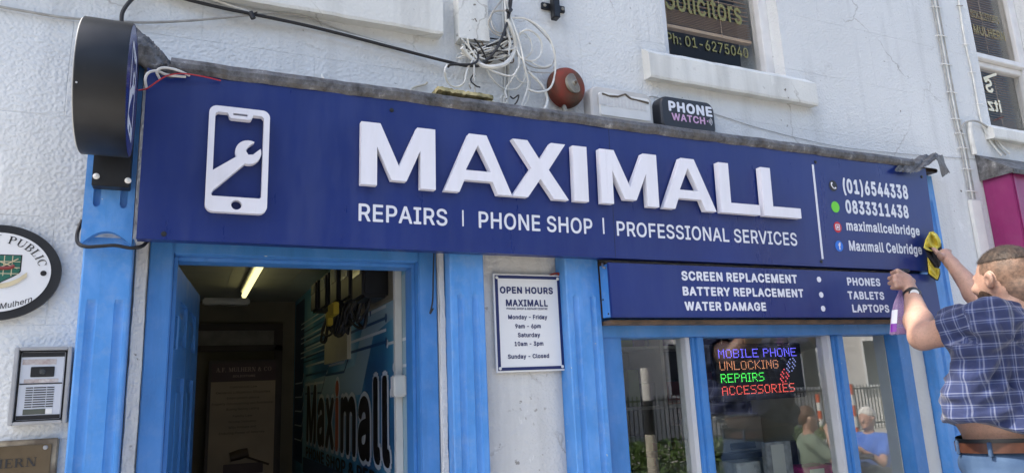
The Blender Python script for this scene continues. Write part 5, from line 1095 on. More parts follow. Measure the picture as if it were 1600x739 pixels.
mb.tube([fo3.p(sL+.03, sT-.01, .003), fo3.p(sR-.005, sT-.035, .003)], .0015, 5, 1).tube([fo3.p(sR-.005, sT-.008, .003), fo3.p(sL+.03, sT-.045, .003)], .0015, 5, 1)
mb.build('shield_lines', M['cr2'], OV)
MB().tube([fo3.p(sL+.02, sT-.036, .002), fo3.p(sR-.028, sT-.034, .002), fo3.p(sR-.012, sT-.028, .002)], .005, 8, 3).build('clasped_hands', M['redbrown'], OV)
def rib(u, v): x = sL-.02+(sR+.018-sL+.02)*u; return fo3.p(x, sB-.012+.030*(2*u-1)**2+.013*v-(.002 if u < .9 else 0), .0025+.001*math.sin(u*9))
v_, f_ = grid(rib, 24, 2); MB().add(v_, f_).build('motto_ribbon', M['cr2'], OV)
PL = thing('brass_plaque', 'worn brass solicitor plaque with raised serif letters below the intercom', 'plaque', (-.45, -.02, 1.3))
fb = wallframe(-.018); pr = fb.uv(90, 684); print('plaque', pr, fb.uv(0, 691), fb.uv(79, 739))
px1 = pr[0]+.003; pz1 = pr[1]
MB().box(px1-.42, px1, -.018, -.001, pz1-.26, pz1, .003).build('rim', M['brassrim'], PL)
MB().box(px1-.42+.014, px1-.014, -.021, -.0185, pz1-.26+.014, pz1-.014, .001).build('plate', M['brass'], PL)
fb2 = wallframe(-.0212)
a = fb2.uv(-2, 730); b = fb2.uv(57, 725)
serif('MULHERN', fb2, a[0]-.092, b[0], (a[1]+b[1])/2-.004, .022, mat('black filled lettering', (.03, .03, .03), .5), PL, th=.002, gap=.12)
serif('SOLICITORS', fb2, a[0]-.092, b[0], (a[1]+b[1])/2-.06, .018, M['ink'], PL, th=.002, gap=.12)
u, v = fb2.uv(71, 699); MB().lathe(fb2.p(u, v, 0), (0, -1, 0), [(.006, 0), (.005, .0015), (.0001, .002)], 14).build('screw', M['steel'], PL)

# ================================================================== alarm boxes, bell, bracket, batten
A1 = thing('alarm_box', 'weathered white alarm box with cracked faded lettering beside the red bell', 'alarm box', (1.55, -.05, 2.60))
def softbox(x0, x1, z0, z1, yb, yf, bow, mt, name, parent, taper=.012, r=.03):
    pl = np.array(rrect(x0, x1, z0, z1, r, 5)).reshape(-1, 2); cx_, cz_ = (x0+x1)/2, (z0+z1)/2; mb = MB(); V = []; n = len(pl)
    def bowf(x, z): s = (x-cx_)/((x1-x0)/2); return z+(bow*(1-s*s) if z > cz_ else bow*.7*(1-s*s))
    for y, sc_ in ((yb, 1.0), (yf+.02, .985), (yf+.006, .96), (yf, .91), (yf-.001, .5), (yf-.001, .02)):
        for x, z in pl: xx = cx_+(x-cx_)*sc_; zz = cz_+(z-cz_)*sc_; V.append((xx, y, bowf(xx, zz)))
    F = [(i*n+k, i*n+(k+1) % n, (i+1)*n+(k+1) % n, (i+1)*n+k) for i in range(5) for k in range(n)]+[tuple(5*n+k for k in range(n))]
    return mb.add(V, F, True).build(name, mt, parent)
ax0, ax1, az0, az1 = 1.412, 1.722, 2.612, 2.768
softbox(ax0, ax1, az0, az1, -.001, -.048, .016, M['aged'] if 'aged' in M else mat('aged white plastic', (.50, .49, .46), .45, col2=(.62, .60, .57), vscale=6), 'housing', A1)
softbox(ax0+.035, ax1-.012, az0+.030, az1-.020, -.049, -.053, .012, M['wplastic'], 'face_plate', A1, r=.012)
M['faint'] = mat('faded embossed lettering', (.66, .65, .63), .5)
fa = wallframe(-.0542); a = fa.uv(936, 167); b = fa.uv(1010, 172)
text('lettering', 'MERRION', fa, a[0], b[0], (a[1]+b[1])/2+.002, .042, M['faint'], A1, off=.05, th=.0012)
mb = MB(); crk = [(941, 147), (952, 151), (965, 152), (977, 148), (985, 155), (998, 158), (1013, 162)]
for k, (p, q) in enumerate(zip(crk, crk[1:])):
    P1, P2 = at(*p, -.0552), at(*q, -.0552); mb.tube([P1, P2], [.0042, .0052 if k % 2 else .0035], 5, 1)
mb.build('crack', mat('dirt in crack', (.13, .11, .09), .9), A1)
MB().box(ax0+.07, ax1-.03, -.050, -.03, az0-.012, az0+.010, .004).build('strobe_lens', mat('dark red lens', (.12, .008, .012), .2), A1)
A2 = thing('alarm_box', 'dark grey alarm box lettered in white and pink at the right of the pair', 'alarm box', (1.86, -.05, 2.60))
M['dgrey'] = mat('dark grey plastic', (.022, .024, .030), .38)
softbox(1.750, 2.048, 2.622, 2.772, -.001, -.052, .012, M['dgrey'], 'housing', A2, r=.035)
MB().box(1.80, 2.0, -.050, -.01, 2.608, 2.632, .004).build('strobe_lens', mat('dark red lens', (.10, .008, .012), .2), A2)
fa2 = wallframe(-.0535)
def aput(s, pL, pR, ph, mt, off): a = fa2.uv(*pL); b = fa2.uv(*pR); h = fa2.uv(pL[0], pL[1]-ph)[1]-a[1]; text('lettering', s, fa2, a[0], b[0], (a[1]+b[1])/2, h, mt, A2, off=off, th=.0012)
M['lilac'] = mat('pale pink print', (.66, .40, .60), .4)
aput('PHONE', (1045, 174.5), (1113, 181.5), 14.5, M['vinyl'], .045); aput('WATCH', (1050, 189), (1102, 194), 10.5, M['lilac'], .03)
u, v = fa2.uv(1105.5, 190.5); polypart('signal_mark', [circ(u, v, .004, 14)], fa2, M['lilac'], A2, .001)
mb = MB()
for k in range(3): mb.tube([fa2.p(u+(.010+.007*k)*math.cos(t), v+(.010+.0065*k)*math.sin(t), .001) for t in np.linspace(-.8, .8, 6)], .0012, 5, 1)
mb.build('signal_mark', M['vinyl'], A2)
BL = thing('alarm_bell', 'round rusted red alarm bell with grey centre on the wall', 'bell', (1.31, -.02, 2.66))
bc_ = at(888, 134, -.055); br_ = .081; bc_[1] = -.012
MB().lathe(bc_, (.05, -1, -.12), [(br_*.88, 0), (br_, .008), (br_*1.0, .024), (br_*.95, .040), (br_*.80, .054), (br_*.55, .061), (.0001, .063)], 48).build('gong', M['rust'], BL)
cc = at(896, 131, -.076)
MB().lathe(cc, (.35, -1, .05), [(.037, -.010), (.040, .003), (.032, .005), (.012, .0055), (.010, .010), (.0001, .012)], 28).build('centre_plate', M['rustgrey'], BL)
MB().lathe(cc+np.array([.004, -.010, 0]), (.3, -1, 0), [(.007, 0), (.006, .005), (.0001, .006)], 6).build('nut', M['wood'], BL)
MB().tube([at(878, 160, -.02), at(884, 172, -.05), at(880, 182, -.03)], .006, 8, 4).tube([at(880, 168, -.05), at(884, 176, -.055)], .009, 8, 1).build('conduit_stub', M['rustgrey'], BL)
BK = thing('wall_bracket', 'small black iron cross bracket bolted high on the wall', 'bracket', (1.29, -.02, 3.09))
a = at(848, 8, -.02); b = at(884, 15, -.02)
MB().box(a[0], b[0], -.014, -.001, a[2]-.012, a[2]+.016, .002).build('cross_bar', M['blackmetal'], BK)
MB().box(1.275, 1.303, -.050, -.0145, 3.045, 3.25, .003).build('upright', M['blackmetal'], BK)
for x in (a[0]+.012, b[0]-.012): MB().lathe((x, -.0142, a[2]+.002), (0, -1, 0), [(.008, 0), (.0075, .003), (.0001, .004)], 6).build('bolt', M['rustgrey'], BK)
MS = thing('timber_offcut', 'mossy yellow painted timber offcut lying on the lead above the sign', 'timber', (.86, -.1, 2.60))
a = at(682, 147, -.14); b = at(768, 154, -.14)
def off(u, v):
    x = a[0]+(b[0]-a[0])*u; z0_ = 2.606-.004*u; e = .002*ns(u*8+v, 31)
    return [(x, -.05, z0_+.02), (x, -.155, z0_+.016+e), (x, -.158, z0_+.002+e), (x, -.05, z0_-.006)][int(round(v*3))]
v_, f_ = grid(off, 24, 3); mb = MB().add(v_, f_); mb.add([off(1, k/3) for k in range(4)], [(0, 1, 2, 3)]); mb.add([off(0, k/3) for k in range(4)], [(0, 1, 2, 3)])
mb.build('plank', M['moss'], MS)
MB().tube([at(762, 160, -.15), at(790, 166, -.16), at(820, 173, -.165), at(845, 174, -.16)], .006, 6, 5).tube([at(765, 164, -.15), at(785, 168, -.165), at(800, 172, -.165)], .005, 6, 4).build('mossy_wire', M['moss'], MS)
JB = thing('junction_cover', 'painted white timber cable cover on the wall', 'cable cover', (.92, -.05, 2.88))
MB().hexa([(.862, -.055, 2.876), (.985, -.055, 2.882), (.985, -.001, 2.882), (.862, -.001, 2.876), (.862, -.055, 3.5), (.972, -.055, 3.5), (.972, -.001, 3.5), (.862, -.001, 3.5)]).build('cover_board', M['sill'], JB)

# ================================================================== cables
def cable(name, pts, r, mt, label, cat='cable', parent=None, n=8):
    o = MB().tube([at(x, y, Y) for x, y, Y in pts], r, n, 6).build(name, M[mt], parent)
    if parent is None: tag(o, label, cat)
    return o
cable('cable', [(270, -12, -.03), (285, -2, -.03), (345, 13, -.03), (394, 23, -.035), (470, 39, -.035), (540, 56, -.035), (620, 77, -.035), (698, 97, -.04), (735, 104, -.045), (765, 95, -.05), (785, 68, -.05), (795, 20, -.05), (797, -10, -.05)], .0058, 'bcable', 'thick black cable slung across the wall to the cable tangle')
cable('cable', [(-12, 9, -.01), (30, 17, -.012), (115, 30, -.012), (215, 36, -.015), (300, 33, -.02), (394, 24, -.03)], .0042, 'gcable', 'thin grey cable sagging across the wall above the round sign')
cable('cable', [(394, 25, -.03), (455, 36, -.02), (520, 49, -.015), (580, 64, -.015), (640, 80, -.02), (698, 98, -.03)], .0038, 'wcable', 'thin white cable running just under the thick black one')
cable('cable', [(394, 24, -.03), (440, 22, -.02), (480, 28, -.015), (530, 47, -.012), (600, 68, -.012), (690, 95, -.03)], .003, 'gcable', 'thin grey wire looping above the thick black cable')
cable('cable', [(300, -10, -.02), (340, 3, -.02), (390, 20, -.028)], .004, 'wcable', 'short white cable entering at the top beside the black one')
cable('cable', [(190, 38, -.03), (191, 22, -.035), (199, 8, -.035), (214, -8, -.03)], .006, 'bcable', 'black cable arching up behind the round sign')
TT = thing('cable_tie', 'black tie where cables cross above the sign', 'cable tie', tuple(at(394, 24, -.03)))
MB().tube([at(391, 20, -.045), at(396, 30, -.045)], .009, 8, 1).build('tie_band', M['bcable'], TT); MB().tube([at(397, 22, -.05), at(402, 20, -.06)], .002, 6, 1).build('tie_tail', M['bcable'], TT)
TB = thing('cable_tangle', 'messy bundle of white and black cables hanging above the sign', 'cables', tuple(at(795, 60, -.05)))
def C4(L, Y=-.05): return [(600+x/2.842, y/2.842, Y+.012*math.sin(i*1.7+L[0][0])) for i, (x, y) in enumerate(L)]
for L, r, mt in [
 ([(545, 90), (580, 170), (580, 230), (540, 285), (470, 300), (420, 285), (380, 255), (345, 215)], .0075, 'wcable'),
 ([(560, 80), (640, 90), (720, 150), (755, 230), (760, 320), (740, 390), (690, 412), (640, 400)], .0036, 'wcable'),
 ([(580, 75), (650, 100), (735, 185), (760, 245), (735, 300), (660, 300), (590, 250)], .0024, 'gcable'),
 ([(600, 150), (640, 135), (690, 170), (700, 230), (670, 270), (610, 260), (590, 200), (610, 140)], .0034, 'wcable'),
 ([(595, 230), (590, 180), (620, 150), (650, 180), (655, 230), (620, 262), (585, 240)], .003, 'wcable'),
 ([(640, 320), (700, 380), (725, 440), (715, 485), (690, 500), (620, 490), (560, 480), (480, 455)], .0048, 'wcable'),
 ([(450, 300), (480, 350), (530, 395), (590, 395), (625, 350), (620, 280), (590, 200)], .0034, 'wcable'),
 ([(280, 290), (270, 320), (285, 370), (320, 388), (355, 370), (370, 310), (400, 250), (360, 190)], .003, 'wcable'),
 ([(285, 300), (300, 290), (400, 285), (415, 240), (370, 190)], .004, 'bcable'),
 ([(555, 60), (600, 180), (625, 300), (640, 380), (610, 480)], .0034, 'wcable'),
 ([(560, 60), (590, 160), (600, 290), (570, 350), (540, 400), (545, 440)], .0034, 'wcable'),
 ([(535, 0), (540, 60), (545, 130), (560, 210), (500, 240), (420, 250)], .0038, 'wcable'),
 ([(545, 0), (550, 60), (560, 130), (540, 200), (480, 225), (400, 235), (345, 200)], .0042, 'wcable'),
 ([(555, 0), (555, 60), (570, 150), (600, 240), (640, 270), (700, 300), (745, 290)], .0032, 'wcable'),
 ([(566, 0), (560, 45), (545, 110), (500, 220), (430, 290), (380, 295)], .0045, 'bcable'),
 ([(525, 0), (480, 60), (465, 110), (490, 150), (540, 170)], .003, 'gcable'),
 ([(540, 50), (490, 55), (475, 90), (495, 140), (530, 150)], .003, 'gcable'),
 ([(400, 290), (400, 350), (405, 415)], .0026, 'wcable'), ([(398, 330), (385, 360), (410, 385), (425, 390)], .0024, 'bcable'),
 ([(405, 340), (380, 375), (385, 395)], .0022, 'gcable'), ([(345, 175), (400, 230), (480, 255), (560, 245)], .003, 'wcable'),
 ([(350, 190), (420, 200), (500, 190), (560, 180)], .003, 'gcable'), ([(365, 180), (440, 240), (540, 225), (600, 215)], .0028, 'wcable'),
 ([(345, 240), (400, 270), (500, 260), (575, 240)], .0028, 'wcable'), ([(370, 175), (385, 220), (450, 300), (560, 340), (600, 300)], .003, 'wcable'),
 ([(330, 260), (390, 235), (470, 200), (545, 160)], .0026, 'wcable'), ([(400, 175), (430, 215), (450, 260), (440, 290)], .003, 'bcable'),
 ([(560, 430), (575, 440), (598, 425), (590, 455), (565, 480)], .0024, 'bcable'), ([(515, 440), (530, 425), (545, 450), (535, 465)], .0022, 'wcable'),
 ([(630, 300), (650, 320), (740, 325), (755, 300)], .0022, 'gcable'), ([(610, 290), (585, 330), (600, 360), (630, 370), (650, 350), (640, 440), (615, 480)], .0028, 'wcable')]:
    cable('cable', C4(L, -.06+.04*((len(L)*7) % 5)/5-.02 if mt != 'bcable' else -.075), r*1.15, mt, None, parent=TB, n=7)
for k in range(26):
    x = 350+rng.random()*160; y = 185+rng.random()*60
    L = [(x, y), (x+rng.normal(0, 40), y+20+rng.random()*30), (x+40+rng.random()*90, y+rng.normal(10, 25)), (555, 150+rng.random()*110)]
    cable('cable', C4(L, -.035-.03*rng.random()), .0025, ('gcable', 'wcable', 'wood', 'wcable', 'bcable')[k % 5], None, parent=TB, n=6)
cable('tie', C4([(545, 48), (556, 56), (566, 46)], -.075), .006, 'bcable', None, parent=TB)
CD = thing('conduit', 'thin grey painted cables clipped down the wall behind the tangle', 'cables', tuple(at(790, 60, -.01)))
for dx, r, mt in ((0, .004, 'wcable'), (3, .0035, 'gcable'), (6, .004, 'wcable')): cable('cable', [(784+dx, -10, -.006), (787+dx, 60, -.006), (789+dx, 120, -.006), (787+dx, 168, -.006)], r, mt, None, parent=CD)
cable('cable', [(641, 153, -.13), (643, 140, -.02), (655, 135, -.01), (664, 133, -.01), (668, 129, -.015)], .004, 'cream', 'short bent cream wire end sticking up above the sign')
cable('cable', [(503, 117, -.005), (504, 121, -.04), (510, 128, -.08), (518, 134, -.12)], .0035, 'wcable', 'short white cable stub emerging above the sign between emblem and lettering')
# cables at the left end of the sign
cable('cable', [(229, 140, -.17), (227, 124, -.18), (233, 114, -.18), (246, 112, -.185), (262, 118, -.19), (290, 121, -.175)], .0038, 'wcable', 'white cable curling over the left top corner of the sign')
cable('cable', [(250, 125, -.18), (245, 113, -.195), (254, 107, -.20), (275, 110, -.20), (296, 119, -.175)], .0038, 'wcable', 'white looped cable lying under the left end of the lead')
cable('cable', [(217, 142, -.16), (230, 139, -.18), (246, 128, -.19), (262, 119, -.195), (285, 116, -.195), (320, 121, -.19), (345, 127, -.175)], .002, 'rcable', 'thin red wire trailing over the left top corner of the sign')
# black cable round the pilaster cap
cable('cable', [(128, 345, -.01), (121, 365, -.03), (122, 380, -.10), (135, 386, -.118), (158, 385, -.118), (180, 384, -.12), (205, 388, -.118), (222, 385, -.10), (232, 376, -.06)], .0052, 'bcable', 'black cable wrapped across the left pilaster below its arched cap')
cable('cable', [(678, 396, -.033), (677, 430, -.035), (676, 470, -.035), (672, 490, -.035), (677, 482, -.036)], .0028, 'bcable', 'thin black wire hanging down beside the right door jamb')
# thin wires across the right of the wall
cable('cable', [(1014, 152, -.004), (1030, 154, -.004), (1120, 180, -.004), (1190, 202, -.004), (1300, 228, -.006), (1400, 240, -.006), (1530, 250, -.004)], .0014, 'gcable', 'thin sagging wire from the dark alarm box to the right')
cable('cable', [(655, 80, -.003), (1140, 60, -.003)], .0006, 'gcable', 'hairline wire high on the wall') if False else None
# clipped cables, right
RC = thing('clipped_cables', 'pair of grey cables clipped vertically down the wall right of the sign', 'cables', tuple(at(1490, 160, -.01)))
path = [(1457, -12), (1475, 88), (1493, 185), (1505, 235), (1519, 312)]
for dx, r, mt in ((-3, .0042, 'gcable'), (1, .0046, 'wcable'), (5, .004, 'gcable')): cable('cable', [(x+dx, y, -.010) for x, y in path], r, mt, None, parent=RC)
for t in np.linspace(.06, .96, 9):
    k = t*(len(path)-1); i = min(len(path)-2, int(k)); f = k-i; x = path[i][0]*(1-f)+path[i+1][0]*f; y = path[i][1]*(1-f)+path[i+1][1]*f
    cable('clip', [(x-7, y, -.004), (x-3, y-1, -.018), (x+5, y, -.018), (x+10, y+1, -.004)], .0028, 'wplastic', None, parent=RC, n=6)
a = at(1523, 313, -.02); RT = thing('cable_trunking', 'flat white cable trunking down the wall beside the magenta shopfront', 'trunking', (a[0], -.02, 1.2))
MB().box(a[0]-.035, a[0]+.045, -.022, -.001, .6, a[2], .003).build('duct', M['wplastic'], RT)
RC2 = thing('clipped_cables', 'thinner painted cable clipped beside the sash window at far right', 'cables', tuple(at(1520, 120, -.01)))
cable('cable', [(1496, -12, -.008), (1507, 60, -.008), (1520, 120, -.008), (1532, 185, -.008), (1541, 208, -.012), (1550, 225, -.014), (1565, 244, -.03)], .0052, 'wcable', None, parent=RC2)
cable('cable', [(1546, 206, -.012), (1556, 226, -.014), (1572, 243, -.03)], .005, 'gcable', None, parent=RC2)
cable('cable', [(1552, 205, -.012), (1561, 224, -.014), (1578, 241, -.03)], .005, 'wcable', None, parent=RC2)
cable('cable', [(1500, 205, -.01), (1508, 192, -.02), (1525, 190, -.02), (1541, 198, -.02), (1548, 206, -.014)], .0055, 'gcable', None, parent=RC2)
for x, y in ((1499, 10), (1509, 70), (1519, 113), (1530, 163), (1545, 212)): cable('clip', [(x-4, y, -.004), (x, y, -.018), (x+5, y, -.004)], .0028, 'rustgrey' if y < 30 else 'wplastic', None, parent=RC2, n=6)
cable('pipe', [(1514, 193, -.018), (1517, 215, -.018), (1523, 242, -.018)], .014, 'wcable', 'short white pipe stub on the wall between the clipped cables', 'pipe')

# ================================================================== magenta neighbour
NB = thing('neighbour_shopfront', 'magenta shopfront with grey lead roof at the right edge', 'shopfront', (4.5, -.1, 0))
nx0 = 3.918; nzt = 2.60
MB().box(nx0, 7.0, -.15, -.001, .0, nzt, .003).build('fascia_panel', M['mag'], NB)
MB().box(nx0+.012, nx0+.035, -.156, -.1505, .0, nzt-.01, .002).box(4.58, 4.62, -.162, -.1505, .0, nzt-.01, .003).build('trim', M['mag'], NB)
def roofm(u, v):
    x = nx0-.02+3.5*u; e = .004*ns(x, 41); return (x, -.180+.179*v, nzt+.006+.135*v+e*(1-v)-(.018 if v == 0 else 0))
v_, f_ = grid(roofm, 90, 6); mb = MB().add(v_, f_, True)
mb.add([(nx0-.02, -.180, nzt-.012), (nx0-.02, -.001, nzt-.012), (nx0-.02, -.001, nzt+.142), (nx0-.02, -.180, nzt+.007)], [(0, 1, 2, 3)]).box(nx0-.022, 7, -.183, -.175, nzt-.018, nzt+.006)
mb.build('lead_roof', M['lead'], NB)
# crest of the far pavement: reflections
# ================================================================== the street opposite (seen mirrored in the shop window)
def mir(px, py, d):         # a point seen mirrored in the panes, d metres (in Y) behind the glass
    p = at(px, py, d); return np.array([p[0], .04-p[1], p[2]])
M['leafd'] = mat('hedge leaf', (.055, .11, .025), .5, col2=(.12, .19, .05), vscale=25)
M['bark'] = mat('hedge twig', (.08, .055, .035), .9)
M['planter'] = mat('planter stone', (.34, .32, .28), .85, var=.1, bump=.3)
def leaves(mb, n, fn, size):
    for _ in range(n):
        c = fn(); d = rng.normal(0, 1, 3); d /= np.linalg.norm(d); e = np.cross(d, rng.normal(0, 1, 3)); e /= np.linalg.norm(e); s = size*rng.uniform(.6, 1.3)
        mb.add([c-d*s, c+e*s*.5, c+d*s, c-e*s*.5], [(0, 1, 2, 3)])
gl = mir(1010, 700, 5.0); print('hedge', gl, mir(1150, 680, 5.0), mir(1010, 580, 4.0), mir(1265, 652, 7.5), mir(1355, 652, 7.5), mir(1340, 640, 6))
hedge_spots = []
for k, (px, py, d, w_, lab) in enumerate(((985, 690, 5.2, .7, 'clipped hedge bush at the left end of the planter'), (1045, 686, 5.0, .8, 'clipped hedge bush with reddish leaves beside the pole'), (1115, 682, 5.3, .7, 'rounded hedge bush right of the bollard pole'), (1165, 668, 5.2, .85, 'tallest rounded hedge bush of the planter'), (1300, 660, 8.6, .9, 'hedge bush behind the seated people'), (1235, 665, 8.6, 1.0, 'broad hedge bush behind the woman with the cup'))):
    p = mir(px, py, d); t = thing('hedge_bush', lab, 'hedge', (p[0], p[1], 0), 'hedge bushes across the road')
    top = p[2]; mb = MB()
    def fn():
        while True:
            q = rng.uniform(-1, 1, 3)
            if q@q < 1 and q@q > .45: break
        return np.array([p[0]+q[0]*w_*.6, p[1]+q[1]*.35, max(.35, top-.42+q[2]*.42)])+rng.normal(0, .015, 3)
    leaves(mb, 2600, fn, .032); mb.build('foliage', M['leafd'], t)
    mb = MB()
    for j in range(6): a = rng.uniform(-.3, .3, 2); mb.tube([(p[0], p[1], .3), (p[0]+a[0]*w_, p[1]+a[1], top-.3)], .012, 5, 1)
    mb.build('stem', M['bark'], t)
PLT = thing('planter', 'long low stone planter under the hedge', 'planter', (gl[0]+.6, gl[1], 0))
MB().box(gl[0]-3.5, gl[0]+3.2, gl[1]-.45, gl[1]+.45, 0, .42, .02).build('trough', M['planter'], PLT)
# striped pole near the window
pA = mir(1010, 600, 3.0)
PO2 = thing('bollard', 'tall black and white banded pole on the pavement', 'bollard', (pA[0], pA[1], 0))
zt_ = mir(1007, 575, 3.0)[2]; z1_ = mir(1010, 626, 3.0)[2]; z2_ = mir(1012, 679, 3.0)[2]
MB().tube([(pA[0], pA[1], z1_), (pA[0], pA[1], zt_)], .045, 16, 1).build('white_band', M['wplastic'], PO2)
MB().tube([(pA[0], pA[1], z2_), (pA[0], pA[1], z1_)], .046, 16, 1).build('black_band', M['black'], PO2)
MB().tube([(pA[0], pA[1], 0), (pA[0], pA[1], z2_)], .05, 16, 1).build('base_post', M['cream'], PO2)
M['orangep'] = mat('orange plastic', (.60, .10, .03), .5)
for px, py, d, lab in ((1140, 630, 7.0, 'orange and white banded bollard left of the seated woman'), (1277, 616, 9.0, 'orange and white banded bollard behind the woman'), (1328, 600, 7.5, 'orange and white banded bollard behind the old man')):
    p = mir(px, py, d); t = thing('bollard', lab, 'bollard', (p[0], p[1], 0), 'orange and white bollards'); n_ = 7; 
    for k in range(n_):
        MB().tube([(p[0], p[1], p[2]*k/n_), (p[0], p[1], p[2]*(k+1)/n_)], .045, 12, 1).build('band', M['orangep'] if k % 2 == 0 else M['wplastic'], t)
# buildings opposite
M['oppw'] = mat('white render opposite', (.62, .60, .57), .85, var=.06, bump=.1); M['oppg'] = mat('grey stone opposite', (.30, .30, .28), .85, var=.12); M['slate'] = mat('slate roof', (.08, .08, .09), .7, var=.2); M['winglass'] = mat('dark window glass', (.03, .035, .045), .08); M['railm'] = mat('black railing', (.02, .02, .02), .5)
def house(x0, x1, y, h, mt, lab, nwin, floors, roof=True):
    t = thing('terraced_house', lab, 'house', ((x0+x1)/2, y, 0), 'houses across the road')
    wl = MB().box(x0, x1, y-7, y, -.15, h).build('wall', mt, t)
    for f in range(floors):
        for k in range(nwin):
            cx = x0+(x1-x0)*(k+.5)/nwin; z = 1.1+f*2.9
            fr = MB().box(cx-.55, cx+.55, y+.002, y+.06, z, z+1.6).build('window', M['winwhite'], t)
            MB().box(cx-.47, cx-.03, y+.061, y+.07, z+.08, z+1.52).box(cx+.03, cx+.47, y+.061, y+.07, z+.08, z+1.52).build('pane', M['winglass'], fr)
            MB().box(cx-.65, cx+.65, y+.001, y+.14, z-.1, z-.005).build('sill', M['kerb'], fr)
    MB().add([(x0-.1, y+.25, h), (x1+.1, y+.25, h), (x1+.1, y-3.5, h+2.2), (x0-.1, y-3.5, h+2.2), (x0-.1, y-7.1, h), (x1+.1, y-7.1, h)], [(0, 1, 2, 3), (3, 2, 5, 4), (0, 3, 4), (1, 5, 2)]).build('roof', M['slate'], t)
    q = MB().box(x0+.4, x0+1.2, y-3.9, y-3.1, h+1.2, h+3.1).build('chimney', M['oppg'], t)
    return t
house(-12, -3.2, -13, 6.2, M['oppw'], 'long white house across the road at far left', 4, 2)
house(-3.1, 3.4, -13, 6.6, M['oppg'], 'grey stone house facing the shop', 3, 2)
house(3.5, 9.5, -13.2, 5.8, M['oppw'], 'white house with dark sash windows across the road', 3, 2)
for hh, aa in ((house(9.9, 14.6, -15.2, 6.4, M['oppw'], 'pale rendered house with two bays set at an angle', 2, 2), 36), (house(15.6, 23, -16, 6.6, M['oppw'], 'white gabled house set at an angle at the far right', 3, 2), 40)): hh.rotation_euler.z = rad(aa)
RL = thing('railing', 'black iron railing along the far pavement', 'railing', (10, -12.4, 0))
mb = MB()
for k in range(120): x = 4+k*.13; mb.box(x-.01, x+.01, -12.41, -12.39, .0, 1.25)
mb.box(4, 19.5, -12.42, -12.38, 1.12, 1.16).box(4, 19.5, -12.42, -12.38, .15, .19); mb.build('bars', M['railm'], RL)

# ================================================================== bodies: smooth blended volumes turned into one surface
def surfnet(F, o, h):
    s = F < 0; nx, ny, nz = F.shape
    c = np.zeros((nx-1, ny-1, nz-1), np.int8)
    offs = [(i, j, k) for i in (0, 1) for j in (0, 1) for k in (0, 1)]
    for i, j, k in offs: c += s[i:nx-1+i, j:ny-1+j, k:nz-1+k]
    idx = np.argwhere((c > 0) & (c < 8)); vid = -np.ones(c.shape, np.int64); vid[tuple(idx.T)] = np.arange(len(idx))
    pos = np.zeros((len(idx), 3)); cnt = np.zeros(len(idx))
    for a in range(8):
        for ax in range(3):
            A = offs[a]
            if A[ax]: continue
            B2 = list(A); B2[ax] = 1
            fa = F[tuple((idx+A).T)]; fb = F[tuple((idx+B2).T)]; mk = (fa < 0) != (fb < 0); t = np.where(mk, fa/np.where(mk, fa-fb, 1), 0)
            p = idx+np.array(A, float); p[:, ax] += t; pos[mk] += p[mk]; cnt[mk] += 1
    pos = pos/cnt[:, None]*h+np.array(o); faces = []
    for ax in range(3):
        sl0 = [slice(None)]*3; sl1 = [slice(None)]*3; sl0[ax] = slice(0, -1); sl1[ax] = slice(1, None)
        d = s[tuple(sl0)] != s[tuple(sl1)]; e = np.argwhere(d); b_, c_ = [k for k in range(3) if k != ax]
        ok = (e[:, b_] > 0) & (e[:, c_] > 0) & (e[:, b_] < F.shape[b_]-1) & (e[:, c_] < F.shape[c_]-1); e = e[ok]
        q = []
        for db, dc in ((-1, -1), (0, -1), (0, 0), (-1, 0)):
            m_ = e.copy(); m_[:, b_] += db; m_[:, c_] += dc; q.append(vid[tuple(m_.T)])
        q = np.stack(q, 1); ins = s[tuple(e.T)]; flip = ins if ax != 1 else ~ins
        q[~flip] = q[~flip][:, ::-1]; faces.append(q)
    return pos, np.concatenate(faces)
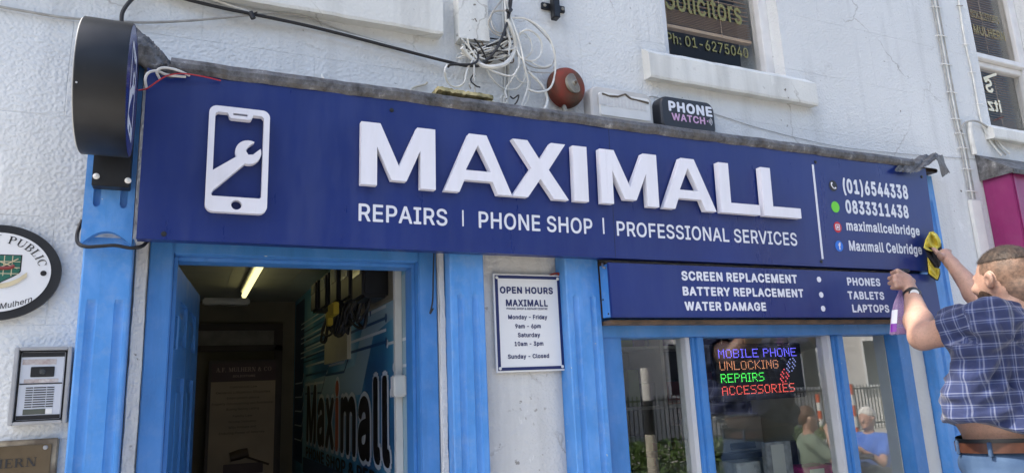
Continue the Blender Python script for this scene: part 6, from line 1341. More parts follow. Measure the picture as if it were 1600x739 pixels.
class Vol:
    def __init__(s, lo, hi, h):
        s.lo = np.array(lo, float); s.h = h; n = np.ceil((np.array(hi)-s.lo)/h).astype(int)+1; s.F = np.full(n, .2, np.float32)
    def _sub(s, lo, hi, m=.07):
        a = np.maximum(0, np.floor((np.array(lo)-m-s.lo)/s.h).astype(int)); b = np.minimum(s.F.shape, np.ceil((np.array(hi)+m-s.lo)/s.h).astype(int)+1)
        if np.any(b <= a): return None, None
        g = np.meshgrid(*[s.lo[k]+s.h*np.arange(a[k], b[k]) for k in range(3)], indexing='ij'); return tuple(slice(a[k], b[k]) for k in range(3)), np.stack(g, -1)
    def _put(s, sl, d, k, sub=False):
        f = s.F[sl]
        if sub: s.F[sl] = np.maximum(f, -d); return
        if k <= 0: s.F[sl] = np.minimum(f, d); return
        t = np.clip(.5+.5*(d-f)/k, 0, 1); s.F[sl] = d*(1-t)+f*t-k*t*(1-t)
    def cone(s, a, b, ra, rb, k=.02, sub=False, flat=None):
        a = np.array(a, float); b = np.array(b, float); r = max(ra, rb)
        sl, P = s._sub(np.minimum(a, b)-r, np.maximum(a, b)+r)
        if sl is None: return s
        ab = b-a; t = np.clip(((P-a)@ab)/(ab@ab+1e-12), 0, 1); v = P-(a+t[..., None]*ab)
        if flat is not None:       # (direction, factor): squash across one direction
            n, f = np.array(flat[0], float), flat[1]; n /= np.linalg.norm(n); c = (v@n); v = v+n*(c*(1/f-1))[..., None]
        s._put(sl, np.linalg.norm(v, axis=-1)-(ra+(rb-ra)*t), k, sub); return s
    def ell(s, c, r, k=.02, R=None, sub=False):
        c = np.array(c, float); r = np.array(r, float); m = r.max(); sl, P = s._sub(c-m, c+m)
        if sl is None: return s
        q = P-c
        if R is not None: q = q@np.array(R)      # columns are local axes
        k0 = np.linalg.norm(q/r, axis=-1); k1 = np.linalg.norm(q/(r*r), axis=-1); s._put(sl, k0*(k0-1)/np.maximum(k1, 1e-6), k, sub); return s
    def chain(s, pts, rs, k=.02, flat=None):
        for i in range(len(pts)-1): s.cone(pts[i], pts[i+1], rs[i], rs[i+1], k, flat=flat)
        return s
    def mesh(s, disp=None):
        V, F = surfnet(s.F, s.lo, s.h); return V, F
def meshobj(name, V, F, mt, parent, attr=None, label=None, smooth_it=1):
    me = bpy.data.meshes.new(name); me.from_pydata([tuple(v) for v in V], [], [tuple(map(int, f)) for f in F]); 
    import bmesh
    bm = bmesh.new(); bm.from_mesh(me)
    for _ in range(smooth_it): bmesh.ops.smooth_vert(bm, verts=bm.verts[:], factor=.4, use_axis_x=True, use_axis_y=True, use_axis_z=True)
    bmesh.ops.recalc_face_normals(bm, faces=bm.faces[:]); bm.to_mesh(me); bm.free()
    me.shade_smooth(); me.materials.append(mt)
    if attr is not None:
        at_ = me.attributes.new('cloth', 'FLOAT_VECTOR', 'POINT'); at_.data.foreach_set('vector', np.array(attr, float).ravel())
    o = bpy.data.objects.new(name, me); o.parent = parent; o.matrix_parent_inverse = Matrix.Translation(-Vector(wloc(parent))); COL.objects.link(o)
    if label: o['label'] = label
    return o
def skin_mat(name, base, hair_dark=None):
    m = bpy.data.materials.new(name); m.use_nodes = True; nt = m.node_tree; b = nt.nodes['Principled BSDF']; L = nt.links.new
    P = nd(nt, 'TexCoord').outputs['Object']
    n1 = nd(nt, 'TexNoise', i_Scale=18, i_Detail=5); L(P, n1.inputs['Vector'])
    c = ramp(nt, n1.outputs['Fac'], [(.3, tuple(x*.86 for x in base)), (.7, (min(1, base[0]*1.1), base[1]*1.02, base[2]))])
    n2 = nd(nt, 'TexNoise', i_Scale=160, i_Detail=3); L(P, n2.inputs['Vector'])
    c = mixc(nt, ramp(nt, n2.outputs['Fac'], [(.5, 0), (.72, .45)]), c, tuple(x*.55 for x in base))
    L(c, b.inputs['Base Color']); b.inputs['Roughness'].default_value = .48; b.inputs['Subsurface Weight'].default_value = .12; b.inputs['Subsurface Radius'].default_value = (.012, .004, .002); b.inputs['Subsurface Scale'].default_value = 1
    bp = nd(nt, 'Bump', i_Strength=.2, i_Distance=.002); L(n2.outputs['Fac'], bp.inputs['Height']); L(bp.outputs[0], b.inputs['Normal']); return m
M['skin'] = skin_mat('tanned skin', (.45, .285, .215))
def plaid_mat():
    m = bpy.data.materials.new('navy plaid cotton'); m.use_nodes = True; nt = m.node_tree; b = nt.nodes['Principled BSDF']; L = nt.links.new
    A = nt.nodes.new('ShaderNodeAttribute'); A.attribute_name = 'cloth'; sx = nd(nt, 'SeparateXYZ'); L(A.outputs['Vector'], sx.inputs[0])
    nzz = nd(nt, 'TexNoise', i_Scale=5, i_Detail=2); L(A.outputs['Vector'], nzz.inputs['Vector'])
    def stripe(axis, period, centre, width):
        w0 = nd(nt, 'Math', operation='MULTIPLY_ADD'); L(nzz.outputs['Fac'], w0.inputs[0]); w0.inputs[1].default_value = .02; L(sx.outputs[axis], w0.inputs[2])
        a = nd(nt, 'Math', operation='DIVIDE'); L(w0.outputs[0], a.inputs[0]); a.inputs[1].default_value = period
        f = nd(nt, 'Math', operation='FRACT'); L(a.outputs[0], f.inputs[0]); s_ = nd(nt, 'Math', operation='SUBTRACT'); L(f.outputs[0], s_.inputs[0]); s_.inputs[1].default_value = centre
        ab = nd(nt, 'Math', operation='ABSOLUTE'); L(s_.outputs[0], ab.inputs[0]); return ramp(nt, ab.outputs[0], [(width, 1), (width*1.5, 0)])
    c = (.020, .038, .150)
    base = ramp(nt, nzz.outputs['Fac'], [(.3, (.014, .026, .095)), (.7, (.022, .040, .140))])
    for ax in (0, 1):
        base = mixc(nt, mul(nt, stripe(ax, .041, .5, .20), .5), base, (.008, .015, .06))
    for ax in (0, 1):
        base = mixc(nt, mul(nt, stripe(ax, .041, .10, .035), .20), base, (.50, .54, .66))
        base = mixc(nt, mul(nt, stripe(ax, .041, .90, .028), .14), base, (.40, .46, .62))
    L(base, b.inputs['Base Color']); b.inputs['Roughness'].default_value = .85; b.inputs['Sheen Weight'].default_value = .2
    P = nd(nt, 'TexCoord').outputs['Object']; n2 = nd(nt, 'TexNoise', i_Scale=9, i_Detail=3, i_Distortion=1.2); mp_ = nd(nt, 'Mapping'); mp_.inputs['Scale'].default_value = (1, 1, .9); mp_.inputs['Rotation'].default_value = (.3, .5, 0); L(P, mp_.inputs[0]); L(mp_.outputs[0], n2.inputs['Vector'])
    bp = nd(nt, 'Bump', i_Strength=.45, i_Distance=.02); L(n2.outputs['Fac'], bp.inputs['Height']); L(bp.outputs[0], b.inputs['Normal']); return m
def mul(nt, src, k): n = nd(nt, 'Math', operation='MULTIPLY'); nt.links.new(src, n.inputs[0]); n.inputs[1].default_value = k; return n.outputs[0]
M['plaid'] = plaid_mat()
def hair_mat(name, c, c2, alpha_edge=False):
    m = mat(name, c, .6, col2=c2, vscale=60, bump=.6, bscale=220, bdist=.003); return m
M['hair'] = hair_mat('short brown hair', (.020, .013, .009), (.075, .05, .035))
M['stubble'] = hair_mat('clipped side hair', (.10, .062, .042), (.21, .125, .085))
M['beard'] = hair_mat('dark beard', (.03, .018, .012), (.09, .055, .035))
M['denim'] = mat('blue denim', (.018, .048, .115), .85, col2=(.055, .10, .18), vscale=9, bump=.25, bscale=250)
M['leather'] = mat('brown leather belt', (.060, .022, .012), .4, var=.25, vscale=30); M['shoe'] = mat('dark shoe', (.03, .025, .02), .5)

# ---- the man cleaning the sign
hd_px = at(1571, 432, -.60)
MX, MY = 2.925, -.60
MAN = thing('person', 'man in navy plaid shirt and jeans wiping the sign with a yellow cloth', 'person', (2.75, -.62, .33))
rv = np.array([AR[0], AR[1], 0]); rv /= np.linalg.norm(rv)
def P_(px, py, Y): return at(px, py, Y)
shL = P_(1543, 503, -.720); elL = P_(1441, 527, -.500); wrL = P_(1425, 460, -.355); haL = P_(1414, 440, -.335)
shR = np.array([3.02, -.60, 1.775]); elR = P_(1546, 485, -.42); wrR = P_(1487, 412, -.262); haR = P_(1475, 397, -.235)
print('man', shL, elL, wrL, shR, elR, wrR, np.linalg.norm(shL-elL), np.linalg.norm(elL-wrL), np.linalg.norm(shR-elR), np.linalg.norm(elR-wrR))
HS_ = 1.06
hc = np.array([2.925, -.600, 1.957]); nb = np.array([2.80, -.695, 1.785]); che = np.array([2.79, -.655, 1.64]); bel = np.array([2.745, -.615, 1.45]); pel = np.array([2.74, -.615, 1.265])
FLOOR = .38
hipL = np.array([2.64, -.63, 1.18]); hipR = np.array([2.84, -.60, 1.18]); knL = np.array([2.62, -.57, .80]); knR = np.array([2.87, -.54, .80]); anL = np.array([2.62, -.65, FLOOR+.09]); anR = np.array([2.89, -.62, FLOOR+.09])
fy = rad(-12)  # head turned a little left
hf = np.array([-math.sin(fy), math.cos(fy), -.02]); hf /= np.linalg.norm(hf); hr = np.cross(hf, (0, 0, 1)); hr /= np.linalg.norm(hr); hu = np.cross(hr, hf)
HR = np.stack([hr, hf, hu], 1)/1.0
hc = at(1545.5, 438, -.682)+hr*.083*HS_+hf*.012*HS_; print('hc', hc)
def hp(r, f, u): return hc+(hr*r+hf*f+hu*u)*HS_
def hs(*t): return tuple(x*HS_ for x in t)
v = Vol((2.18, -1.05, .30), (3.40, -.12, 2.14), .0055)
# head
v.ell(hp(0, -.012, .025), hs(.079, .102, .092), .03, HR); v.ell(hp(0, .022, -.030), hs(.066, .078, .085), .035, HR); v.cone(hp(-.032, .045, -.100), hp(.032, .045, -.100), .032, .032, .03)
v.cone(hp(0, .075, -.103), hp(0, .070, -.110), .025, .022, .02); v.cone(hp(0, .094, .020), hp(0, .116, -.022), .010, .015, .012); v.cone(hp(-.035, .085, .022), hp(.035, .085, .022), .012, .012, .015)
v.cone(hp(-.018, .097, -.055), hp(.018, .097, -.055), .009, .009, .010)
for s in (-1, 1):
    v.ell(hp(s*.032, .098, .006), hs(.014, .010, .008), .0, HR, sub=True); v.ell(hp(s*.045, .075, -.02), hs(.022, .022, .018), .02, HR)
    # ear: outer rim, lobe, hollow
    e0 = hp(s*.083, -.012, -.002)
    v.ell(e0, hs(.009, .018, .029), .010, HR); v.ell(e0+hr*s*.007-hf*.008+hu*.008, hs(.007, .017, .024), .006, HR); v.ell(e0+hr*s*.012+hf*.003-hu*.000, hs(.008, .010, .015), 0, HR, sub=True)
# neck and trunk
v.cone(hp(0, -.045, -.06), nb+np.array([0, -.01, -.02]), .068, .074, .03); v.cone(hp(0, -.075, -.045), nb+np.array([0, -.03, -.01]), .045, .06, .03)
v.cone(nb+np.array([-.02, 0, -.02]), shL+np.array([.04, 0, .01]), .062, .058, .04); v.cone(nb+np.array([.02, 0, -.02]), shR+np.array([-.03, 0, .01]), .062, .058, .04)
v.ell(che, (.185, .135, .17), .05); v.ell(bel, (.190, .165, .17), .05); v.ell(pel, (.180, .150, .12), .05)
# legs
for h_, k_, a_, in ((hipL, knL, anL), (hipR, knR, anR)):
    v.cone(h_, k_, .098, .062, .04); v.cone(k_, (k_+a_)/2+np.array([0, -.02, .04]), .058, .056, .02); v.cone((k_+a_)/2+np.array([0, -.02, .04]), a_, .056, .038, .02); v.cone(a_+np.array([0, -.03, -.05]), a_+np.array([0, .14, -.06]), .034, .030, .02)
# arms
def arm(s_, e_, w__, big=1.0):
    v.cone(s_, s_+(e_-s_)*.5, .064*big, .058*big, .03); v.cone(s_+(e_-s_)*.5, e_, .058*big, .046*big, .02)
    d = w__-e_; v.cone(e_, e_+d*.35, .047*big, .050*big, .02); v.cone(e_+d*.35, w__, .050*big, .029*big, .02, flat=None)
arm(shL, elL, wrL, 1.0); arm(shR, elR, wrR, .95)
# left fist round the bottle neck: rows of fingers stacked up, knuckles to the left in the picture
vd = AF.copy(); vd[2] = 0; vd /= np.linalg.norm(vd); up = np.array([0, 0, 1.])
def W_(px, py, Y): return at(px, py, Y)
kn = [W_(1402, 424, -.330), W_(1398.5, 432, -.330), W_(1398.5, 440, -.331), W_(1401.5, 447.5, -.334)]
palm = W_(1416, 440, -.338)
v.cone(wrL, palm, .028, .030, .015, flat=(vd, .75))
for i, k in enumerate(kn):
    v.cone(W_(1418, 434+4.5*i, -.340), k, .014, .0115, .008)                       # metacarpal ridge
    ln = (.034, .037, .034, .027)[i]
    m1 = k+vd*ln-rv*.004+up*(-.003); m2 = m1+vd*.010+rv*.024-up*.002; m3 = m2-vd*.008+rv*.016
    v.cone(k, m1, .0105, .0095, .003); v.cone(m1, m2, .0095, .0085, .003); v.cone(m2, m3, .0085, .0075, .003)
tb = W_(1425, 440, -.325); v.cone(tb, tb+vd*.022+up*.022-rv*.004, .015, .0115, .008); v.cone(tb+vd*.022+up*.022-rv*.004, tb+vd*.026+up*.034-rv*.030, .0115, .009, .004)
# right hand: thumb in front, four fingers spread behind the cloth, pressing it to the sign
pr_ = W_(1475.5, 399, -.225); v.cone(wrR, pr_, .026, .029, .015)
th0 = W_(1470, 401, -.240); th1 = W_(1464.5, 395, -.240); th2 = W_(1458, 388.5, -.228)
v.cone(pr_, th0, .02, .014, .01); v.cone(th0, th1, .0125, .0105, .005); v.cone(th1, th2, .0105, .0085, .004)
for (x0_, y0_), (x1_, y1_), (x2_, y2_), (x3_, y3_) in (((1477, 390), (1474, 382), (1471, 377), (1468, 374)), ((1480, 391), (1477.5, 382), (1474, 377), (1471, 373)), ((1482, 394), (1480.5, 386), (1477.5, 380), (1474, 377)), ((1483, 398), (1483, 391), (1481, 386), (1478, 383))):
    Y0 = -.222+.006*((x0_-1477)/3)
    v.cone(W_(x0_, y0_+4, Y0), W_(x1_, y1_, Y0+.012), .0115, .010, .004); v.cone(W_(x1_, y1_, Y0+.012), W_(x2_, y2_, Y0+.026), .010, .009, .003); v.cone(W_(x2_, y2_, Y0+.026), W_(x3_, y3_, Y0+.036), .009, .0075, .003)
Vb, Fb = v.mesh()
body = meshobj('body', Vb, Fb, M['skin'], MAN)
def strands(V, F, n, ln, wd_, lift):
    V = list(map(np.array, V)); F = [tuple(map(int, f)) for f in F]; m = len(V); base = np.array(V)
    for i in rng.integers(0, m, n):
        p = base[i]+rng.normal(0, .0012, 3); out = (p-hc); out /= np.linalg.norm(out); t = hf+rng.normal(0, .35, 3)-hu*.3; t -= out*(t@out); t /= np.linalg.norm(t)
        d = t*(1-lift*.5)+out*lift*.6; d /= np.linalg.norm(d); s_ = np.cross(d, out); s_ /= np.linalg.norm(s_)+1e-9; L_ = ln*rng.uniform(.5, 1.2)
        k = len(V); V += [p-s_*wd_, p+s_*wd_, p+d*L_]; F.append((k, k+1, k+2))
    return np.array(V), F
# hair: cropped cap following the skull
def keep(q, fn):
    g = np.stack(np.meshgrid(*[q.lo[k]+q.h*np.arange(q.F.shape[k]) for k in range(3)], indexing='ij'), -1); L_ = ((g-hc)@HR)/HS_; q.F = np.maximum(q.F, fn(L_[..., 0], L_[..., 1], L_[..., 2])).astype(np.float32)
lo_, hi_ = hc-.18, hc+.18
q = Vol(lo_, hi_, .004); q.ell(hp(0, -.012, .026), hs(.0815, .1045, .0955), .02, HR)
keep(q, lambda r, f, u: np.maximum(.062-u+.25*np.clip(f-.02, 0, .1), f-.082)*HS_)
V1, F1 = q.mesh(); V1, F1 = strands(V1, F1, 5200, .011, .0006, .5); meshobj('hair', V1, F1, M['hair'], MAN, smooth_it=0)
q = Vol(lo_, hi_, .004); q.ell(hp(0, -.012, .0252), hs(.0802, .1030, .0932), .03, HR); q.cone(hp(0, -.045, -.06), nb+np.array([0, -.01, -.02]), .0695, .0755, .03); q.cone(hp(0, -.075, -.045), nb+np.array([0, -.03, -.01]), .0465, .0615, .03)
keep(q, lambda r, f, u: np.maximum.reduce([u-.066-.25*np.clip(f-.02, 0, .1), f-.034, -(u+.092-.004*np.sin(r*90)), np.where(f > -.030-.45*np.clip(-u, 0, .1), .014-u, -.01)])*HS_)
V1, F1 = q.mesh(); V1, F1 = strands(V1, F1, 6000, .0045, .0005, .9); meshobj('clipped_side_hair', V1, F1, M['stubble'], MAN, smooth_it=0)
q = Vol(lo_, hi_, .004)
q.ell(hp(0, .022, -.031), hs(.070, .083, .0895), .03, HR); q.cone(hp(-.032, .047, -.100), hp(.032, .047, -.100), .038, .038, .03); q.cone(hp(0, .077, -.103), hp(0, .072, -.112), .030, .027, .02)
keep(q, lambda r, f, u: np.maximum.reduce([u+.026-.9*np.clip(.02-f, 0, .03), -(f+.006), np.where((np.abs(r) < .024) & (f > .085), (.5)*(u+.066), -.01)])*HS_)
V1, F1 = q.mesh(); V1, F1 = strands(V1, F1, 3500, .006, .0005, .8); meshobj('beard', V1, F1, M['beard'], MAN, smooth_it=0)
M['eye'] = mat('eye white', (.6, .58, .55), .2); M['iris'] = mat('dark iris', (.04, .025, .015), .1)
for s in (-1, 1):
    e = hp(s*.032, .082, .006); o_ = MB().lathe(e, hf, [(.0001, -.011), (.007, -.0085), (.011, 0), (.0085, .007), (.0001, .011)], 16).build('eye', M['eye'], MAN)
    MB().lathe(e+hf*.0095, hf, [(.0048, 0), (.004, .0018), (.0001, .002)], 14).build('iris', M['iris'], o_)
# shirt
q = Vol((2.2, -1.06, 1.28), (3.40, -.26, 1.92), .006)
q.ell(che, (.205, .157, .19), .05); q.ell(bel+np.array([0, 0, .0]), (.213, .187, .17), .05); q.ell(bel+np.array([0, 0, -.06]), (.214, .190, .12), .04); q.cone(at(1522, 560, -.66), at(1512, 640, -.62), .082, .082, .07)
q.cone(nb+np.array([-.02, 0, -.045]), shL+np.array([.03, 0, .0]), .081, .079, .04); q.cone(nb+np.array([.02, 0, -.045]), shR+np.array([-.02, 0, .0]), .081, .079, .04)
q.cone(shL, shL+(elL-shL)*.62, .083, .077, .03); q.cone(shR, shR+(elR-shR)*.62, .081, .074, .03)
q.cone(nb+np.array([0, -.012, -.03]), nb+np.array([0, -.012, .018]), .078, .083, .015)
g = np.stack(np.meshgrid(*[q.lo[k]+q.h*np.arange(q.F.shape[k]) for k in range(3)], indexing='ij'), -1)
wr_ = .0045*np.sin(g[..., 2]*46+g[..., 0]*34+3*np.sin(g[..., 1]*18))+.0035*np.sin(g[..., 0]*70-g[..., 2]*52+2*np.sin(g[..., 2]*23))+.004*np.sin(g[..., 2]*80+4*np.sin(g[..., 0]*20+g[..., 1]*12))
ap = shL+np.array([.03, -.02, -.09]); dd = np.linalg.norm(g-ap, axis=-1); an_ = np.arctan2(g[..., 2]-ap[2], (g[..., 0]-ap[0])*rv[0]+(g[..., 1]-ap[1])*rv[1])
wr_ = wr_*.9+.0085*np.sin(an_*9+dd*14)**3*np.exp(-((dd-.13)/.085)**2)+.006*np.sin((g[..., 2]-.35*((g[..., 0]-2.75)*rv[0]+(g[..., 1]+.62)*rv[1]))*95+2*np.sin(g[..., 0]*15))**3*np.clip((1.52-g[..., 2])/.12, 0, 1)
q.F = q.F+wr_.astype(np.float32)
hs_ = (g[..., 0]-2.745)*rv[0]+(g[..., 1]+.615)*rv[1]
hem = 1.366+.008*np.sin(hs_*28)-.22*np.clip(hs_+.02, -.2, .2)
q.F = np.maximum(q.F, hem-g[..., 2])
for s_, e_, lim in ((shL, elL, .62), (shR, elR, .66)):      # cut the sleeve ends square, only near the sleeve
    d = (e_-s_); Ln = np.linalg.norm(d); d = d/Ln; t = (g-s_)@d; near = np.linalg.norm(g-(s_+(e_-s_)*.8), axis=-1) < .16
    cutv = t-Ln*lim; q.F = np.where(near & (t > 0), np.maximum(q.F, cutv), q.F)
# hollow neck opening
q.cone(nb+np.array([0, -.005, -.01]), nb+np.array([0, -.0, .09]), .071, .075, sub=True); q.cone(shL+(elL-shL)*.575, elL, .064, .064, sub=True); q.cone(shR+(elR-shR)*.62, elR, .060, .060, sub=True)
q.F = np.maximum(q.F, g[..., 2]-(1.822+.10*0+np.where(np.abs(g[..., 0]-nb[0]) < .09, .015, .2)))
V1, F1 = q.mesh()
att = np.zeros((len(V1), 3))
for i, p in enumerate(V1):
    best = None
    for s_, e_ in ((shL, elL), (shR, elR)):
        d = (e_-s_); Ln = np.linalg.norm(d); d = d/Ln; t = (p-s_)@d; rr_ = np.linalg.norm(p-s_-d*t)
        if t > .03 and rr_ < .10 and t < .3 and (best is None): best = (s_, d, t)
    if best:
        s_, d, t = best; a1 = np.cross(d, (0, 0, 1)); a1 /= np.linalg.norm(a1); a2 = np.cross(d, a1); w__ = p-s_; ang = math.atan2(w__@a1, -(w__@a2)); att[i] = (ang*.078, t, 0)
    else:
        ang = math.atan2(p[0]-2.765, -(p[1]+.63)); att[i] = (ang*.205, p[2]+.05*(p[0]-2.89)*0, 1)
shirt = meshobj('shirt', V1, F1, M['plaid'], MAN, attr=att)
# collar band
mb = MB()
v_, f_ = grid(lambda a, b: (nb[0]+(.080+.006*b)*math.sin(rad(-150+300*a)), nb[1]-.008-(.080+.006*b)*math.cos(rad(-150+300*a)), nb[2]+.030-.030*b-.014*abs(a*2-1)**2), 40, 3); mb.add(v_, f_, True)
nC = len(V1)
co = mb.build('collar', M['plaid'], shirt); ca = co.data.attributes.new('cloth', 'FLOAT_VECTOR', 'POINT'); ca.data.foreach_set('vector', np.array([[i % 41*.012, .1*(i//41)*.1, 0] for i in range(len(co.data.vertices))], float).ravel())
# trousers, belt, shoes
q = Vol((2.42, -.90, FLOOR+.02), (3.10, -.33, 1.36), .007)
q.ell(pel+np.array([0, 0, -.01]), (.190, .160, .13), .04); q.ell(pel+np.array([0, -.05, -.09]), (.165, .120, .10), .04)
for h_, k_, a_ in ((hipL, knL, anL), (hipR, knR, anR)): q.cone(h_, k_, .110, .076, .03); q.cone(k_, a_+np.array([0, 0, -.01]), .076, .070, .03)
g = np.stack(np.meshgrid(*[q.lo[k]+q.h*np.arange(q.F.shape[k]) for k in range(3)], indexing='ij'), -1)
q.F = q.F+(.003*np.sin(g[..., 2]*60+g[..., 0]*50)).astype(np.float32); tilt_ = 1.318+.0*g[..., 0]
q.F = np.maximum(q.F, g[..., 2]-tilt_)
V1, F1 = q.mesh(); jeans = meshobj('jeans', V1, F1, M['denim'], MAN)
def ringz(rx, ry, z, w__, c=(2.74, -.618)):
    def f(a, b): t = 2*math.pi*a; return (c[0]+(rx)*math.cos(t), c[1]+(ry)*math.sin(t), z+w__*b+.004*math.sin(2*t))
    return f
v_, f_ = grid(ringz(.194, .166, 1.302, .034), 72, 2); v2, f2_ = grid(ringz(.188, .160, 1.302, .034), 72, 2)
belt = MB().add(v_, f_, True).add(v2, f2_, True).build('belt', M['leather'], MAN)
v_, f_ = grid(ringz(.189, .161, 1.334, .016), 72, 1); MB().add(v_, f_, True).build('underwear_band', M['black'], MAN)
for ad in (-100, -165, -40, 150, 20): t = rad(ad); c_ = (2.74+.196*math.cos(t), -.618+.168*math.sin(t)); MB().box(c_[0]-.006, c_[0]+.006, c_[1]-.006, c_[1]+.006, 1.292, 1.342, .002).build('belt_loop', M['denim'], jeans)
M['stitch'] = mat('pale stitching', (.35, .42, .50), .8)
for a_ in (anL, anR): MB().add(*[x for x in grid(lambda a, b: (a_[0]+.046*math.cos(2*math.pi*a)*(1-.25*b), a_[1]+.055+.135*math.sin(2*math.pi*a)*(1-.15*b), FLOOR+.0+.085*b), 28, 3)], True).build('shoe', M['shoe'], MAN)
# watch
wd = (elL-wrL); wd /= np.linalg.norm(wd); wc = wrL+wd*.010
WA = MB(); a1 = np.cross(wd, vd); a1 /= np.linalg.norm(a1); a2 = np.cross(wd, a1)
def band(a, b): t = 2*math.pi*a; return wc+(a1*math.cos(t)+a2*math.sin(t))*.0345+wd*(.011*(b-.5)*2)
v_, f_ = grid(band, 36, 2); wt = WA.add(v_, f_, True).build('watch_strap', M['black'], MAN)
wn_ = -vd*.93-rv*.28+up*.10; wn_ /= np.linalg.norm(wn_); 
MB().lathe(wc+wn_*.0335, wn_, [(.020, 0), (.021, .004), (.0185, .0075), (.0001, .0078)], 32).build('watch_case', M['black'], wt)
MB().lathe(wc+wn_*.0416, wn_, [(.0165, 0), (.0001, .0004)], 32).build('watch_dial', mat('pale watch dial', (.60, .62, .62), .2), wt)
# ---- the platform he stands on (below the picture)
SP = thing('step_platform', 'low aluminium work platform under the man', 'platform', (2.75, -.6, 0))
MB().box(2.38, 3.14, -.88, -.34, FLOOR-.045, FLOOR-.002, .006).build('deck', M['alu'], SP)
for x in (2.42, 3.10):
    for y in (-.84, -.38): MB().tube([(x, y, FLOOR-.045), (x, y-.0, .0)], .016, 8, 1).build('leg', M['alu'], SP)
# ---- spray bottle
bt = W_(1411, 430, -.300); bb = W_(1406, 523, -.300); bx = bt[0]*.35+bb[0]*.65; bz0, bz1 = bb[2], bt[2]; by = -.300
print('bottle', bt, bb)
SB = thing('spray_bottle', 'clear purple spray cleaner bottle held in the left hand', 'bottle', (bx, by, bz0))
ax_ = (np.array(bt)-np.array(bb)); ax_ /= np.linalg.norm(ax_); Lb = np.linalg.norm(bt-bb)
M['bottle'] = bpy.data.materials.new('clear lilac plastic'); M['bottle'].use_nodes = True
nt = M['bottle'].node_tree; b = nt.nodes['Principled BSDF']; b.inputs['Base Color'].default_value = (.70, .50, .74, 1); b.inputs['Roughness'].default_value = .15
tr_ = nd(nt, 'BsdfTransparent'); tr_.inputs[0].default_value = (.92, .78, .92, 1); lw_ = nd(nt, 'LayerWeight', i_Blend=.45); mx_ = nd(nt, 'MixShader')
mr_ = nd(nt, 'MapRange'); nt.links.new(lw_.outputs['Facing'], mr_.inputs[0]); mr_.inputs['To Min'].default_value = .22; mr_.inputs['To Max'].default_value = .95
nt.links.new(mr_.outputs[0], mx_.inputs[0]); nt.links.new(tr_.outputs[0], mx_.inputs[1]); nt.links.new(b.outputs[0], mx_.inputs[2]); nt.links.new(mx_.outputs[0], nt.nodes['Material Output'].inputs[0])
def ringb(h, rx, ry, n=28): c = bb+ax_*h; return [c+rv*rx*math.cos(2*math.pi*k/n)+vd*ry*math.sin(2*math.pi*k/n) for k in range(n)]
prof = [(0, .036), (.004, .041), (.05, .041), (.10, .038), (.135, .033), (.165, .023), (.185, .015), (.20, .013), (Lb-.012, .0125)]
V_ = []; n = 28
for h, r in prof: V_ += ringb(h, r, r*.62, n)
F_ = [(i*n+k, i*n+(k+1) % n, (i+1)*n+(k+1) % n, (i+1)*n+k) for i in range(len(prof)-1) for k in range(n)]+[tuple(range(n))]
btl = MB().add(V_, F_, True).build('bottle', M['bottle'], SB)
V_ = []; prof = [(.003, .035), (.02, .038), (.028, .038)]
M['liquid'] = mat('lilac liquid', (.42, .22, .45), .2, trans=.5)
for h, r in prof: V_ += ringb(h, r, r*.58, n)
F_ = [(i*n+k, i*n+(k+1) % n, (i+1)*n+(k+1) % n, (i+1)*n+k) for i in range(2) for k in range(n)]+[tuple(range(n)), tuple(2*n+k for k in range(n))]
MB().add(V_, F_, True).build('liquid', M['liquid'], SB)
def lab(u, v): 
    t = rad(188+44*u); h = .012+.095*v; r = .0418-.02*max(0, h-.05); c = bb+ax_*h; return c+rv*r*math.cos(t)+vd*(r*.62+.0006)*math.sin(t)
v_, f_ = grid(lab, 10, 8); lb = MB().add([v_[i] for i in range(len(v_))], f_[30:], True).build('label', M['vinyl'], SB); MB().add(v_, f_[:30], True).build('label_band', mat('purple label', (.22, .02, .36), .4), SB)
tc = bt+ax_*.012
MB().hexa([tc-rv*.030-vd*.009, tc+rv*.026-vd*.009, tc+rv*.026+vd*.009, tc-rv*.030+vd*.009, tc-rv*.024-vd*.007+up*.016, tc+rv*.022-vd*.007+up*.012, tc+rv*.022+vd*.007+up*.012, tc-rv*.024+vd*.007+up*.016]).tube([tc-rv*.01+up*.008, bt-ax_*.015], .013, 12, 1).build('trigger_head', M['black'], SB)
# ---- yellow cloth
CL = thing('cleaning_cloth', 'yellow microfibre cloth with dark backing pressed against the sign', 'cloth', tuple(at(1460, 400, -.2)))
M['yellow'] = mat('yellow microfibre', (.62, .50, .035), .95, col2=(.72, .62, .14), vscale=30, bump=.5, bscale=300)
M['backing'] = mat('dark cloth backing', (.022, .022, .028), .95, bump=.4, bscale=300)
def loft(Lp, Rp, Y0, amp, nu=22, nv=34, seed=0, th=.0):
    Lp = np.array(Lp, float); Rp = np.array(Rp, float)
    def ip(A, t): k = t*(len(A)-1); i = min(len(A)-2, int(k)); f = k-i; return A[i]*(1-f)+A[i+1]*f
    def f(u, v):
        p = ip(Lp, v)*(1-u)+ip(Rp, v)*u; e = min(u, 1-u, v, 1-v)
        return at(p[0], p[1], Y0-amp*(.5+.5*math.sin(7*u+3.5*v+seed))*(.35+min(1, e*6)*.65)-amp*.5*math.sin(13*u-9*v+seed*2)*min(1, e*5)-.004)
    return grid(f, nu, nv)
v_, f_ = loft([(1452, 363), (1446, 375), (1443, 388), (1447, 391), (1454, 393), (1461, 393)], [(1458, 362), (1464, 366), (1470, 376), (1470, 385), (1466, 391), (1461, 394)], -.176, .020); MB().add(v_, f_, True).build('yellow_face', M['yellow'], CL)
v_, f_ = loft([(1444, 389), (1448, 396), (1450, 405), (1455, 413), (1460, 418)], [(1471, 380), (1472, 392), (1470, 402), (1470, 414), (1467, 419)], -.172, .012, seed=2); MB().add(v_, f_, True).build('dark_backing', M['backing'], CL)
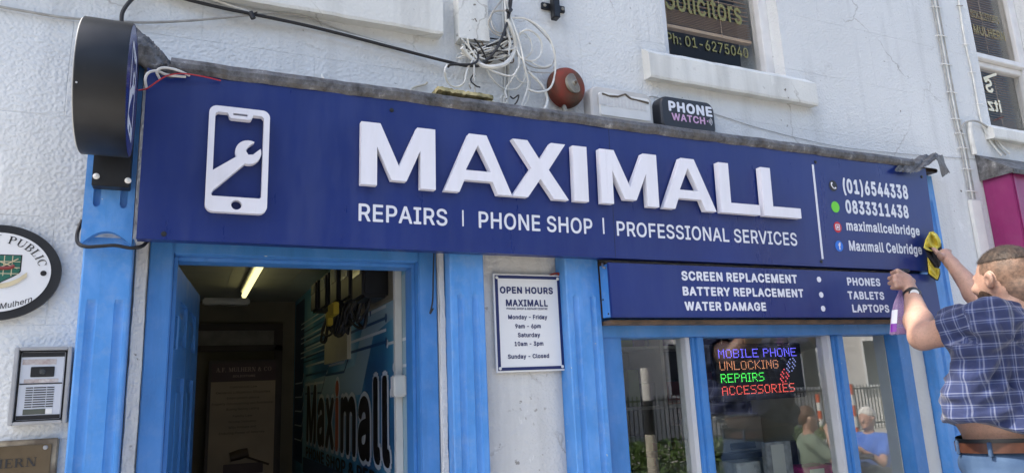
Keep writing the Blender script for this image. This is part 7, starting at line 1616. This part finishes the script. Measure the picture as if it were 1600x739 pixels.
v_, f_ = loft([(1449, 402), (1450, 414), (1451, 427), (1456, 432), (1463, 437)], [(1452, 406), (1460, 418), (1468, 420), (1468, 428), (1465, 437)], -.175, .010, seed=4); MB().add(v_, f_, True).build('yellow_face', M['yellow'], CL)
v_, f_ = loft([(1447.5, 402), (1448.5, 415), (1449.5, 429), (1455, 434), (1463, 439)], [(1452, 406), (1460, 418), (1469, 420), (1469.5, 429), (1466, 439)], -.168, .003, seed=4); MB().add(v_, f_, True).build('dark_edge', M['backing'], CL)
# wet smear on the sign
# ---- people seen mirrored in the window
def simple_person(base, head, facing, label, top_c, hair_c, legs_c, pose, k_skin=(.45, .27, .20), hairlong=False):
    t = thing('person', label, 'person', (base[0], base[1], 0)); H0 = head[2]-.12
    f = np.array([math.cos(facing), math.sin(facing), 0]); r = np.array([f[1], -f[0], 0]); c = np.array([head[0], head[1], 0])
    def p(a, b, z): return c+r*a+f*b+np.array([0, 0, z])
    z = head[2]; lo = c+np.array([-.7, -.7, -.02]); hi = c+np.array([.7, .7, z+.2])
    q = Vol(lo, hi, .012)
    q.ell(p(0, 0, z), (.082, .082, .115), .03); q.cone(p(0, .085, z-.01), p(0, .10, z-.03), .012, .014, .01); q.cone(p(0, .04, z-.08), p(0, .055, z-.09), .035, .03, .03); q.cone(p(-.08, 0, z), p(.08, 0, z), .02, .02, .01)
    q.cone(p(0, -.01, z-.08), p(0, -.02, z-.18), .05, .055, .03); q.cone(p(-.15, -.02, z-.22), p(.15, -.02, z-.22), .06, .06, .05); q.ell(p(0, -.01, z-.38), (.17, .17, .20), .05); q.ell(p(0, -.01, z-.62), (.16, .16, .15), .05)
    hz = .50
    for s in (-1, 1):
        q.cone(p(s*.08, 0, hz+.02), p(s*.11, .40, hz+.02), .085, .06, .04); q.cone(p(s*.11, .40, hz+.02), p(s*.11, .38, .08), .055, .04, .03); q.cone(p(s*.11, .36, .045), p(s*.11, .52, .04), .036, .03, .02)
    hands = []
    for s, (ea, eb, ez, ha, hb, hz2) in zip((-1, 1), pose):
        S_ = p(s*.18, -.02, z-.24); E_ = p(ea, eb, z+ez); H2 = p(ha, hb, z+hz2); q.cone(S_, E_, .05, .04, .03); q.cone(E_, H2, .04, .025, .02); q.ell(H2, (.03, .03, .035), .01); hands.append(H2)
        dh = (H2-E_)/np.linalg.norm(H2-E_)
        for m_ in range(4): q.cone(H2, H2+dh*.05+r*(m_-1.5)*.014+f*.015, .011, .008, .004)
        q.cone(H2, H2+r*(-s)*.035+dh*.02, .011, .009, .004)
    V1, F1 = q.mesh(); meshobj('body', V1, F1, mat('skin '+label[:12], k_skin, .5, var=.05), t)
    q = Vol(lo, hi, .014); q.cone(p(-.15, -.02, z-.225), p(.15, -.02, z-.225), .078, .078, .05); q.ell(p(0, -.01, z-.38), (.19, .19, .21), .05); q.ell(p(0, -.01, z-.60), (.18, .18, .15), .05)
    for s, (ea, eb, ez, *_r) in zip((-1, 1), pose): S_ = p(s*.18, -.02, z-.24); E_ = p(ea, eb, z+ez); q.cone(S_, S_+(E_-S_)*.6, .066, .06, .03)
    V1, F1 = q.mesh(); meshobj('top', V1, F1, mat('top '+label[:12], top_c, .85, var=.08), t)
    q = Vol(lo, hi, .014); q.ell(p(0, 0, hz+.02), (.175, .165, .12), .04)
    for s in (-1, 1): q.cone(p(s*.08, 0, hz+.02), p(s*.11, .40, hz+.02), .10, .075, .03); q.cone(p(s*.11, .40, hz+.02), p(s*.11, .38, .10), .07, .06, .02)
    V1, F1 = q.mesh(); meshobj('trousers', V1, F1, mat('trousers '+label[:12], legs_c, .85), t)
    q = Vol(p(0, 0, z)-.26, p(0, 0, z)+.22, .009); q.ell(p(0, -.015, z+.03), (.092, .092, .105), .02)
    if hairlong: q.ell(p(0, -.09, z-.0), (.05, .05, .06), .03)
    g = np.stack(np.meshgrid(*[q.lo[k]+q.h*np.arange(q.F.shape[k]) for k in range(3)], indexing='ij'), -1); L_ = g-c; fr = L_@f
    q.F = np.maximum(q.F, np.maximum(fr-.05-.25*np.clip(L_[..., 2]-z-.02, 0, .1)*2, np.where(fr > -.03, z+.03-L_[..., 2], -.01))).astype(np.float32)
    V1, F1 = q.mesh(); meshobj('hair', V1, F1, mat('hair '+label[:12], hair_c, .6, var=.2, vscale=40), t)
    return t, hands
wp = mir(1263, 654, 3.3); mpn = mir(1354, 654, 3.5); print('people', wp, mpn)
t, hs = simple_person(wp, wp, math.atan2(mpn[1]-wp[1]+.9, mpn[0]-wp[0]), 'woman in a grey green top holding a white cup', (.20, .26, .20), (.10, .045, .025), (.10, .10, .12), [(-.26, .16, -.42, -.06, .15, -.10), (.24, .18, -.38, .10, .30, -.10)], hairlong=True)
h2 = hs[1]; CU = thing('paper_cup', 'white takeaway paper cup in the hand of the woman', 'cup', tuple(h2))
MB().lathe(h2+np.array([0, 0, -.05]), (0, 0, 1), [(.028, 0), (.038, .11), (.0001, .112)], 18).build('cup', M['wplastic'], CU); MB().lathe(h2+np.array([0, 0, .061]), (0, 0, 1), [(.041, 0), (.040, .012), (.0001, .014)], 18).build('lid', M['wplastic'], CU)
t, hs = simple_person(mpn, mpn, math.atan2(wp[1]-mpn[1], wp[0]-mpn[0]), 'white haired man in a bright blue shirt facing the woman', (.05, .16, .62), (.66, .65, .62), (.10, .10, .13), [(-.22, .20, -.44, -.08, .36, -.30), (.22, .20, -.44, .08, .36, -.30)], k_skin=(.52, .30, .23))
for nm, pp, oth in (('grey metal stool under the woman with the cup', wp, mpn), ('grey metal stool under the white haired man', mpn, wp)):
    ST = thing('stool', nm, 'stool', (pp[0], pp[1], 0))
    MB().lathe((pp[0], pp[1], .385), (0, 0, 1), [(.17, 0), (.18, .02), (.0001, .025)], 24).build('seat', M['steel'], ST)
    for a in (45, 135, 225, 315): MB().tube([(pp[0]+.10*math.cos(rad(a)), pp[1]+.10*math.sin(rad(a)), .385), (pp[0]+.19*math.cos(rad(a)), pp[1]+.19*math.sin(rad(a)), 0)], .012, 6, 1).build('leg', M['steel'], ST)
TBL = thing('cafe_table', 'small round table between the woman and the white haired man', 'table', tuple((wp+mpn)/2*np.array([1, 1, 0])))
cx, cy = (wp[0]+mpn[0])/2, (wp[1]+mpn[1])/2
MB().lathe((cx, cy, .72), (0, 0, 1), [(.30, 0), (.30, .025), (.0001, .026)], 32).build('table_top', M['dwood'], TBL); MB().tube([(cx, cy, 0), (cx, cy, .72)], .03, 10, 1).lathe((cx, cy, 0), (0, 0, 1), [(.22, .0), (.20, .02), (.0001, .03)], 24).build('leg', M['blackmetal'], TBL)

# ---- added board, out of view up the wall, placed to shade the man
sdv = np.array(sd); pS = np.array([2.62, -.6, 1.43]); q0 = pS+sdv*4.2; q1 = np.array([2.62, -.6, 1.92])+sdv*4.2
HG = thing('shade_board', 'added dark board out of view high on the wall, shading the man', 'sign', (q0[0], -.05, q0[2]))
MB().box(q0[0]-.02, q0[0]+.02, -.86, -.235, q0[2], q1[2], .004).build('board', M['blackmetal'], HG)
MB().tube([(q0[0], -.90, q1[2]+.04), (q0[0], -.001, q1[2]+.04)], .012, 8, 1).tube([(q0[0], -.30, q1[2]+.04), (q0[0], -.30, q1[2])], .006, 6, 1).tube([(q0[0], -.80, q1[2]+.04), (q0[0], -.80, q1[2])], .006, 6, 1).build('bracket_arm', M['blackmetal'], HG)
